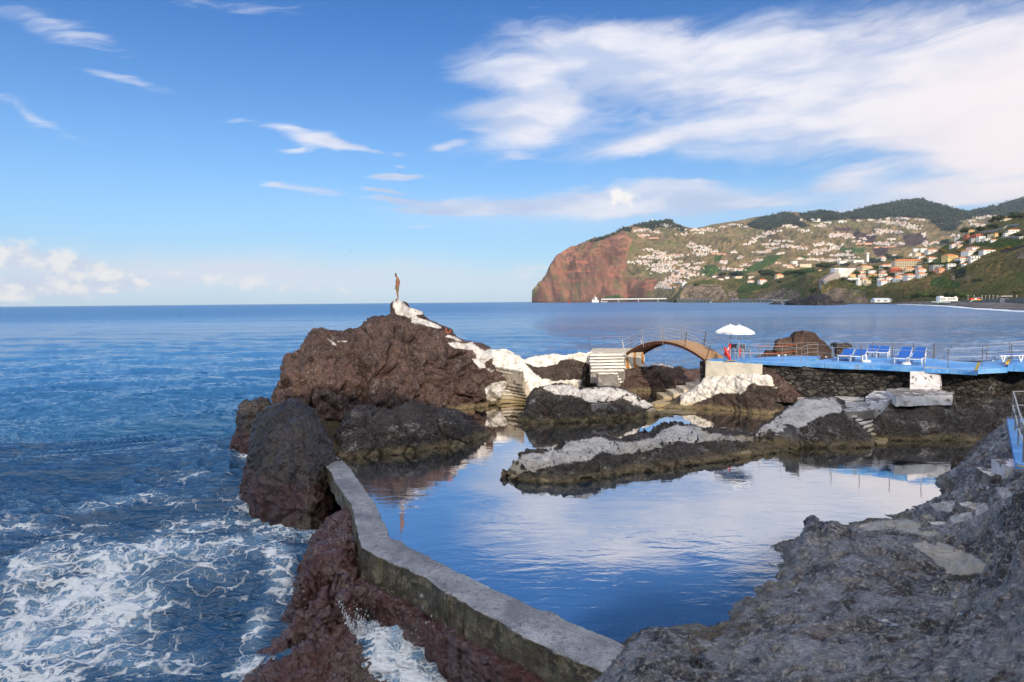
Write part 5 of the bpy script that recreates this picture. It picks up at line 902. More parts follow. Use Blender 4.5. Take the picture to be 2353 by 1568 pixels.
# ------------------------------------------------------------------ sun loungers
def lounger_parts(root, flat=False):
    L_ = 1.85; Wd = .58; hb = .36
    m_ = M_SLING; bm = bmesh.new()
    def sl_(y0, z0, y1, z1, th=.028):
        vs = [bm.verts.new((x, y, z+dz)) for dz in (0, th) for x, y, z in ((-Wd/2, y0, z0), (Wd/2, y0, z0), (Wd/2, y1, z1), (-Wd/2, y1, z1))]
        for f in ((0, 1, 5, 4), (1, 2, 6, 5), (2, 3, 7, 6), (3, 0, 4, 7), (4, 5, 6, 7), (3, 2, 1, 0)): bm.faces.new([vs[k] for k in f])
    sl_(0, hb, 1.18, hb); bmobj('seat', bm, m_, root); bm = bmesh.new()
    zt = hb+.02 if flat else hb+.25
    sl_(1.19, hb, 1.82 if not flat else 1.95, zt); bmobj('backrest', bm, m_, root)
    for sx in (-1, 1):
        bm = bmesh.new(); x = sx*Wd/2; addbox(bm, x-.02, x+.02, -.03, 1.2, hb-.045, hb+.0); bmobj('side_rail', bm, M_PLW, root)
        bm = bmesh.new(); T = Matrix.Translation((x, 1.18, hb)) @ Matrix.Rotation(math.atan2(zt-hb, .65), 4, 'X'); addbox(bm, -.02, .02, 0, .70, -.045, -.002, T); bmobj('back_rail', bm, M_PLW, root)
        for y in (.18, 1.30):
            bm = bmesh.new(); tube(bm, [(x, y-.13, hb), (x+sx*.03, y+.0, 0)], [.04, .028], 7); tube(bm, [(x, y+.14, hb), (x+sx*.03, y+.02, 0)], [.04, .028], 7); bmobj('leg', bm, M_PLW, root)
    bm = bmesh.new(); addbox(bm, -Wd/2, Wd/2, -.0, .05, hb-.06, hb-.005); bmobj('foot_bar', bm, M_PLW, root)
    bm = bmesh.new(); T = Matrix.Translation((0, 1.18, hb)) @ Matrix.Rotation(math.atan2(zt-hb, .65), 4, 'X'); addbox(bm, -Wd/2, Wd/2, .60, .65, -.06, -.005, T); bmobj('head_bar', bm, M_PLW, root)
LG = 'blue and white sun loungers'
proto = empty('sun_lounger', (0, 0, 0), 'x', 'sun lounger', LG); lounger_parts(proto)
def copy_tree(o, parent=None):
    c_ = o.copy(); C.objects.link(c_); c_.parent = parent
    for ch in [k for k in bpy.data.objects if k.parent == o]: copy_tree(ch, c_)
    return c_
LSP = [(h4(440, 481), 'front row lounger at the left end of the wide deck'), (h4(672, 492), 'front row lounger second from the left, a white parasol base beside it'), (h4(930, 405), 'back row lounger second from the left, behind the left front pair'), (h4(1150, 418), 'back row lounger in the middle of the deck by the seaward railing'),
       (h4(1490, 535), 'front row lounger third from the left, with a white parasol base under it'), (h4(1755, 548), 'rightmost lounger of the front row on the wide deck'), (h4(1548, 437), 'back row lounger behind the right front pair, the left of that pair'), (h4(1795, 447), 'rightmost lounger of the back row on the wide deck')]
for i, (uv, lab) in enumerate(LSP):
    o = proto if i == 0 else copy_tree(proto); q = P(*uv, 3.122); o.location = q; o.rotation_euler.z = math.radians(-36+random.uniform(-3, 3)); o['label'] = 'blue sling '+lab
fl2 = empty('sun_lounger', P(*c3(2140, 331), 3.342), 'flat blue lounger lying sideways at the right edge of the picture', 'sun lounger', LG); lounger_parts(fl2, True); fl2.rotation_euler.z = math.radians(-80)
for uv, lab in ((h4(868, 492), 'white plastic parasol base between the two left front loungers'), (h4(1600, 535), 'white plastic parasol base under the right front loungers')):
    root = empty('parasol_stand', P(*uv, 3.122), lab, 'parasol stand', 'empty parasol stands'); bm = bmesh.new(); bmesh.ops.create_cone(bm, cap_ends=True, segments=20, radius1=.26, radius2=.20, depth=.12, matrix=Matrix.Translation((0, 0, .06))); bmobj('foot', bm, M_PLW, root); bm = bmesh.new(); tube(bm, [(0, 0, .12), (0, 0, .38)], .035, 8); bmobj('socket', bm, M_PLW, root)
q = P(*h4(405, 402), 3.12); root = empty('stone_bin', q, 'small stone pillar with a rough overhanging lid behind the left loungers', 'bin')
V, Q = cube_faces(box8(q.x-.3, q.x+.3, q.y-.3, q.y+.3, q.z+.02, q.z+.62), .06, .05); raw_mesh('pillar', V, Q, M_STACK, smooth=False, parent=root)
V, Q = cube_faces(box8(q.x-.48, q.x+.48, q.y-.4, q.y+.4, q.z+.63, q.z+.88), .06, .14, sc_=1.6); raw_mesh('lid', V, Q, M_POOL, parent=root)
# small things on the decks
for uv, lab in ((h5(2055, 1048), 'small white knob on the deck edge near the sea stack'), (h5(2255, 1030), 'second small white knob on the deck edge, closer to the railing corner'), (h4(130, 418), 'small white knob at the left corner of the wide deck')):
    bm = bmesh.new(); bmesh.ops.create_icosphere(bm, subdivisions=2, radius=.085, matrix=Matrix.Translation((0, 0, .06)) @ Matrix.Diagonal((1, 1, .8, 1))); o = bmobj('deck_light', bm, M_PLW, smooth=True); o.location = P(*uv, 3.0); tag(o, lab, 'light fitting')
# ------------------------------------------------------------------ blue platform at the right edge
root = empty('viewing_platform', P(*h8(955, 985), 2.0), 'narrow blue platform with a grey concrete side at the right edge of the view', 'platform')
pl = [P(*h8(X, Y), 2.2) for X, Y in [(855, 472), (900, 720), (955, 985), (1010, 1012), (1500, 1060), (1500, 468)]]
bm = prism([rel(root, q).to_2d() for q in pl], .0, .2); bmobj('platform_top', bm, M_DECK, root)
bm = prism([(rel(root, q).x+.04, rel(root, q).y) for q in pl], -3.0, -.003); bmobj('platform_base', bm, concrete('dark_platform_concrete', (.06, .06, .065), (.13, .13, .14), stainz=False), root)
q0 = P(*h8(830, 1035), 2.05); q1 = P(*h8(1055, 1050), 2.05); e = Vector((.25, .9, 0))
P8 = [q0, q1+Vector((1.2, 0, 0)), q1+e+Vector((1.2, 0, 0)), q0+e]; P8 = [(q.x, q.y, 1.45) for q in P8]+[(q.x, q.y, 2.06) for q in P8]
bk_ = block('concrete_step', P8, M_SLAB, None, n=.06, amp=.03); tag(bk_, 'flaking white block at the near end of the blue platform on the right', 'step')
a, b = P(*h8(975, 1020), 2.2), P(*h8(1060, 1036), 2.2)
strip(h8(972, 1024), h8(1075, 1042), 2.204, .05, 'yellow edge line on the near end of the platform at the right edge')
pr_ = [(*h8(918, 474), 2.2), (*h8(950, 606), 2.2), (*h8(985, 780), 2.2), (*h8(1046, 985), 2.2)]
pts_ = [P(u, v, z) for u, v, z in pr_]; r2 = empty('railing', pts_[0], 'steel railing running down the blue platform at the right edge', 'railing')
for q in pts_: bm = bmesh.new(); tube(bm, [rel(r2, q), rel(r2, q)+Vector((0, 0, 1.05))], .025, 9); tube(bm, [rel(r2, q), rel(r2, q)+Vector((0, 0, .012))], .06, 10); bmobj('post', bm, M_STEEL, r2)
for k in (.52, 1.05): bm = bmesh.new(); tube(bm, [rel(r2, q)+Vector((0, 0, k)) for q in pts_], .022, 8); tube(bm, [rel(r2, pts_[0])+Vector((0, 0, k)), rel(r2, pts_[0])+Vector((3.5, 0, k))], .022, 8); bmobj('rail', bm, M_RAILW, r2)
# concrete lumps and steps among the shore rocks
def lump(pxy, z, w, dpt, h, lab, m_=M_STEP2, rz=0):
    q = P(*pxy, z); cs_, sn_ = math.cos(rz), math.sin(rz); pts8 = []
    for zz_ in (z-h, z):
        for x, y in ((-w/2, 0), (w/2, 0), (w/2, dpt), (-w/2, dpt)): pts8.append((q.x+x*cs_-y*sn_, q.y+x*sn_+y*cs_, zz_))
    return tag(block('concrete_step', pts8, m_, None, n=.04, amp=.12), lab, 'step')
lump(c7(1905, 392), .66, .62, .6, .5, 'grey wedge shaped step at the end of the wet path on the shore rocks', rz=-.35)
lump(c7(2090, 280), 1.08, .6, .6, .5, 'chalky grey block wedged in the shore rocks above the path', rz=-.3)
lump(c7(2300, 95), 1.72, 1.2, 1.0, .6, 'broad grey worn step below the flaking white block', rz=-.2)
lump(c7(2280, 175), 1.42, 1.0, .7, .5, 'lowest chalky step below the platform on the right', rz=-.15, m_=M_SLAB)
# ------------------------------------------------------------------ the man on the summit
foot = D(*c1(1318, 277), 45.75); foot.z -= .0
man = empty('person', foot, 'shirtless man in khaki shorts standing on the white summit, looking down', 'person')
def skin(name, chain, edges, rad, m_, parent, sub=2):
    me = bpy.data.meshes.new(name); me.from_pydata([tuple(c_) for c_ in chain], edges, []); o = bpy.data.objects.new(name, me); C.objects.link(o); o.parent = parent; me.materials.append(m_)
    md = o.modifiers.new('skin', 'SKIN'); 
    for i, r_ in enumerate(rad): me.skin_vertices[0].data[i].radius = (r_, r_) if not isinstance(r_, tuple) else r_
    me.skin_vertices[0].data[0].use_root = True; md.use_smooth_shade = True
    s_ = o.modifiers.new('sub', 'SUBSURF'); s_.levels = sub; s_.render_levels = sub; return o
# local axes: he faces -x (left in view), slightly turned away; y is depth
v = [(.02, 0, .93), (.035, 0, 1.05), (.06, 0, 1.20), (.06, 0, 1.36), (.02, 0, 1.47), (-.03, 0, 1.53), (-.075, 0, 1.60), (-.10, 0, 1.69),   # pelvis, waist, chest, shoulders, neck, skull
     (.02, -.09, .88), (.0, -.10, .50), (.03, -.10, .10), (.02, -.10, .045), (-.16, -.10, .025),     # near leg
     (.03, .09, .88), (.01, .10, .50), (.04, .10, .10), (.03, .10, .045), (-.15, .10, .025),        # far leg
     (.04, -.17, 1.42), (.02, -.22, 1.14), (-.06, -.23, .90), (-.09, -.22, .83),               # near arm
     (.04, .17, 1.42), (.0, .22, 1.14), (-.08, .22, .90), (-.11, .21, .83)]
ed = [(0, 1), (1, 2), (2, 3), (3, 4), (4, 5), (5, 6), (6, 7), (0, 8), (8, 9), (9, 10), (10, 11), (11, 12), (0, 13), (13, 14), (14, 15), (15, 16), (16, 17), (3, 18), (18, 19), (19, 20), (20, 21), (3, 22), (22, 23), (23, 24), (24, 25)]
rd = [(.105, .15), (.095, .13), (.115, .155), (.115, .15), (.055, .06), (.052, .052), (.092, .075), (.075, .065), .088, .058, .038, .042, .030, .088, .058, .038, .042, .030, .058, .042, .028, .030, .058, .042, .028, .030]
rd = [(a_*1.14 if not isinstance(a_, tuple) else (a_[0]*1.14, a_[1]*1.10)) for a_ in rd]
skin('body', v, ed, rd, M_SKIN, man)
def hand(o_, wrist, sgn):
    base = Vector(wrist)
    for k, (dx_, l_) in enumerate(((-.026, .068), (-.009, .078), (.009, .073), (.026, .058))):
        a = base+Vector((dx_, 0, -.03)); skin('finger', [a, a+Vector((-.006, 0, -l_*.5)), a+Vector((-.022, 0, -l_))], [(0, 1), (1, 2)], (.010, .009, .007), M_SKIN, o_, 1)
    a = base+Vector((-.03, 0, .0)); skin('thumb', [a, a+Vector((-.025, 0, -.03)), a+Vector((-.03, 0, -.055))], [(0, 1), (1, 2)], (.012, .010, .008), M_SKIN, o_, 1)
hand(man, (-.09, -.22, .81), 1); hand(man, (-.11, .21, .81), 1)
skin('hair', [(-.045, 0, 1.655), (-.075, 0, 1.715), (-.125, 0, 1.735)], [(0, 1), (1, 2)], [(.075, .078), (.082, .08), (.058, .06)], M_HAIR, man)
skin('shorts', [(.02, 0, 1.0), (.02, 0, .90), (.02, -.095, .84), (.0, -.10, .52), (.02, .095, .84), (.01, .10, .52)], [(0, 1), (1, 2), (2, 3), (1, 4), (4, 5)], [(.118, .165), (.125, .17), .112, .098, .112, .098], M_SHORTS, man)
skin('waistband', [(.022, 0, .985), (.024, 0, 1.025)], [(0, 1)], [(.122, .168), (.118, .162)], M_BAND, man, 1)
for nm, pos_, r_ in (('nose', (-.185, 0, 1.625), .016), ('ear', (-.075, -.078, 1.645), .022), ('ear', (-.075, .078, 1.645), .022)):
    bm = bmesh.new(); bmesh.ops.create_icosphere(bm, subdivisions=2, radius=r_, matrix=Matrix.Translation(pos_)); bmobj(nm, bm, M_SKIN, man, smooth=True)
for nm, pos_, mm in (('eye', (-.168, -.03, 1.65), M_HAIR), ('eye', (-.168, .03, 1.65), M_HAIR), ('mouth', (-.165, 0, 1.585), M_RUST)):
    bm = bmesh.new(); bmesh.ops.create_icosphere(bm, subdivisions=1, radius=.010, matrix=Matrix.Translation(pos_)); bmobj(nm, bm, mm, man)
man.rotation_euler.z = math.radians(14)
# tiny bird over the sea
q = D(805.5, 577.5, 420); root = empty('seabird', q, 'tiny dark bird flying low over the horizon left of the man', 'bird')
bm = bmesh.new(); tube(bm, [(-.3, 0, 0), (-.1, 0, .03), (.15, 0, .02), (.4, 0, 0)], [.03, .09, .09, .02], 8); bmobj('body', bm, M_GREYP, root, True)
for s_ in (-1, 1):
    bm = bmesh.new(); vs = [bm.verts.new(c_) for c_ in ((-.12, 0, .05), (.14, 0, .05), (.1, s_*.45, .22), (-.02, s_*.9, .12), (-.1, s_*.45, .22))]; bm.faces.new(vs); w_ = bmobj('wing', bm, M_GREYP, root); w_.modifiers.new('s', 'SOLIDIFY').thickness = .02
root.rotation_euler.z = math.radians(70)
# ------------------------------------------------------------------ spray thrown up against the ledge
m_, g, out = mat('sea_spray'); b = bsdf(g, out, (.85, .88, .92), .5); b.inputs['Subsurface Weight'].default_value = 0; M_SPRAY = m_
rs_ = np.random.default_rng(5); oct_v = np.array([(1, 0, 0), (-1, 0, 0), (0, 1, 0), (0, -1, 0), (0, 0, 1), (0, 0, -1)], float); oct_f = np.array([(0, 2, 4), (2, 1, 4), (1, 3, 4), (3, 0, 4), (2, 0, 5), (1, 2, 5), (3, 1, 5), (0, 3, 5)])
SPV = []
def drops(px_, py_, z0, n, su, sz, rmin, rmax, lean=0.0):
    q = np.array(P(*c6(px_, py_), z0)); h_ = np.abs(rs_.normal(size=n))*sz; o_ = np.stack([rs_.normal(size=n)*su+lean*h_, rs_.normal(size=n)*su*.5, h_], 1); r_ = rs_.uniform(rmin, rmax, n)*np.where(rs_.random(n) < .85, 1, 2.0)
    v_ = oct_v[None]*r_[:, None, None]*np.stack([np.ones(n), np.ones(n), rs_.uniform(1, 2.6, n)], 1)[:, None]; SPV.append((v_+(q+o_)[:, None]).reshape(-1, 3))
for k_ in range(16): drops(770+rs_.uniform(-45, 70), 1185+rs_.uniform(-15, 30), -1.7, 1300, rs_.uniform(.03, .12), rs_.uniform(.10, .50), .003, .012, rs_.uniform(-.5, .3))
for k_ in range(34): drops(1000+rs_.uniform(-200, 250), 1240+rs_.uniform(-40, 40), -1.7, 700, rs_.uniform(.05, .22), rs_.uniform(.06, .26), .003, .011, rs_.uniform(-.5, .5))
for k_ in range(16): drops(1290+rs_.uniform(-70, 60), 1290+rs_.uniform(-30, 40), -1.7, 1300, rs_.uniform(.04, .14), rs_.uniform(.12, .48), .003, .012, rs_.uniform(-.5, .3))
for k_ in range(6): drops(330+rs_.uniform(-60, 60), 545+rs_.uniform(-20, 20), -1.85, 300, rs_.uniform(.1, .3), rs_.uniform(.06, .2), .004, .014)
drops(900, 1050, -1.2, 400, .9, .6, .002, .005); drops(1100, 1100, -1.3, 300, .8, .5, .002, .005)
V = np.concatenate(SPV); nd = len(V)//6; sp = raw_mesh('spray', V, (oct_f[None]+np.arange(nd)[:, None, None]*6).reshape(-1, 3), M_SPRAY); sp['kind'] = 'stuff'
# ------------------------------------------------------------------ far land
def h6(X, Y): return (2105.9+X*.10502, 623.5+Y*.10502)
def land_mat(name, kind):
    m_, g, out = mat(name); p = g.pos(); x, y, z = g.xyz(p); k = {'far': 1.0, 'near': 3.2}[kind]
    n1 = g.noise(p, .0030*k, 6, .62); n2 = g.noise(p, .013*k, 6, .68); n3 = g.noise(p, .06*k, 4, .7)
    nz = g.xyz(g.nrm())[2]
    if kind == 'far':
        c = g.mix(g.sm(n2, .40, .62), (.250, .172, .090), (.150, .125, .055)); c = g.mix(g.sm(n1, .54, .68), c, (.140, .155, .045)); c = g.mix(g.sm(n3, .50, .62), c, (.055, .058, .028))
        terr = g.m('FRACT', g.mul(g.add(z, g.mul(n2, 30.)), .045)); c = g.mix(g.mul(g.mul(g.sm(terr, .18, .05), g.sm(n1, .42, .55)), .5), c, (.20, .16, .11))
        st = g.noise(g.vm('MULTIPLY', p, (.010, .010, .0035)), 1.0, 7, .68, .4); st2 = g.noise(g.vm('MULTIPLY', p, (.004, .004, .03)), 1.0, 5, .6)
        cl_ = g.mix(g.sm(st, .38, .66), (.165, .082, .056), (.34, .165, .100)); cl_ = g.mix(g.sm(st2, .55, .68), cl_, (.40, .145, .085)); cl_ = g.mix(g.mul(g.sm(n2, .50, .62), .75), cl_, (.150, .130, .060))
        c = g.mix(g.sm(g.add(g.attr('cliff'), g.mul(g.sub(n2, .5), .5)), .4, .6), c, cl_)
    else:
        c = g.mix(g.sm(n2, .38, .60), (.200, .135, .060), (.125, .115, .035)); c = g.mix(g.sm(n1, .46, .60), c, (.085, .100, .028)); c = g.mix(g.sm(n3, .50, .66), c, (.050, .055, .020))
        st = g.noise(g.vm('MULTIPLY', p, (.03, .03, .05)), 1.0, 7, .7, .5); cl_ = g.mix(g.sm(st, .38, .66), (.135, .100, .070), (.38, .28, .20))
        st2 = g.noise(g.vm('MULTIPLY', p, (.01, .01, .25)), 1.0, 4, .6); cl_ = g.mix(g.mul(g.sm(st2, .55, .7), .7), cl_, (.07, .055, .045)); cl_ = g.mix(g.mul(g.sm(n1, .52, .62), .6), cl_, (.14, .13, .04))
        c = g.mix(g.sm(g.add(g.attr('cliff'), g.mul(g.sub(n2, .5), .9)), .4, .62), c, cl_)
    rows = g.m('FRACT', g.mul(g.add(g.add(y, g.mul(x, .35)), g.mul(n2, 40.)), .022*k)); gr = g.mix(g.sm(n3, .38, .62), (.028, .055, .014), (.085, .135, .032)); gr = g.mix(g.sm(rows, .12, .0), gr, (.11, .085, .05))
    c = g.mix(g.sm(g.add(g.attr('green'), g.mul(g.sub(n2, .5), .4)), .45, .55), c, gr)
    br = g.mix(g.sm(n3, .4, .6), (.050, .034, .030), (.095, .060, .052)); c = g.mix(g.sm(g.add(g.attr('burnt'), g.mul(g.sub(n2, .5), .5)), .45, .55), c, br)
    fo = g.mix(g.sm(n3, .38, .62), (.018, .026, .014), (.050, .058, .028)); c = g.mix(g.sm(g.add(g.attr('forest'), g.mul(g.sub(n2, .5), .7)), .45, .55), c, fo)
    bsdf(g, out, c, .9, g.bump(g.add(g.mul(n2, .7), g.mul(n3, .3)), 9.0/k), spec=.1); return m_
M_FAR = land_mat('far_hillside', 'far'); M_NEAR = land_mat('near_hillside', 'near')
BV = {}
def terrain(name, rows, n, sub, m_, amp, fr, masks, seed, back=600, ridge=None):
    us = np.linspace(rows[0][0][0], rows[0][-1][0], n); R3 = []
    for r_ in rows:
        a = np.array([[q[0], q[1] if q[1] is not None else np.nan, q[2], q[3] if len(q) > 3 else 0] for q in r_], float)
        d = np.interp(us, a[:, 0], a[:, 2])
        if np.isnan(a[0, 1]): z = np.interp(us, a[:, 0], a[:, 3]); pts_ = []; 
        else: z = None; vv_ = np.interp(us, a[:, 0], a[:, 1])
        out_ = []
        for i, u in enumerate(us):
            if z is not None: r0 = ray(u, 690.); out_.append((r0.x/r0.y*d[i], d[i], z[i]))
            else: q = D(u, vv_[i], d[i]); out_.append((q.x, q.y, q.z))
        R3.append(np.array(out_))
    V = []; T = []
    for k in range(len(R3)-1):
        for j in range(sub[k]): t = j/sub[k]; V.append(R3[k]*(1-t)+R3[k+1]*t); T.append((k+t)/(len(R3)-1))
    V.append(R3[-1]); T.append(1.0)
    V = np.array(V); T = np.repeat(np.array(T)[:, None], n, 1); p = V.reshape(-1, 3); t = T.ravel()
    f = np.sin(np.clip(t, 0, 1)*math.pi)**.6; q = p*fr; q = q+np.stack([fbm(q*.7+3, 2), fbm(q*.7+7, 2), 0*q[:, 0]], 1)*.6
    h = ridged(q*[1, 1, .6]+seed, 5, .55); h2 = fbm(q*5+seed, 4, .6)
    p = p+np.c_[np.zeros(len(p)), -np.abs(amp*h*f)*.75, amp*(h*.55)*f]+np.c_[h2*0, -amp*.16*h2, amp*.16*h2*np.clip(f+.25, 0, 1)]
    V = p.reshape(V.shape); bk = V[-1].copy(); bk[:, 1] += back; bk[:, 2] -= back*.25; bk2 = bk.copy(); bk2[:, 1] += back; bk2[:, 2] = -8
    V = np.concatenate([V, bk[None], bk2[None]]); p = V.reshape(-1, 3); at = {k: cover(p, pl, s_) for k, (pl, s_) in masks.items()}
    o = raw_mesh(name, p, gridq(V.shape[0], n), m_, at); o['kind'] = 'structure'; BV[name] = BVHTree.FromPolygons([tuple(q) for q in p], [tuple(q) for q in gridq(V.shape[0], n)]); return o
RID = [(1222, 691, 4350), (1228, 683, 4360), (1240, 660, 4380), (1252, 640, 4400), (1265, 618, 4420), (1280, 590, 4450), (1292, 578, 4480), (1310, 567, 4500), (1340, 560, 4520), (1370, 552, 4540), (1400, 540, 4560), (1420, 533, 4600), (1432, 525, 4650), (1450, 523, 4800), (1465, 517, 4900), (1480, 514, 5000), (1500, 513, 5100), (1520, 511, 5100), (1537, 509, 5100), (1550, 517, 5200), (1570, 525, 5300), (1590, 528, 5400), (1615, 527, 5600), (1640, 521, 5800), (1690, 511, 6000), (1720, 505, 6000), (1740, 501, 6000), (1765, 501, 6000), (1790, 494, 6100), (1830, 494, 6100), (1845, 497, 6200), (1870, 489, 6200), (1910, 488, 6200), (1945, 494, 6200), (1960, 487, 6300), (2000, 477, 6400), (2040, 470, 6500), (2060, 464, 6500), (2100, 459, 6500), (2125, 460, 6500), (2160, 470, 6500), (2200, 482, 6500), (2225, 487, 6600), (2260, 480, 6800), (2300, 472, 7000), (2353, 455, 7200), (2430, 440, 7300)]
base = [(1222, None, 4300, -3), (1440, None, 4150, -3), (1480, None, 3900, -3), (1560, None, 3600, -3), (1700, None, 3300, 10), (1900, None, 3000, 40), (2430, None, 2900, 60)]
mid = [(1222, 691, 4320), (1240, 668, 4330), (1265, 645, 4340), (1300, 630, 4350), (1432, 610, 4300), (1450, 620, 4350), (1500, 618, 4350), (1560, 620, 4300), (1620, 615, 4300), (1700, 600, 4400), (1800, 585, 4500), (1900, 580, 4500), (2000, 575, 4500), (2100, 560, 4600), (2200, 560, 4700), (2430, 555, 4800)]
def e4(lst): return [c4(*q) for q in lst]
def e5(lst): return [c5(*q) for q in lst]
FOR = [e4([(600, 575), (700, 540), (840, 500), (880, 440), (960, 450), (1050, 400), (1200, 380), (1340, 360), (1380, 420), (1480, 460), (1450, 480), (1380, 460), (1330, 440), (1230, 440), (1170, 480), (1130, 450), (1000, 440), (960, 490), (900, 470), (840, 510), (720, 555), (610, 582)]),
       e5([(-200, 420), (-60, 350), (150, 310), (290, 350), (300, 320), (500, 290), (680, 320), (800, 290), (900, 250), (1180, 190), (1380, 180), (1700, 270), (1850, 300), (2100, 220), (2353, 160), (2600, 120), (2600, 260), (2300, 320), (2050, 340), (1900, 350), (1800, 380), (1500, 370), (1300, 350), (1000, 370), (800, 360), (700, 370), (400, 400), (300, 350), (280, 390), (380, 430), (330, 450), (200, 410), (0, 470), (-150, 450)]),
       e5([(1450, 350), (1650, 350), (1800, 390), (1700, 480), (1600, 470), (1520, 400)])]
terrain('headland_and_hills', [base, mid, RID], 760, [110, 150], M_FAR, 230, .0013,
        {'cliff': ([e4([(40, 1130), (100, 1060), (200, 860), (330, 640), (500, 590), (840, 510), (880, 460), (930, 500), (990, 560), (960, 640), (930, 760), (960, 900), (1100, 940), (1150, 1000), (1100, 1130)]), e4([(1100, 900), (1230, 930), (1200, 1030), (1100, 1030)])], 5),
         'green': ([e4([(1650, 790), (1760, 790), (1800, 840), (1700, 900), (1620, 880)]), e4([(1740, 700), (1830, 690), (1800, 740), (1740, 760)]), e4([(2100, 760), (2353, 700), (2353, 730), (2120, 800)]), e4([(730, 1080), (870, 1060), (870, 1090), (740, 1095)]), e5([(600, 620), (900, 640), (880, 680), (700, 680)])], 3),
         'burnt': ([e5([(820, 480), (1000, 520), (980, 590), (820, 580), (780, 520)]), e5([(1230, 520), (1450, 480), (1460, 560), (1350, 620), (1260, 590)]), e5([(950, 640), (1120, 600), (1100, 690), (1000, 720)]), e5([(600, 440), (760, 450), (740, 480), (610, 470)])], 9),
         'forest': (FOR, 9)}, 4.0, back=900)
# hill with terraces between
terrain('terraced_hill', [[(1600, None, 2500, 10), (2300, None, 2300, 40)], [(1600, 662, 2700), (1640, 640, 2800), (1700, 615, 2900), (1750, 592, 3000), (1785, 583, 3050), (1810, 581, 3050), (1850, 588, 3000), (1880, 598, 2950), (1930, 608, 2900), (2000, 612, 2800), (2100, 600, 2800), (2200, 580, 2800), (2300, 560, 2800)]], 260, [90], M_FAR, 22, .004,
        {'cliff': ([], 1) if False else ([[(0, 0), (1, 0), (1, 1)]], 3), 'green': ([e5([(300, 670), (420, 680), (460, 730), (300, 740)]), e5([(0, 700), (130, 700), (60, 770), (-80, 800), (-150, 800)]), [(1690, 620), (1760, 606), (1790, 600), (1740, 622), (1700, 632)]], 3), 'forest': ([[(0, 0), (1, 0), (1, 1)]], 3)}, 6.0, back=200)
# sea cliffs and plateau left of the hotel
terrain('sea_cliff_hill', [[(1554, None, 2250, -3), (1640, None, 2050, -3), (1760, None, 1750, -3), (1880, None, 1400, -3), (2000, None, 1100, -3), (2080, None, 1000, 2)],
        [(1554, 689, 2260), (1564, 672, 2280), (1575, 658, 2300), (1600, 650, 2300), (1640, 646, 2250), (1680, 655, 2150), (1720, 672, 1950), (1745, 676, 1850), (1790, 660, 1750), (1830, 650, 1620), (1850, 636, 1560), (1880, 640, 1500), (1905, 640, 1420), (1930, 648, 1330), (2000, 660, 1250), (2080, 665, 1150)],
        [(1554, 688, 2400), (1575, 652, 2500), (1620, 645, 2500), (1660, 640, 2500), (1720, 636, 2450), (1780, 626, 2300), (1830, 622, 2200), (1870, 614, 2000), (1900, 610, 1850), (1930, 612, 1700), (2000, 620, 1600), (2080, 620, 1500)]], 330, [70, 60], M_NEAR, 13, .012,
        {'cliff': ([[(1560, 690), (1575, 655), (1640, 652), (1665, 668), (1672, 692)], [(1670, 668), (1690, 665), (1700, 692), (1680, 692)], [(1740, 678), (1800, 662), (1830, 668), (1850, 690), (1740, 692)], [(1880, 700), (1895, 668), (1925, 662), (1990, 668), (1995, 705)], [(1600, 655), (1660, 655), (1650, 690)]], 3),
         'green': ([[h3(*q) for q in [(1020, 560), (1400, 570), (1350, 620), (1000, 690), (940, 690), (950, 620)]], [h3(*q) for q in [(900, 510), (1080, 510), (1000, 550), (890, 540)]], [h3(*q) for q in [(1500, 400), (1950, 350), (1960, 400), (1700, 480), (1500, 420)]]], 2), 'forest': ([[(0, 0), (1, 0), (1, 1)]], 3)}, 8.0, back=150)
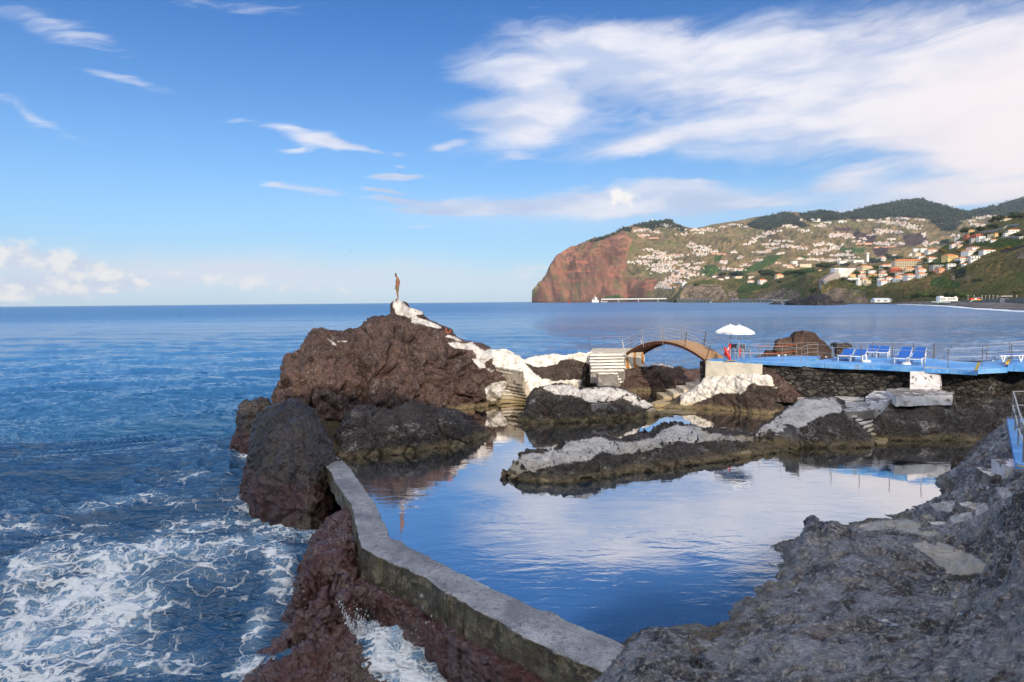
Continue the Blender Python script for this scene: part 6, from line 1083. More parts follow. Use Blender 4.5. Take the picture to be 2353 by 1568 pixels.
# near hill on the right with the houses
EDGE = [(1905, 640, 1230), (1930, 645, 1190), (1960, 655, 1150), (1975, 662, 1120), (2000, 662, 1090), (2040, 656, 1050), (2080, 650, 1010), (2120, 643, 980), (2160, 634, 950), (2200, 622, 920), (2240, 610, 890), (2270, 602, 870), (2300, 594, 850), (2330, 584, 830), (2353, 574, 815), (2430, 548, 780)]
terrain('near_hill', [[(1885, None, 1180, -2), (1960, None, 1090, -1), (2060, None, 1000, 0), (2150, None, 900, 1), (2250, None, 790, 2), (2353, None, 690, 3), (2430, None, 640, 3)],
        [(1905-15, 668, 1200), (1930, 662, 1170), (1960, 664, 1130), (2000, 672, 1070), (2080, 668, 985), (2160, 655, 930), (2240, 640, 860), (2300, 630, 820), (2353, 622, 785), (2430, 605, 750)], [(1890, 652, 1240)]+EDGE[1:],
        [(1890, 640, 1500), (1930, 622, 1500), (1960, 616, 1500), (2000, 610, 1500), (2050, 601, 1500), (2100, 590, 1500), (2150, 577, 1450), (2190, 560, 1450), (2215, 545, 1450), (2240, 530, 1450), (2270, 515, 1450), (2300, 502, 1450), (2353, 486, 1450), (2430, 465, 1450)]], 420, [60, 50, 120], M_NEAR, 7, .02,
        {'cliff': ([[(1890, 705), (1900, 668), (1925, 662), (1990, 668), (1996, 705)], [h2(*q) for q in [(750, 1230), (860, 1200), (830, 1400), (760, 1420)]], [h2(*q) for q in [(1050, 1280), (1180, 1270), (1150, 1370), (1030, 1370)]], [h2(*q) for q in [(2190, 780), (2353, 740), (2353, 900), (2210, 900)]]], 3),
         'green': ([[h2(*q) for q in [(1250, 560), (1800, 470), (2353, 480), (2353, 560), (2050, 690), (1750, 650), (1500, 620), (1290, 600)]], [h2(*q) for q in [(200, 950), (600, 900), (640, 1040), (400, 1030), (150, 1030)]], [h2(*q) for q in [(560, 600), (1000, 430), (1000, 620), (600, 700)]], [h2(*q) for q in [(320, 1330), (600, 1290), (1000, 1450), (900, 1560), (300, 1500)]]], 3),
         'forest': ([[h1(*q) for q in [(560, 900), (900, 960), (860, 1000), (600, 960)]], [h2(*q) for q in [(800, 1150), (1100, 1100), (1050, 1300), (850, 1350)]], [h2(*q) for q in [(1180, 1360), (1420, 1330), (1440, 1400), (1200, 1440)]]], 3)}, 9.0, back=120)
def hit(u, v, names=None):
    o_ = Vector((0, 0, H)); d_ = ray(u, v).normalized(); best = None
    for nm, b_ in BV.items():
        if names and nm not in names: continue
        r_ = b_.ray_cast(o_, d_, 20000)
        if r_[0] is not None and (best is None or r_[3] < best[1]): best = (r_[0], r_[3])
    return best
# beach
xs = np.linspace(0, 1, 240); BW = [(1560, 3400), (1640, 2150), (1720, 1900), (1800, 1600), (1880, 1230), (1960, 1080), (2060, 985), (2130, 860), (2180, 720), (2240, 540), (2290, 470), (2353, 425), (2430, 360), (2560, 300)]
BB2 = [(1560, 3450), (1640, 2200), (1720, 1960), (1800, 1660), (1880, 1290), (1960, 1130), (2060, 1040), (2130, 960), (2180, 900), (2240, 830), (2290, 780), (2353, 720), (2430, 660), (2560, 600)]
a = np.array(BW, float); b = np.array(BB2, float); us = np.linspace(1560, 2560, 260); rows = []
for k in range(40):
    t = k/39; row = []
    for u in us: d0 = np.interp(u, a[:, 0], a[:, 1]); d1 = np.interp(u, b[:, 0], b[:, 1]); dd = d0*(1-t)+d1*t; r0 = ray(u, 690); row.append((r0.x/r0.y*dd, dd, -2.3+min(1, t*2.2)*3.0+t*2.0))
    rows.append(row)
V = np.array(rows); p = V.reshape(-1, 3); p[:, 2] += .45*fbm(p*.05, 4)
m_, g, out = mat('volcanic_beach'); q = g.pos(); n1 = g.noise(g.vm('MULTIPLY', q, (.02, .09, 1)), 1.0, 5, .6); n2 = g.noise(q, .9, 5, .7); z = g.xyz(q)[2]
c = g.mix(g.sm(n1, .40, .6), (.045, .038, .038), (.155, .140, .135)); c = g.mix(g.sm(n2, .5, .7), c, (.20, .18, .165)); c = g.mix(g.sm(z, -.9, -1.6), c, (.028, .025, .027)); bsdf(g, out, c, .8, g.bump(n2, .3)); 
o = raw_mesh('beach', p, gridq(40, 260), m_); o['kind'] = 'structure'
BV['beach'] = BVHTree.FromPolygons([tuple(x_) for x_ in p], [tuple(x_) for x_ in gridq(40, 260)])
# ------------------------------------------------------------------ houses
M_W = [simple('white_render', (.80, .77, .72), .8), simple('cream_render', (.74, .62, .42), .8), simple('yellow_render', (.78, .58, .25), .8), simple('red_render', (.50, .13, .07), .8), simple('pink_render', (.68, .36, .24), .8), simple('grey_render', (.36, .35, .34), .8)]
M_RO = simple('orange_roof_tiles', (.60, .20, .07), .8, var=.25, vscale=.8); M_RB = simple('brown_roof_tiles', (.30, .12, .07), .8, var=.2, vscale=.8); M_FL = simple('flat_roof', (.50, .48, .46), .8); M_GLS = simple('window_glass', (.03, .04, .06), .15)
WI = {'w': 0, 'c': 1, 'y': 2, 'r': 3, 'p': 4, 'g': 5}
def hip_roof(bm, w, d, z, h, over=.5, gable=False):
    a = [bm.verts.new(c_) for c_ in ((-w/2-over, -over, z), (w/2+over, -over, z), (w/2+over, d+over, z), (-w/2-over, d+over, z))]
    k = .05 if gable else min(d/2, w*.3); r0 = bm.verts.new((-w/2-over+k, d/2, z+h)); r1 = bm.verts.new((w/2+over-k, d/2, z+h))
    bm.faces.new((a[0], a[1], r1, r0)); bm.faces.new((a[2], a[3], r0, r1)); bm.faces.new((a[1], a[2], r1)); bm.faces.new((a[3], a[0], r0)); bm.faces.new(a[::-1])
HG = 'houses on the near hillside'
_win = {}
def winmesh(w, h):
    k = (round(w, 1), round(h, 1))
    if k not in _win:
        bm = bmesh.new(); addbox(bm, -k[0]/2, k[0]/2, -.10, .05, 0, k[1]); me = bpy.data.meshes.new('window'); bm.to_mesh(me); bm.free(); me.materials.append(M_GLS); _win[k] = me
    return _win[k]
def house(X, Y, W, Hh, wc, rt, lab, conv=h1, st=None, rz=None, balc=False, name='house', cat='house', group=HG, gable=False, dist=None):
    """X, Y: foot centre, W, Hh: size in survey pixels of that sketch"""
    sc_ = .10504 if conv in (h1, h2, h6) else .175; u, v = conv(X, Y)
    b_ = hit(u, v); q = b_[0] if b_ and not dist else D(u, v, dist or 1100); d = q.y; w = W*sc_/F*d; hh = Hh*sc_/F*d
    rz = math.radians(R2.uniform(-22, 18)) if rz is None else rz; roofh = 0 if rt == 'f' else min(hh*.30, w*.22); wh = hh-roofh; dp = w*R2.uniform(.6, .8)
    root = empty(name, q, lab, cat, group); root.rotation_euler.z = rz
    bm = bmesh.new(); addbox(bm, -w/2, w/2, 0, dp, -4, wh-.01); bmobj('wall', bm, M_W[WI[wc]], root)
    bm = bmesh.new()
    if rt == 'f': addbox(bm, -w/2-.15, w/2+.15, -.15, dp+.15, wh, wh+.35); bmobj('roof', bm, M_FL, root)
    else: hip_roof(bm, w, dp, wh, roofh, .45, gable); bmobj('roof', bm, {'o': M_RO, 'b': M_RB}[rt], root)
    ns = st or max(1, int(round(wh/3.2))); nw = max(2, min(6, int(w/3.4))); sh = wh/ns
    for i in range(ns):
        for j in range(nw):
            if R2.random() < .12: continue
            me = winmesh(min(1.5, w/nw*.5), min(1.5, sh*.5)); o = bpy.data.objects.new('window', me); C.objects.link(o); o.parent = root; o.location = (-w/2+(j+.5)*w/nw, 0, i*sh+sh*.32)
        if balc and i: bm = bmesh.new(); addbox(bm, -w/2+.3, w/2-.3, -1.3, -.11, i*sh, i*sh+.16); addbox(bm, -w/2+.3, w/2-.3, -1.3, -1.2, i*sh+.17, i*sh+.9); bmobj('balcony', bm, M_W[WI[wc]], root)
    return root
R2 = random.Random(11)
HL1 = [(735, 858, 130, 75, 'y', 'o', 'small yellow house just right of the stepped hotel'), (940, 778, 150, 62, 'w', 'o', 'white house with orange roof, upper of a stacked pair right of the hotel'), (955, 868, 170, 90, 'w', 'o', 'white house with orange roof, lower of a stacked pair right of the hotel'),
 (1165, 785, 150, 70, 'w', 'f', 'pale flat roofed house above a yellow two storey house'), (1200, 870, 175, 98, 'y', 'o', 'yellow two storey house with balconies in the middle of the hill village'), (1435, 755, 125, 52, 'w', 'o', 'small white house tucked above a balconied white house'),
 (1400, 850, 170, 92, 'w', 'o', 'white house with orange roof and balconies right of the yellow one'), (1690, 745, 215, 110, 'r', 'o', 'brick red villa with orange hip roof under the long apartment block'), (1800, 800, 290, 65, 'g', 'b', 'long low house with brown roof below the brick red villa'),
 (2000, 745, 200, 110, 'c', 'o', 'cream house with shallow orange roof right of the brick red villa'), (2265, 790, 170, 140, 'w', 'o', 'tall pinkish white block house with a flat terrace on top'), (2200, 735, 110, 130, 'g', 'f', 'grey tower like house behind the tall pinkish white one'),
 (1490, 660, 210, 95, 'w', 'o', 'white house with balconies left of the long apartment block'), (1065, 690, 270, 100, 'c', 'o', 'low house with one huge steep bright orange roof'), (1745, 952, 160, 110, 'w', 'o', 'white house with an orange pyramid roof near the cliff edge'), (1780, 885, 120, 75, 'w', 'o', 'white house with orange roof peeping behind the pyramid roofed one'),
 (1540, 925, 120, 80, 'w', 'o', 'white house with orange roof left of the pyramid roofed one'), (1400, 955, 190, 75, 'w', 'f', 'long modern white box house behind the bright orange gable roof'), (1465, 998, 215, 90, 'w', 'o', 'white single storey house with a large bright orange gable roof at the cliff edge'),
 (1010, 1010, 130, 145, 'c', 'o', 'tall narrow cream house with a dark opening at the cliff edge'), (890, 1040, 100, 110, 'w', 'f', 'white flat house with a dark canopy left of the tall narrow cream house'), (1085, 1030, 120, 95, 'c', 'f', 'cream cube shaped house right of the tall narrow cream house'), (770, 930, 310, 55, 'w', 'f', 'low modern white villa on the edge right of the stepped hotel'),
 (2030, 895, 200, 118, 'w', 'o', 'white two storey house with orange hip roof and arches on the slope'), (2270, 865, 170, 115, 'w', 'o', 'white house with red roof ending the lower row of houses'), (1450, 485, 200, 90, 'w', 'o', 'white arched house with brown orange roof among dark trees'), (2250, 440, 130, 60, 'w', 'o', 'house with orange roof on the upper row above the long apartments'),
 (2170, 405, 150, 80, 'c', 'f', 'pale house with broad flat gable on the upper row'), (1960, 395, 140, 60, 'w', 'f', 'white house with pale gable left of another on the upper row'), (2130, 300, 150, 65, 'w', 'f', 'plain white box house on the skyline of the village'), (2290, 300, 130, 70, 'w', 'f', 'second white box house on the skyline, further right'), (1660, 385, 90, 30, 'w', 'o', 'small orange roofed house at the top of the dark trees'),
 (525, 570, 160, 70, 'w', 'f', 'modern white house with dark windows left of the dark hedge'), (870, 530, 220, 45, 'w', 'f', 'long low white house left of the church tower'), (1560, 590, 100, 30, 'w', 'o', 'little orange roof beside the long apartments'), (50, 712, 100, 34, 'y', 'o', 'small bright yellow house under the big trees at the left')]
for h_ in HL1: house(*h_, conv=h1, balc=h_[2] > 165 and h_[3] > 80)
HL2 = [(355, 780, 200, 100, 'w', 'o', 'white gabled house with orange roof above the banana terraces'), (365, 950, 195, 98, 'w', 'o', 'white gabled house with covered balcony left of the big yellow villa'), (130, 885, 130, 60, 'w', 'o', 'white house with wide orange roof behind palms'), (800, 925, 270, 130, 'y', 'o', 'big yellow villa with three levels of orange roofs'), (1060, 965, 220, 105, 'w', 'o', 'white house with long white balconies right of the big yellow villa'),
 (1290, 940, 180, 95, 'w', 'f', 'white flat roofed block right of the long balconied house'), (1095, 1035, 120, 42, 'w', 'o', 'small white house with orange roof below the long balconied house'), (1230, 795, 240, 98, 'w', 'o', 'wide white house with two dark windows beside a yellow tree'), (1330, 690, 250, 60, 'w', 'o', 'long white bungalow with orange roof on the upper slope'), (1600, 775, 250, 85, 'w', 'o', 'white house with long orange roof farthest right on the slope'),
 (860, 640, 160, 75, 'w', 'o', 'white house with round windows on the shoulder of the hill'), (960, 655, 90, 70, 'c', 'o', 'narrow cream house with orange roof joined to the round windowed one'), (1000, 552, 190, 45, 'w', 'o', 'low white house above the round windowed house'), (895, 515, 90, 75, 'w', 'f', 'small plain white cube on the shoulder of the hill'), (1290, 520, 160, 60, 'g', 'f', 'modern grey house on stilts on the upper slope'), (1440, 505, 130, 90, 'w', 'f', 'white modern house right of the grey one on stilts'), (1570, 500, 140, 40, 'w', 'f', 'low white house in a row on the upper slope'), (1710, 525, 130, 55, 'w', 'o', 'white gable end house at the right of the upper row'),
 (1150, 435, 110, 55, 'r', 'f', 'red box shaped house among dark trees'), (1400, 400, 200, 50, 'r', 'o', 'low red house with long roof behind the modern ones'), (1210, 340, 100, 80, 'y', 'o', 'yellow house with orange roof beside the dark pine'), (1775, 410, 110, 75, 'y', 'o', 'yellow house with orange roof right of centre on the upper slope'), (2150, 340, 230, 95, 'w', 'o', 'large white house high on the slope at the right'), (2000, 400, 110, 60, 'w', 'f', 'cluttered pale house below the large white one high on the right'), (1670, 430, 110, 55, 'c', 'f', 'cream house half hidden by palms on the upper slope'),
 (480, 1135, 0, 0, 'w', 'f', ''), (575, 1195, 160, 95, 'p', 'o', 'pink house with tall dark windows near the cliff edge'), (775, 1110, 150, 95, 'w', 'f', 'house with big square white framed windows above the cliff edge'), (480, 1120, 220, 75, 'g', 'f', 'long dark glazed house behind the pink one'), (430, 1200, 90, 40, 'r', 'f', 'small red lean-to house left of the pink one'), (150, 1275, 200, 70, 'w', 'o', 'white cottage with red roof at the corner of the cliff'), (2000, 60, 130, 50, 'c', 'o', 'house with orange roof high up between dark trees at the right'), (2310, 455, 90, 35, 'w', 'f', 'low white building at the right end of the banana field')]
for h_ in HL2:
    if h_[2]: house(*h_, conv=h2, balc=h_[2] > 175 and h_[3] > 90)
HL3 = [(1120, 563, 80, 48, 'w', 'o', 'white house with orange hip roof standing in the banana field above the sea cliff'), (1285, 562, 100, 58, 'w', 'o', 'white two storey house with orange roof right of another in the banana field'), (1505, 495, 95, 62, 'c', 'o', 'cream house with orange roofs under tall dark trees'), (730, 522, 70, 30, 'w', 'o', 'white house with orange roof at the brow of the sea cliff'), (660, 478, 80, 18, 'w', 'o', 'low orange roofed row left of the dark tree'),
 (810, 503, 50, 26, 'w', 'f', 'small white block at the brow of the sea cliff'), (1130, 492, 75, 26, 'w', 'o', 'bungalow with orange roof between the tree groups'), (965, 500, 100, 30, 'c', 'f', 'long beige shed on the plateau'), (1700, 310, 70, 40, 'w', 'f', 'white three storey block on the terraced hill'), (1760, 250, 45, 34, 'w', 'o', 'white house on top of the terraced hill'), (1840, 350, 140, 40, 'c', 'f', 'long pinkish apartment block below the terraced hill'), (1640, 365, 90, 26, 'c', 'o', 'low orange house left of the pinkish apartment block')]
for h_ in HL3: house(*h_, conv=h3)
# long apartment block
q = hit(*h1(1960, 650))[0]; d = q.y; k = .10504/F*d; root = empty('apartment_block', q, 'long four storey cream apartment block with an orange roof and rows of balconies', 'building'); W_ = 570*k; Hh = 150*k; root.rotation_euler.z = math.radians(-6)
bm = bmesh.new(); addbox(bm, -W_/2, W_/2, 0, 14, -6, Hh); bmobj('wall', bm, M_W[1], root); bm = bmesh.new(); hip_roof(bm, W_, 14, Hh+.01, 3.2, .9); bmobj('roof', bm, M_RO, root)
for i in range(4):
    for j in range(12):
        x0 = -W_/2+(j+.5)*W_/12; z0 = i*Hh/4; o = bpy.data.objects.new('window', winmesh(2.2, 1.9)); C.objects.link(o); o.parent = root; o.location = (x0, 0, z0+.7)
    for j in range(3): bm = bmesh.new(); x0 = -W_/2+.4+j*W_/3; addbox(bm, x0, x0+W_/3-1.2, -1.6, -.12, z0, z0+.2); addbox(bm, x0, x0+W_/3-1.2, -1.6, -1.45, z0+.21, z0+1.1); bmobj('balcony', bm, M_W[1], root)
# stepped hotel
q = D(*h1(260, 1120), 1225); k = .10504/F*1225; root = empty('stepped_hotel', q, 'white hotel cascading down the cliff in stepped terraces with rows of scalloped balconies', 'hotel')
FLR = [(350, 470, 775), (300, 470, 800), (250, 450, 825), (200, 450, 850), (160, 448, 875), (120, 445, 900), (90, 440, 925), (62, 432, 950), (80, 420, 985), (90, 370, 1015), (92, 320, 1045), (92, 280, 1075), (95, 220, 1100), (98, 170, 1125)]
for i, (xl, xr, yb) in enumerate(FLR):
    x0, x1 = (xl-260)*k, (xr-260)*k; z1 = (1120-yb)*k+1.9; y0 = -i*.9; bm = bmesh.new(); addbox(bm, x0, x1, y0, 16, z1-.12, z1+.32)
    n = max(2, int((x1-x0)/3.2))
    for j in range(n+1): xx = x0+(x1-x0)*j/n; addbox(bm, xx-.12, xx+.12, y0+.02, y0+3.0, z1-1.6, z1-.13)
    bmobj('terrace', bm, M_W[0], root); bm = bmesh.new(); addbox(bm, x0+.2, x1-.2, y0+2.2, 16, z1-1.9, z1-.14); bmobj('recess', bm, M_W[5] if i > 7 else M_RB, root)
bm = bmesh.new(); addbox(bm, 95*k, 160*k, 4, 20, (1120-855)*k, (1120-662)*k); addbox(bm, 160.1*k, 222*k, 1, 20, (1120-855)*k, (1120-660)*k); bmobj('tower', bm, M_W[0], root)
for i in range(6): bm = bmesh.new(); addbox(bm, 96*k, 158*k, 1.8, 3.95, (1120-845+i*30)*k, (1120-835+i*30)*k); bmobj('tower_balcony', bm, M_W[5], root)
bm = bmesh.new()
for i in range(7): addbox(bm, 222.1*k, (370+i*32)*k, 2+i*.3, 21, (1120-860+i*28)*k, (1120-860+(i+1)*28)*k-.02)
bmobj('wing', bm, M_W[0], root)
bm = bmesh.new()
for i in range(7):
    for j in range(5): xx = (370+i*32)*k-(j+1)*3.2; addbox(bm, xx, xx+1.8, 1.5+i*.3, 1.98+i*.3, (1120-860+i*28+8)*k, (1120-860+i*28+18)*k)
bmobj('wing_balconies', bm, M_RB, root)
# church tower
q = D(*h1(1067, 470), 1700); k = .10504/F*1700; root = empty('church_tower', q, 'slim white church tower with a small dark belfry opening on the skyline of the village', 'tower'); bm = bmesh.new(); addbox(bm, -22*k, 22*k, 0, 5, -6, 142*k); bmobj('shaft', bm, M_W[0], root)
bm = bmesh.new(); addbox(bm, -8*k, 8*k, -.3, -.02, 100*k, 122*k); bmobj('belfry_opening', bm, M_GLS, root); bm = bmesh.new(); addbox(bm, -24*k, 24*k, -.3, 5.3, 142*k+.02, 147*k); bmobj('cornice', bm, M_W[0], root)
# distant houses
CL4 = [(1290, 425, 50, 12, 12), (1100, 468, 60, 7, 8), (1030, 478, 40, 5, 5), (1450, 508, 50, 8, 7), (1560, 470, 60, 9, 10), (1690, 468, 70, 12, 15), (1820, 440, 30, 6, 5), (1940, 422, 60, 5, 8), (2030, 440, 40, 5, 6), (1210, 490, 45, 12, 6), (1090, 520, 50, 6, 5), (1390, 450, 20, 8, 3), (1620, 498, 50, 8, 6),
 (1150, 650, 45, 6, 6), (1240, 680, 50, 16, 10), (1120, 718, 60, 14, 15), (1280, 718, 80, 20, 22), (1400, 710, 40, 16, 12), (1590, 625, 70, 14, 14), (1530, 605, 30, 12, 6), (1650, 650, 70, 16, 16), (1600, 690, 80, 16, 14), (1730, 672, 50, 10, 8), (1090, 765, 70, 14, 15), (975, 765, 40, 10, 6), (1150, 790, 50, 12, 10), (1260, 790, 70, 20, 20), (1360, 775, 70, 20, 16), (1490, 790, 30, 12, 8), (1570, 818, 60, 12, 12),
 (1230, 842, 60, 20, 18), (1330, 835, 70, 22, 20), (1440, 850, 60, 20, 15), (1540, 880, 60, 16, 12), (1400, 900, 70, 16, 12), (1350, 925, 40, 16, 8), (1290, 960, 50, 16, 12), (1420, 945, 60, 12, 14), (1240, 985, 40, 8, 6), (1310, 1000, 80, 8, 10), (1600, 770, 40, 12, 5),
 (2160, 535, 50, 14, 8), (2230, 500, 50, 12, 8), (2110, 555, 30, 10, 6), (2220, 600, 50, 10, 8), (2330, 590, 25, 14, 6), (1830, 770, 25, 16, 10), (1840, 825, 40, 10, 9), (1970, 835, 50, 10, 10), (2030, 795, 35, 8, 6), (2190, 672, 60, 10, 9), (1920, 672, 20, 6, 4), (1990, 720, 35, 10, 6), (2140, 752, 40, 6, 5), (2260, 640, 50, 10, 5), (2100, 580, 30, 8, 4), (2040, 600, 30, 8, 3)]
CL5 = [(40, 495, 50, 10, 9), (180, 430, 45, 10, 9), (240, 440, 45, 10, 10), (330, 475, 50, 14, 12), (290, 380, 20, 5, 3), (450, 385, 50, 8, 7), (480, 425, 50, 14, 12), (560, 400, 50, 12, 8), (600, 522, 45, 18, 14), (680, 515, 45, 16, 12), (745, 530, 40, 14, 10), (690, 388, 30, 5, 4), (840, 382, 25, 4, 3), (940, 375, 40, 5, 5), (1060, 390, 50, 14, 10), (1130, 362, 45, 8, 7), (1200, 358, 50, 6, 8), (1270, 362, 35, 8, 6), (1395, 375, 40, 6, 6),
 (1150, 405, 60, 16, 14), (1240, 412, 50, 16, 12), (1320, 435, 50, 16, 13), (1360, 455, 50, 6, 6), (1030, 490, 40, 16, 10), (1100, 482, 45, 14, 11), (950, 515, 40, 8, 4), (1200, 490, 50, 8, 6), (830, 577, 45, 6, 6), (890, 552, 25, 6, 4), (1010, 592, 35, 8, 5), (1090, 592, 50, 12, 8), (1180, 595, 50, 10, 8), (1440, 512, 14, 16, 6), (1450, 592, 18, 14, 5), (1130, 556, 16, 5, 3), (90, 570, 60, 6, 5), (200, 570, 35, 8, 6), (60, 600, 45, 8, 6),
 (160, 622, 45, 6, 8), (240, 625, 45, 6, 7), (320, 640, 35, 7, 6), (440, 608, 40, 8, 6), (500, 592, 45, 10, 8), (580, 602, 45, 10, 8), (630, 622, 40, 10, 7), (440, 678, 40, 14, 10), (520, 655, 50, 10, 10), (600, 640, 50, 10, 8), (650, 700, 55, 8, 12), (740, 700, 50, 7, 8), (805, 722, 50, 5, 6), (740, 665, 30, 6, 3), (400, 740, 70, 8, 12), (540, 750, 70, 7, 12), (300, 735, 25, 8, 4), (660, 745, 40, 6, 4), (760, 752, 50, 5, 6),
 (1870, 382, 30, 7, 5), (1950, 358, 50, 8, 8), (2040, 340, 50, 7, 10), (2130, 328, 40, 5, 7), (1900, 418, 40, 8, 8), (1975, 428, 45, 7, 8), (1780, 392, 12, 6, 3), (1580, 410, 14, 3, 2), (1725, 522, 35, 7, 4), (1530, 590, 30, 6, 4), (1490, 600, 25, 6, 3), (20, 660, 20, 10, 4), (100, 690, 30, 8, 3), (90, 775, 30, 5, 3), (200, 800, 40, 6, 5)]
R3_ = random.Random(21); far = []
def zone(u, v):
    if u < 1600: return 'in the dense village right of the red sea cliff' if v > 565 else 'high on the ridge behind the red sea cliff'
    if u < 1800: return 'on the green slopes above the low sea cliffs' if v > 560 else 'strung along the saddle of the far ridge'
    if u < 2020: return 'on the far hillside left of the highest wooded hill' if v < 585 else 'in the rows beside the terraced hill'
    return 'on the brown burnt slopes under the highest wooded hill' if v < 565 else 'in the valley behind the near hill village'
for CLS, cv in ((CL4, c4), (CL5, c5)):
    for X, Y, rx, ry, n in CLS:
        for _ in range(int(n*2.4)):
            u, v = cv(X+R3_.gauss(0, rx*.62), Y+R3_.gauss(0, ry*.62)); b_ = hit(u, v)
            if b_ and b_[0].y > 1550 and u < 2420: s_ = R3_.uniform(.7, 1.35); w_ = min(11*s_, 15)*(1 if b_[0].y > 3000 else .75)*min(1, b_[0].y/3500+.35); far.append((w_/b_[0].y, w_, b_[0], R3_.uniform(-.6, .6), zone(u, v)))
far.sort(key=lambda t: -t[0])
protos = []
for i in range(6):
    bm = bmesh.new(); w = 1.0; dp = .72; hh = [.42, .55, .36, .5, .62, .4][i]; addbox(bm, -.5, .5, 0, dp, -.35, hh-.002)
    for f in bm.faces: f.material_index = 0
    n0 = len(bm.faces)
    if i != 4: hip_roof(bm, w, dp, hh, .17, .04)
    else: addbox(bm, -.52, .52, -.02, dp+.02, hh, hh+.04)
    bm.faces.ensure_lookup_table()
    for f in bm.faces[n0:]: f.material_index = 1
    n1_ = len(bm.faces)
    for j in range(3): addbox(bm, -.38+j*.3, -.24+j*.3, -.012, .01, hh*.35, hh*.72)
    bm.faces.ensure_lookup_table()
    for f in bm.faces[n1_:]: f.material_index = 2
    bmesh.ops.recalc_face_normals(bm, faces=bm.faces); me = bpy.data.meshes.new('far_house'); bm.to_mesh(me); bm.free()
    for m0 in (M_W[0] if i not in (3,) else M_W[1], M_RO if i % 3 else M_RB, M_GLS): me.materials.append(m0)
    protos.append(me)
NI = 215
for i, (_, w_, q, rz, zn_) in enumerate(far[:NI]):
    o = bpy.data.objects.new('distant_house', protos[R3_.randrange(6)]); C.objects.link(o); o.location = q; o.scale = (w_, w_, w_); o.rotation_euler.z = rz; tag(o, 'tiny pale house '+zn_, 'house', 'tiny houses '+zn_)
Vs = []; Qs = []; mi = []; off = 0
for _, w_, q, rz, zn_ in far[NI:]:
    me = protos[R3_.randrange(6)]; Mx = Matrix.Translation(q) @ Matrix.Rotation(rz, 4, 'Z') @ Matrix.Scale(w_, 4)
    for v_ in me.vertices: Vs.append(tuple(Mx @ v_.co))
    for p_ in me.polygons: Qs.append([off+k_ for k_ in p_.vertices]); mi.append(p_.material_index)
    off += len(me.vertices)
me = bpy.data.meshes.new('distant_village'); me.from_pydata(Vs, [], Qs); me.polygons.foreach_set('material_index', mi)
for m0 in (M_W[0], M_RO, M_GLS): me.materials.append(m0)
o = bpy.data.objects.new('distant_village', me); C.objects.link(o); o['kind'] = 'stuff'; tag(o, 'countless tiny pale houses scattered over the far hills', 'village')
# ------------------------------------------------------------------ trees
def leafmat(name, a, b_):
    m_, g, out = mat(name); p = g.pos(); n = g.noise(p, .35, 3, .6); n2 = g.noise(p, 2.2, 3, .7); c = g.mix(g.sm(g.add(g.mul(n, .6), g.mul(n2, .4)), .38, .62), a, b_); bsdf(g, out, c, .8, spec=.2); return m_
M_LEAF = [leafmat('dark_foliage', (.018, .030, .010), (.060, .075, .022)), leafmat('green_foliage', (.035, .062, .012), (.095, .125, .030)), leafmat('yellow_foliage', (.14, .09, .012), (.26, .17, .02))]; M_BARK = simple('bark', (.09, .07, .05), .9, var=.2)
def crown_mesh(name, seed, flat=.75, n=1500, m_=None, spread=1.0):
    r_ = np.random.default_rng(seed); cl = r_.normal(size=(16, 3)); cl /= np.linalg.norm(cl, axis=1)[:, None]; cl *= r_.uniform(.15, .72, (16, 1)); cl[:, 2] = np.abs(cl[:, 2])*flat
    c_ = cl[r_.integers(0, 16, n)]; d_ = r_.normal(size=(n, 3)); d_ /= np.linalg.norm(d_, axis=1)[:, None]; p = c_+d_*r_.uniform(.18, .40, (n, 1))*[1, 1, .75]; p[:, 2] += .55
    s = .075; a = r_.normal(size=(n, 3)); a /= np.linalg.norm(a, axis=1)[:, None]; b_ = np.cross(a, d_); b_ /= np.linalg.norm(b_, axis=1)[:, None]+1e-6; a = np.cross(b_, d_)
    a *= s*r_.uniform(.6, 1.3, (n, 1)); b_ *= s*r_.uniform(.6, 1.3, (n, 1)); V = np.stack([p-a, p-b_, p+a, p+b_], 1).reshape(-1, 3); Q = np.arange(4*n).reshape(n, 4)
    o = raw_mesh(name, V, Q, m_, smooth=False); me = o.data; bpy.data.objects.remove(o); return me
CR = [[crown_mesh('crown', 3+k*7+j, [.7, .9, .5][j], 1300, M_LEAF[k]) for j in range(3)] for k in range(3)]
bm = bmesh.new(); tube(bm, [(0, 0, -.3), (.01, 0, .3), (.03, .01, .8)], [.05, .035, .015], 7); tube(bm, [(.01, 0, .35), (.2, .05, .75)], [.022, .01], 5); tube(bm, [(.01, 0, .3), (-.2, .1, .8)], [.022, .01], 5); TM = bpy.data.meshes.new('trunk'); bm.to_mesh(TM); bm.free(); TM.materials.append(M_BARK)
R4 = random.Random(31); TREEN = {}
def tree(u, v, wpx, hpx, k, lab, group, dist=None):
    b_ = hit(u, v); q = D(u, v, dist) if dist else (b_[0] if b_ else None)
    if q is None: return
    w_ = wpx/F*q.y; h_ = hpx/F*q.y; root = empty('tree', q, lab, 'tree', group); root.rotation_euler.z = R4.uniform(0, 6)
    for nm, me in (('crown', CR[k][R4.randrange(3)]), ('trunk', TM)):
        o = bpy.data.objects.new(nm, me); C.objects.link(o); o.parent = root; o.scale = (w_/1.35, w_/1.35, h_/1.25)
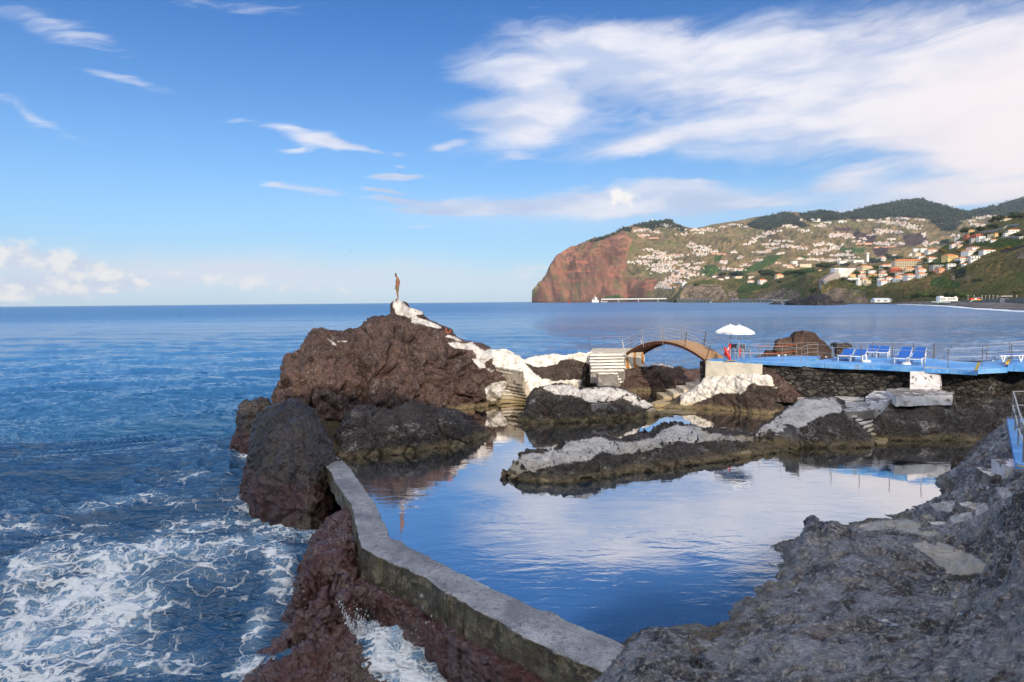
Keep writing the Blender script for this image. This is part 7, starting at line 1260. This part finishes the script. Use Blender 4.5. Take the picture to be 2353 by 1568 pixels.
TR = [(h1, 100, 690, 260, 170, 0, 'largest dark tree group left of the stepped hotel'), (h1, 210, 640, 160, 110, 0, 'dark tree just behind the largest one left of the hotel'), (h1, 330, 620, 140, 80, 1, 'green tree above the roof of the stepped hotel'), (h1, 570, 630, 170, 90, 0, 'dark olive tree below the modern white house'), (h1, 900, 700, 110, 140, 1, 'palm like tree left of the huge orange roof'),
      (h1, 1240, 680, 130, 90, 1, 'round green tree right of the huge orange roof'), (h1, 1180, 560, 180, 140, 0, 'dense dark tree right of the church tower'), (h1, 1330, 530, 140, 100, 0, 'dark tree left of the arched house'), (h1, 1520, 470, 100, 100, 0, 'dark tree in front of the arched house'), (h1, 1500, 400, 110, 60, 0, 'tall dark tree over the arched house'), (h1, 1690, 480, 180, 110, 0, 'dark thicket tree above the long apartments'), (h1, 1780, 460, 120, 80, 1, 'green tree at the left corner of the long apartments roof'),
      (h1, 2080, 370, 120, 70, 2, 'yellowish palm like tree on the upper row'), (h1, 1950, 830, 120, 90, 0, 'dark round tree right of the brown roofed long house'), (h1, 1600, 840, 160, 90, 1, 'bright green tree below the brick red villa'), (h1, 1450, 690, 180, 70, 0, 'dark hedge like tree under the white balconied house'), (h1, 1070, 890, 80, 130, 1, 'tall palm like tree left of the yellow two storey house'), (h1, 1160, 930, 110, 120, 1, 'green tree below the yellow two storey house'), (h1, 1260, 950, 110, 90, 0, 'dark tree left of the modern white box house'),
      (h1, 830, 830, 120, 110, 1, 'green tree between the yellow house and the stacked pair'), (h1, 2090, 790, 120, 90, 0, 'dark tree left of the tall pinkish house'), (h1, 1210, 1010, 140, 90, 1, 'tree on the cliff edge right of the cream cube'), (h1, 1850, 640, 90, 70, 1, 'palm tree in front of the long apartments'), (h1, 540, 930, 130, 60, 0, 'dark hedge in front of the low modern villa'), (h1, 780, 980, 130, 70, 1, 'green tree on the edge below the low modern villa'),
      (h2, 1090, 385, 230, 200, 0, 'big dark umbrella shaped pine on the shoulder of the hill'), (h2, 1240, 430, 130, 130, 0, 'dark tree right of the big umbrella pine'), (h2, 640, 610, 170, 130, 0, 'round dark tree on the lower shoulder of the hill'), (h2, 1390, 320, 180, 110, 0, 'dark palm grove tree above the red low house'), (h2, 1700, 260, 190, 110, 0, 'dark tree at the start of the pale retaining wall'), (h2, 1650, 140, 110, 110, 0, 'dark tree left of the lamp mast near the top right'), (h2, 1800, 110, 200, 190, 0, 'large dark tree group near the top right'), (h2, 2150, 60, 250, 160, 0, 'large dark tree on the ridge at the right edge'), (h2, 2330, 50, 180, 180, 0, 'tall dark tree at the right edge of the ridge'),
      (h2, 1000, 800, 210, 130, 2, 'golden yellow tree above the big yellow villa'), (h2, 545, 790, 150, 100, 2, 'rusty yellow tree right of the gabled house'), (h2, 1980, 715, 130, 90, 2, 'yellow tree on the right slope'), (h2, 1850, 730, 110, 80, 2, 'yellow green tree left of another on the right slope'), (h2, 1370, 830, 170, 130, 0, 'round dark tree right of the wide white house'), (h2, 1570, 430, 130, 80, 0, 'dark tree amid the upper row of modern houses'), (h2, 1900, 420, 150, 120, 0, 'dark tree right of the yellow house on the upper slope'),
      (h2, 1150, 560, 140, 80, 0, 'dark tree left of the clipped hedge'), (h2, 190, 1010, 90, 130, 1, 'palm like tree above the tall pinkish house'), (h2, 890, 1050, 150, 100, 0, 'dark tree right of the house with square windows'), (h2, 330, 1060, 110, 90, 0, 'dark tree left of the long glazed house'), (h2, 650, 1060, 60, 110, 1, 'slim palm tree below the big yellow villa'), (h2, 280, 1240, 100, 60, 0, 'dark bush tree beside the corner cottage'), (h2, 820, 1130, 110, 60, 0, 'dark shrub tree on the cliff brow'), (h2, 2230, 430, 180, 100, 0, 'dark orchard tree below the large white house'),
      (h3, 740, 485, 90, 75, 0, 'dark round tree alone on the plateau edge'), (h3, 940, 480, 160, 70, 0, 'dark spreading tree in the middle of the plateau'), (h3, 850, 450, 60, 40, 0, 'small dark tree left of the spreading one'), (h3, 1260, 480, 110, 90, 0, 'dark tall tree at the left of the long grove'), (h3, 1350, 485, 130, 100, 0, 'dark tall tree in the middle of the long grove'), (h3, 1430, 490, 100, 90, 0, 'dark tall tree at the right of the long grove'), (h3, 1600, 480, 110, 80, 0, 'dark tree right of the cream house on the plateau'), (h3, 1750, 460, 200, 90, 0, 'broad dark tree above the grassy gully'), (h3, 1930, 700, 110, 80, 1, 'green bushes on the slope left of the hotel foot'),
      (h3, 400, 600, 60, 50, 0, 'dark tree clinging to the left end of the sea cliff'), (h3, 1060, 490, 30, 50, 1, 'narrow palm between the plateau houses'), (h3, 1490, 560, 60, 40, 0, 'dark bush right of the two storey house in the field')]
for cv, X, Y, w_, h_, k, lab in TR:
    s_ = .175 if cv is h3 else .10504; tree(*cv(X, Y), w_*s_, h_*s_, k, lab, 'trees around the hill village')
TB = [(150, 625, 270, 215, 1, 'big round green tree on the beach left of the white cafe'), (390, 622, 200, 170, 0, 'dark green tree just left of the white cafe'), (540, 620, 120, 110, 0, 'small dark tree behind the left end of the cafe'), (760, 600, 270, 190, 0, 'broad dark olive tree behind the cafe'), (980, 620, 180, 190, 1, 'grey green tree right of the cafe'), (1110, 610, 130, 130, 1, 'lower grey green tree further right of the cafe'), (2210, 520, 160, 110, 1, 'green shrubby tree near the right edge above the sea wall'), (-220, 620, 130, 110, 1, 'palm like green tree right of the white beach hall'), (-60, 625, 170, 140, 0, 'low dark green tree between hall and beach cafe')]
for X, Y, w_, h_, k, lab in TB: tree(*h6(X, Y), w_*.105, h_*.105, k, lab, 'trees behind the beach', dist=860-max(0, X)*.09)
# woodland on the ridges and scrub on the near slopes: uncountable growth, one object each
def scatter(name, polys, n, size, m_, lab, names=None, sx=1, seed=5, tall=1.0, cnt=9):
    r_ = np.random.default_rng(seed); Vs = []; tot = 0
    areas = [abs(sum(pl[i][0]*pl[(i+1) % len(pl)][1]-pl[(i+1) % len(pl)][0]*pl[i][1] for i in range(len(pl))))/2 for pl in polys]; A_ = sum(areas)
    for pl, ar in zip(polys, areas):
        a = np.array(pl); lo_, hi_ = a.min(0), a.max(0); k = int(n*ar/A_); u = r_.uniform(lo_[0], hi_[0], k*4); v = r_.uniform(lo_[1], hi_[1], k*4); ins = polydist(u, v, pl) > 0; u, v = u[ins][:k], v[ins][:k]
        for uu0, vv0 in zip(u, v):
            b_ = hit(uu0, vv0, names)
            if b_ is None: continue
            q = np.array(b_[0]); s_ = size/F*b_[0].y*r_.uniform(.5, 1.3); c_ = r_.normal(size=(cnt, 3))*[.42, .42, .35*tall]*s_; c_[:, 2] = np.abs(c_[:, 2])+.2*s_
            d_ = r_.normal(size=(cnt, 3)); d_ /= np.linalg.norm(d_, axis=1)[:, None]; e_ = np.cross(d_, r_.normal(size=(cnt, 3))); e_ /= np.linalg.norm(e_, axis=1)[:, None]; f_ = np.cross(d_, e_); e_ *= s_*.36; f_ *= s_*.36*tall
            p0 = q+c_; Vs.append(np.stack([p0-e_, p0-f_, p0+e_, p0+f_], 1).reshape(-1, 3))
    V = np.concatenate(Vs); o = raw_mesh(name, V, np.arange(len(V)).reshape(-1, 4), m_, smooth=False); o['kind'] = 'stuff'; tag(o, lab, 'vegetation')
scatter('ridge_woodland', FOR, 7000, 3.4, leafmat('ridge_foliage', (.034, .044, .020), (.085, .088, .040)), 'dark woods covering the crests of the far hills', ['headland_and_hills'], tall=1.25)
scatter('slope_scrub', [[(1565, 660), (1700, 640), (1900, 620), (1900, 690), (1570, 690)], [(1900, 650), (2353, 490), (2400, 690), (1990, 690)]], 3000, 2.6, leafmat('scrub_foliage', (.045, .048, .015), (.115, .105, .032)), 'low scrub on the near slopes and cliffs', ['near_hill', 'sea_cliff_hill'], seed=8, cnt=6)
scatter('banana_plants', [[h2(*q) for q in [(1250, 560), (1800, 470), (2353, 480), (2353, 560), (2050, 690), (1750, 650), (1500, 620), (1290, 600)]], [h2(*q) for q in [(560, 600), (1000, 430), (1000, 600), (600, 700)]], [h3(*q) for q in [(1020, 560), (1400, 570), (1350, 620), (1000, 690), (940, 690)]], [h3(*q) for q in [(1500, 400), (1950, 350), (1960, 400), (1700, 480)]]], 1500, 2.4, leafmat('banana_foliage', (.025, .055, .012), (.085, .14, .035)), 'green banana plantations between the houses', ['near_hill', 'sea_cliff_hill'], seed=9, cnt=7)
# ------------------------------------------------------------------ along the shore
def boxthing(name, lab, cat, q, parts, group=None, rz=0):
    root = empty(name, q, lab, cat, group); root.rotation_euler.z = rz
    for nm, bx, m0 in parts: bm = bmesh.new(); addbox(bm, *bx); bmobj(nm, bm, m0, root)
    return root
# jetty
k = .25/F*3700; q = D(*c4(1050, 1132), 3700); q.z = SEA; s_ = k
root = empty('jetty', q, 'long thin white jetty on pillars below the red headland', 'jetty'); bm = bmesh.new(); addbox(bm, -345*s_, 350*s_, 0, 8, 24*s_, 33*s_); bmobj('deck', bm, M_W[0], root)
for X in (-345, -187, -5, 175, 340): bm = bmesh.new(); addbox(bm, (X-4)*s_, (X+4)*s_, 1, 7, -4, 24*s_-.05); bmobj('pillar', bm, M_W[5], root)
bm = bmesh.new(); addbox(bm, -352*s_, -290*s_, -2, 10, -4, 12*s_); bmobj('mooring_block', bm, M_W[5], root); bm = bmesh.new(); addbox(bm, 330*s_, 365*s_, 2, 18, 33*s_+.1, 60*s_); bmobj('terminal', bm, M_W[0], root)
# ship
q = D(*c4(645, 1134), 3500); q.z = SEA; s_ = .25/F*3500; root = empty('ship', q, 'small white ship with masts moored left of the jetty', 'ship'); root.rotation_euler.z = .0
bm = bmesh.new(); sec = [(-28, 2, 34), (-26, 12, 30), (-5, 14, 22), (18, 13, 22), (34, 10, 24)]; prev = None
for x, hw, top in sec:
    ring = [bm.verts.new((x*s_, y*s_*.6, z*s_)) for y, z in ((-hw, top), (-hw*.7, -2), (hw*.7, -2), (hw, top))]
    if prev:
        for i in range(4): bm.faces.new((prev[i], prev[(i+1) % 4], ring[(i+1) % 4], ring[i]))
    else: bm.faces.new(ring)
    prev = ring
bm.faces.new(prev[::-1]); bmesh.ops.recalc_face_normals(bm, faces=bm.faces); bmobj('hull', bm, M_W[0], root)
for nm, bx in (('bridge_house', (0, 20, -5, 5, 24, 44)), ('wheelhouse', (2, 12, -4, 4, 44.2, 52))): bm = bmesh.new(); addbox(bm, *[b_*s_ for b_ in bx]); bmobj(nm, bm, M_W[0], root)
for x, t in ((-3, 70), (-14, 48)): bm = bmesh.new(); tube(bm, [(x*s_, 0, 20*s_), (x*s_, 0, t*s_)], 1.0*s_, 6); bmobj('mast', bm, M_W[0], root)
q = D(*c4(408, 1134), 3200); q.z = SEA; bm = bmesh.new(); tube(bm, [(0, 0, -1), (0, 0, 3), (0, 0, 7)], [4.5, 4, .8], 10); tube(bm, [(0, 0, 7), (0, 0, 11)], [.8, .8], 6); o = bmobj('buoy', bm, M_REDB); o.location = q; tag(o, 'tiny red buoy afloat left of the white ship', 'buoy')
# shore road viaducts
def viaduct(u0, u1, v, dist, lab, npil, m0):
    a, b_ = D(u0, v, dist[0]), D(u1, v, dist[1]); root = empty('shore_road', a, lab, 'viaduct'); d_ = b_-a; d_.z = 0; L_ = d_.length; root.rotation_euler.z = math.atan2(d_.y, d_.x); z0 = a.z
    bm = bmesh.new(); addbox(bm, 0, L_, 0, 6, -1.4, 0); addbox(bm, 0, L_, -.02, .3, .02, 1.0); bmobj('roadway', bm, m0, root)
    for i in range(npil): x = (i+.5)*L_/npil; bm = bmesh.new(); addbox(bm, x-.7, x+.7, .5, 5.5, -2.5-z0, -1.42); bmobj('pillar', bm, m0, root)
viaduct(1556, 1635, 689.2, (2200, 2000), 'thin grey shore road on pillars at the foot of the sea cliffs, left stretch', 10, M_W[5])
viaduct(1675, 1775, 689.6, (1880, 1620), 'thin shore road on pillars at the foot of the sea cliffs, middle stretch', 12, M_W[5])
viaduct(1777, 1845, 690.2, (1600, 1430), 'pale low sea wall left of the black rocks', 6, M_W[1])
# black rock outcrop at the water
S = shell(SZ([(1768, 699, 1110, 1770, 700.2), (1778, 693, 1110, 1780, 700.4), (1798, 697, 1110, 1798, 700.4)], idn, SEA), 30, 16, SEA, under=2, back=1)
S2_ = shell(SZ([(1808, 697, 990, 1808, 701.3), (1815, 693, 990, 1815, 701.6), (1838, 692, 990, 1840, 701.8), (1862, 686, 990, 1862, 702), (1876, 681, 990, 1878, 702), (1890, 680, 990, 1892, 702), (1900, 684, 990, 1900, 702), (1906, 694, 990, 1905, 701.8), (1940, 697, 1000, 1940, 701)], idn, SEA), 140, 40, SEA, under=2, back=1)
S2_ = rough(S2_, 6.5, .13, 3.2, seed=95, facet=2.5, fsc=.12); rock('black_rocks', [S, S2_], rock_mat('black_far_rock', (.020, .018, .018), (.055, .045, .042), tide=False, bump=.4, fine=.15), 'jagged black rocks in the water below the stepped hotel')
# hall on the beach
q = D(*h1(1428, 1394), 1010); k = .10504/F*1010; root = empty('beach_hall', q, 'long low white hall with a pale vaulted roof behind the black beach', 'hall'); bm = bmesh.new(); addbox(bm, -212*k, 205*k, 0, 12, -1, 42*k); bmobj('wall', bm, M_W[0], root)
bm = bmesh.new(); hip_roof(bm, 420*k, 12, 42*k+.02, 46*k*.8, .3, True); bmobj('roof', bm, simple('pale_sheet_roof', (.55, .60, .66), .5), root)
for X in (-150, -110, 0, 40): bm = bmesh.new(); addbox(bm, (X-16)*k, (X+16)*k, -.15, -.02, 4*k, 30*k); bmobj('window', bm, M_GLS, root)
# cafe
q = D(*h6(690, 636), 760); k = .10502/F*760; root = empty('beach_cafe', q, 'white single storey cafe with square windows behind the beach', 'cafe')
for nm, bx, m0 in (('wall', (-175*k, 60*k, 0, 7, -1, 66*k), M_W[0]), ('wall', (62*k, 225*k, 1, 7, -1, 60*k), M_W[0]), ('gable', (-178*k, -100*k, -.2, 6, 66*k+.02, 92*k), M_W[0]), ('chimney', (188*k, 210*k, 2, 4, 60*k+.02, 88*k), M_W[0]), ('shutter', (-165*k, -55*k, -.3, -.02, 2*k, 52*k), M_W[5])): bm = bmesh.new(); addbox(bm, *bx); bmobj(nm, bm, m0, root)
for X in (0, 35, 90, 125, 160): bm = bmesh.new(); addbox(bm, (X-10)*k, (X+10)*k, -.2 if X < 60 else .8, -.02 if X < 60 else .98, 12*k, 42*k); bmobj('window', bm, M_GLS, root)
q = D(*h6(1290, 632), 740); k = .10502/F*740; root = empty('beach_kiosk', q, 'small kiosk with red fronts and a flat canopy behind the beach', 'kiosk')
for nm, bx, m0 in (('counter', (-100*k, -25*k, 0, 4, 0, 42*k), M_REDB), ('screen', (-20*k, 20*k, -.5, -.3, 0, 44*k), M_W[0]), ('counter', (25*k, 100*k, 0, 4, 8*k, 44*k), simple('magenta_panel', (.6, .03, .15), .5)), ('bench', (-95*k, 110*k, -.9, -.4, -1*k, 14*k), M_YEL), ('canopy', (-5*k, 150*k, -.6, 5, 56*k, 62*k), M_W[5])): bm = bmesh.new(); addbox(bm, *bx); bmobj(nm, bm, m0, root)
bm = bmesh.new(); tube(bm, [(146*k, 0, 0), (146*k, 0, 56*k)], .12, 6); bmobj('post', bm, M_W[0], root); bm = bmesh.new(); tube(bm, [(-2*k, 0, 0), (-2*k, 0, 56*k)], .12, 6); bmobj('post', bm, M_W[0], root)
q = D(*h6(1970, 612), 640); k = .10502/F*640; root = empty('beach_pavilion', q, 'open pavilion with a pale awning roof on the sea wall at the right', 'pavilion')
for nm, bx, m0 in (('awning', (-115*k, 110*k, -1, 5, 62*k, 70*k), M_CANVAS), ('counter', (-100*k, -20*k, 1, 4, 0, 24*k), M_RB), ('back_wall', (0, 105*k, 3, 4, 0, 50*k), M_GREYP)): bm = bmesh.new(); addbox(bm, *bx); bmobj(nm, bm, m0, root)
for X in (-112, 0, 106): bm = bmesh.new(); tube(bm, [(X*k, 0, 0), (X*k, 0, 62*k)], .12, 6); bmobj('post', bm, M_STEEL, root)
for i, X in enumerate((1127, 1260, 1435, 1512, 1595, 1675, 1765, 2187)):
    dd = 740-i*14; q = D(*h6(X, 622), dd); k = .10502/F*dd; root = empty('street_lamp', q, ['lamp at the left end of the beach kiosk', 'lamp behind the red counter of the kiosk', 'lamp at the right end of the kiosk canopy', 'first lamp right of the kiosk', 'second lamp right of the kiosk', 'third lamp right of the kiosk', 'last lamp before the pavilion', 'lamp alone right of the pavilion'][i], 'street lamp', 'promenade lamps')
    bm = bmesh.new(); tube(bm, [(0, 0, -.5), (0, 0, 82*k)], .10, 6); bmobj('post', bm, M_W[0], root); bm = bmesh.new(); tube(bm, [(0, 0, 80*k), (0, 0, 92*k)], [.32, .45], 8); bmobj('lantern', bm, M_W[0], root)
M_SW = concrete('sea_wall_concrete', (.13, .13, .125), (.24, .235, .225), stainz=False, scale=.3)
for (xa, xb, ya, yb, da, db, lab) in ((1440, 1840, 690, 612, 690, 640, 'curved grey sea wall behind the beach left of the pavilion'), (1830, 1930, 685, 600, 640, 632, 'brownish buttress block under the pavilion'), (1935, 2200, 690, 618, 632, 600, 'grey sea wall right of the pavilion'), (2190, 2800, 705, 578, 600, 520, 'dark high sea wall at the right edge of the beach'), (970, 1440, 664, 640, 740, 690, 'low dark wall behind the beach under the kiosk')):
    a, b_ = D(*h6(xa, yb), da), D(*h6(xb, yb), db); z0 = D(*h6((xa+xb)/2, ya), (da+db)/2).z-2; P8 = [(a.x, a.y, z0), (b_.x, b_.y, z0), (b_.x+2, b_.y+3, z0), (a.x+2, a.y+3, z0), (a.x, a.y, a.z), (b_.x, b_.y, b_.z), (b_.x+2, b_.y+3, b_.z), (a.x+2, a.y+3, a.z)]
    o = block('sea_wall', P8, M_SW if 'buttress' not in lab else M_STACK, None, n=2, amp=.2); tag(o, lab, 'sea wall')
for (X0, Y0, X1, Y1, lab) in ((330, 590, 740, 682, 'pale green footbridge ramp sloping down from the cafe to the beach'), (465, 692, 570, 640, 'green white steps beside the cafe ramp'), (1170, 668, 1235, 632, 'small green stair below the kiosk')):
    a, b_ = D(*h6(X0, Y0 if Y0 > 650 else 670), 700), D(*h6(X1, Y1), 700); bm = bmesh.new(); tube(bm, [a, b_], .35, 5); tag(bmobj('beach_ramp', bm, simple('pale_green_paint', (.45, .58, .50), .6)), lab, 'ramp')
# pale walls and masts on the hills
def wallrun(cv, pts_, lab, m0, hgt, names=None, name='retaining_wall'):
    parts = []; prev = None; Vs = []; Qs = []
    for X, Y in pts_:
        b_ = hit(*cv(X, Y), names)
        if not b_: continue
        q = b_[0]; Vs += [(q.x, q.y-1, q.z-3), (q.x, q.y-1, q.z+hgt), (q.x, q.y+1.5, q.z+hgt), (q.x, q.y+1.5, q.z-3)]
    n = len(Vs)//4
    for i in range(n-1):
        for k_ in range(4): Qs.append([i*4+k_, i*4+(k_+1) % 4, i*4+4+(k_+1) % 4, i*4+4+k_])
    if n > 1: tag(raw_mesh(name, Vs, Qs, m0, smooth=False), lab, 'wall')
wallrun(h2, [(1380, 345), (1500, 330), (1620, 315), (1760, 290), (1900, 260), (2000, 200), (2120, 190), (2250, 180)], 'pale stone terrace wall climbing the upper slope at the right', M_W[5], 3.0)
wallrun(h2, [(1850, 455), (1980, 450), (2100, 445), (2250, 440)], 'grey road wall above the banana field', M_W[5], 2.0)
wallrun(h2, [(1850, 770), (2000, 735), (2150, 700), (2353, 640)], 'dark boundary wall along the top of the grassy slope', M_STACK, 2.5)
wallrun(h1, [(920, 560), (1000, 556), (1090, 545)], 'grey terrace wall behind the huge orange roof', M_W[5], 3.0)
wallrun(c4, [(1050, 530), (1090, 545), (1150, 548), (1230, 545)], 'reddish road cutting curving below the headland ridge', M_W[4], 8.0)
wallrun(h1, [(800, 140), (900, 142), (1000, 140), (1160, 135)], 'pink terrace wall on the far burnt slope', M_W[4], 8.0)
wallrun(h1, [(1210, 220), (1300, 210), (1500, 205), (1700, 185), (1860, 165)], 'pinkish road line on the far burnt slope', M_W[4], 6.0)
wallrun(c4, [(1720, 690), (1850, 700), (1900, 715)], 'reddish motorway cutting in the middle of the far slopes', M_W[4], 10.0)
for (cv, X, Y0, Y1, dd, r_, lab, m0) in ((c4, 1170, 402, 362, 5000, 3.0, 'white radio mast on the wooded top of the headland', M_W[0]), (c4, 1820, 432, 385, 5900, 1.6, 'thin pylon on the far ridge', M_STEEL), (c5, 1328, 390, 318, 5500, 1.5, 'thin tall mast below the highest wooded hill', M_STEEL), (h2, 1845, 110, -30, 1380, .5, 'pale lamp mast between the dark trees near the top right', M_W[0]), (c5, 82, 470, 430, 5200, 1.5, 'thin pylon above the left far village', M_STEEL)):
    a, b_ = D(*cv(X, Y0), dd), D(*cv(X, Y1), dd); bm = bmesh.new(); tube(bm, [a, b_], [r_, r_*.5], 6); n = 4
    for i in range(n): z_ = a.lerp(b_, .3+.65*i/n); tube(bm, [z_-Vector((r_*2, 0, 0)), z_+Vector((r_*2, 0, 0))], r_*.35, 4)
    tag(bmobj('mast', bm, m0), lab, 'mast')
# buttress wall of the headland tunnel: tall pale wall and green box
q = D(*h3(240, 680), 2500); k = .175/F*2500; boxthing('tall_wall', 'tall pale concrete wall with a green box at its foot at the left end of the sea cliffs', 'wall', q, [('wall_panel', (-20*k, 55*k, 0, 10, -4, 125*k), M_W[0]), ('green_box', (-60*k, -22*k, -2, 8, -30*k, 8*k), simple('green_panel', (.12, .38, .27), .7))])
for (cv, X, Y, w_, h_, lab) in ((c5, 435, 380, 90, 12, 'long white hall on the far ridge below a red cutting'), (c5, 670, 392, 40, 8, 'white school like block under the ridge woods')):
    b_ = hit(*cv(X, Y)); k = .25/F*b_[0].y; boxthing('distant_hall', lab, 'building', b_[0], [('wall', (-w_/2*k, w_/2*k, 0, 30, -10, h_*k), M_W[0]), ('roof', (-w_/2*k-2, w_/2*k+2, -2, 32, h_*k+.1, h_*k+3), M_FL)])
# ------------------------------------------------------------------ air
HAZE = True
if HAZE:
    m_ = bpy.data.materials.new('haze'); m_.use_nodes = True; t_ = m_.node_tree; t_.nodes.clear(); o_ = t_.nodes.new('ShaderNodeOutputMaterial'); v_ = t_.nodes.new('ShaderNodeVolumePrincipled')
    v_.inputs['Color'].default_value = (.62, .80, 1.0, 1); v_.inputs['Density'].default_value = 3.6e-5; v_.inputs['Anisotropy'].default_value = .2; t_.links.new(v_.outputs[0], o_.inputs['Volume']); m_.cycles.homogeneous_volume = True if hasattr(m_.cycles, 'homogeneous_volume') else None
    bm = bmesh.new(); addbox(bm, -13500, 13500, -400, 12000, -10, 1150); hz_ = bmobj('haze', bm, m_); hz_['kind'] = 'stuff'
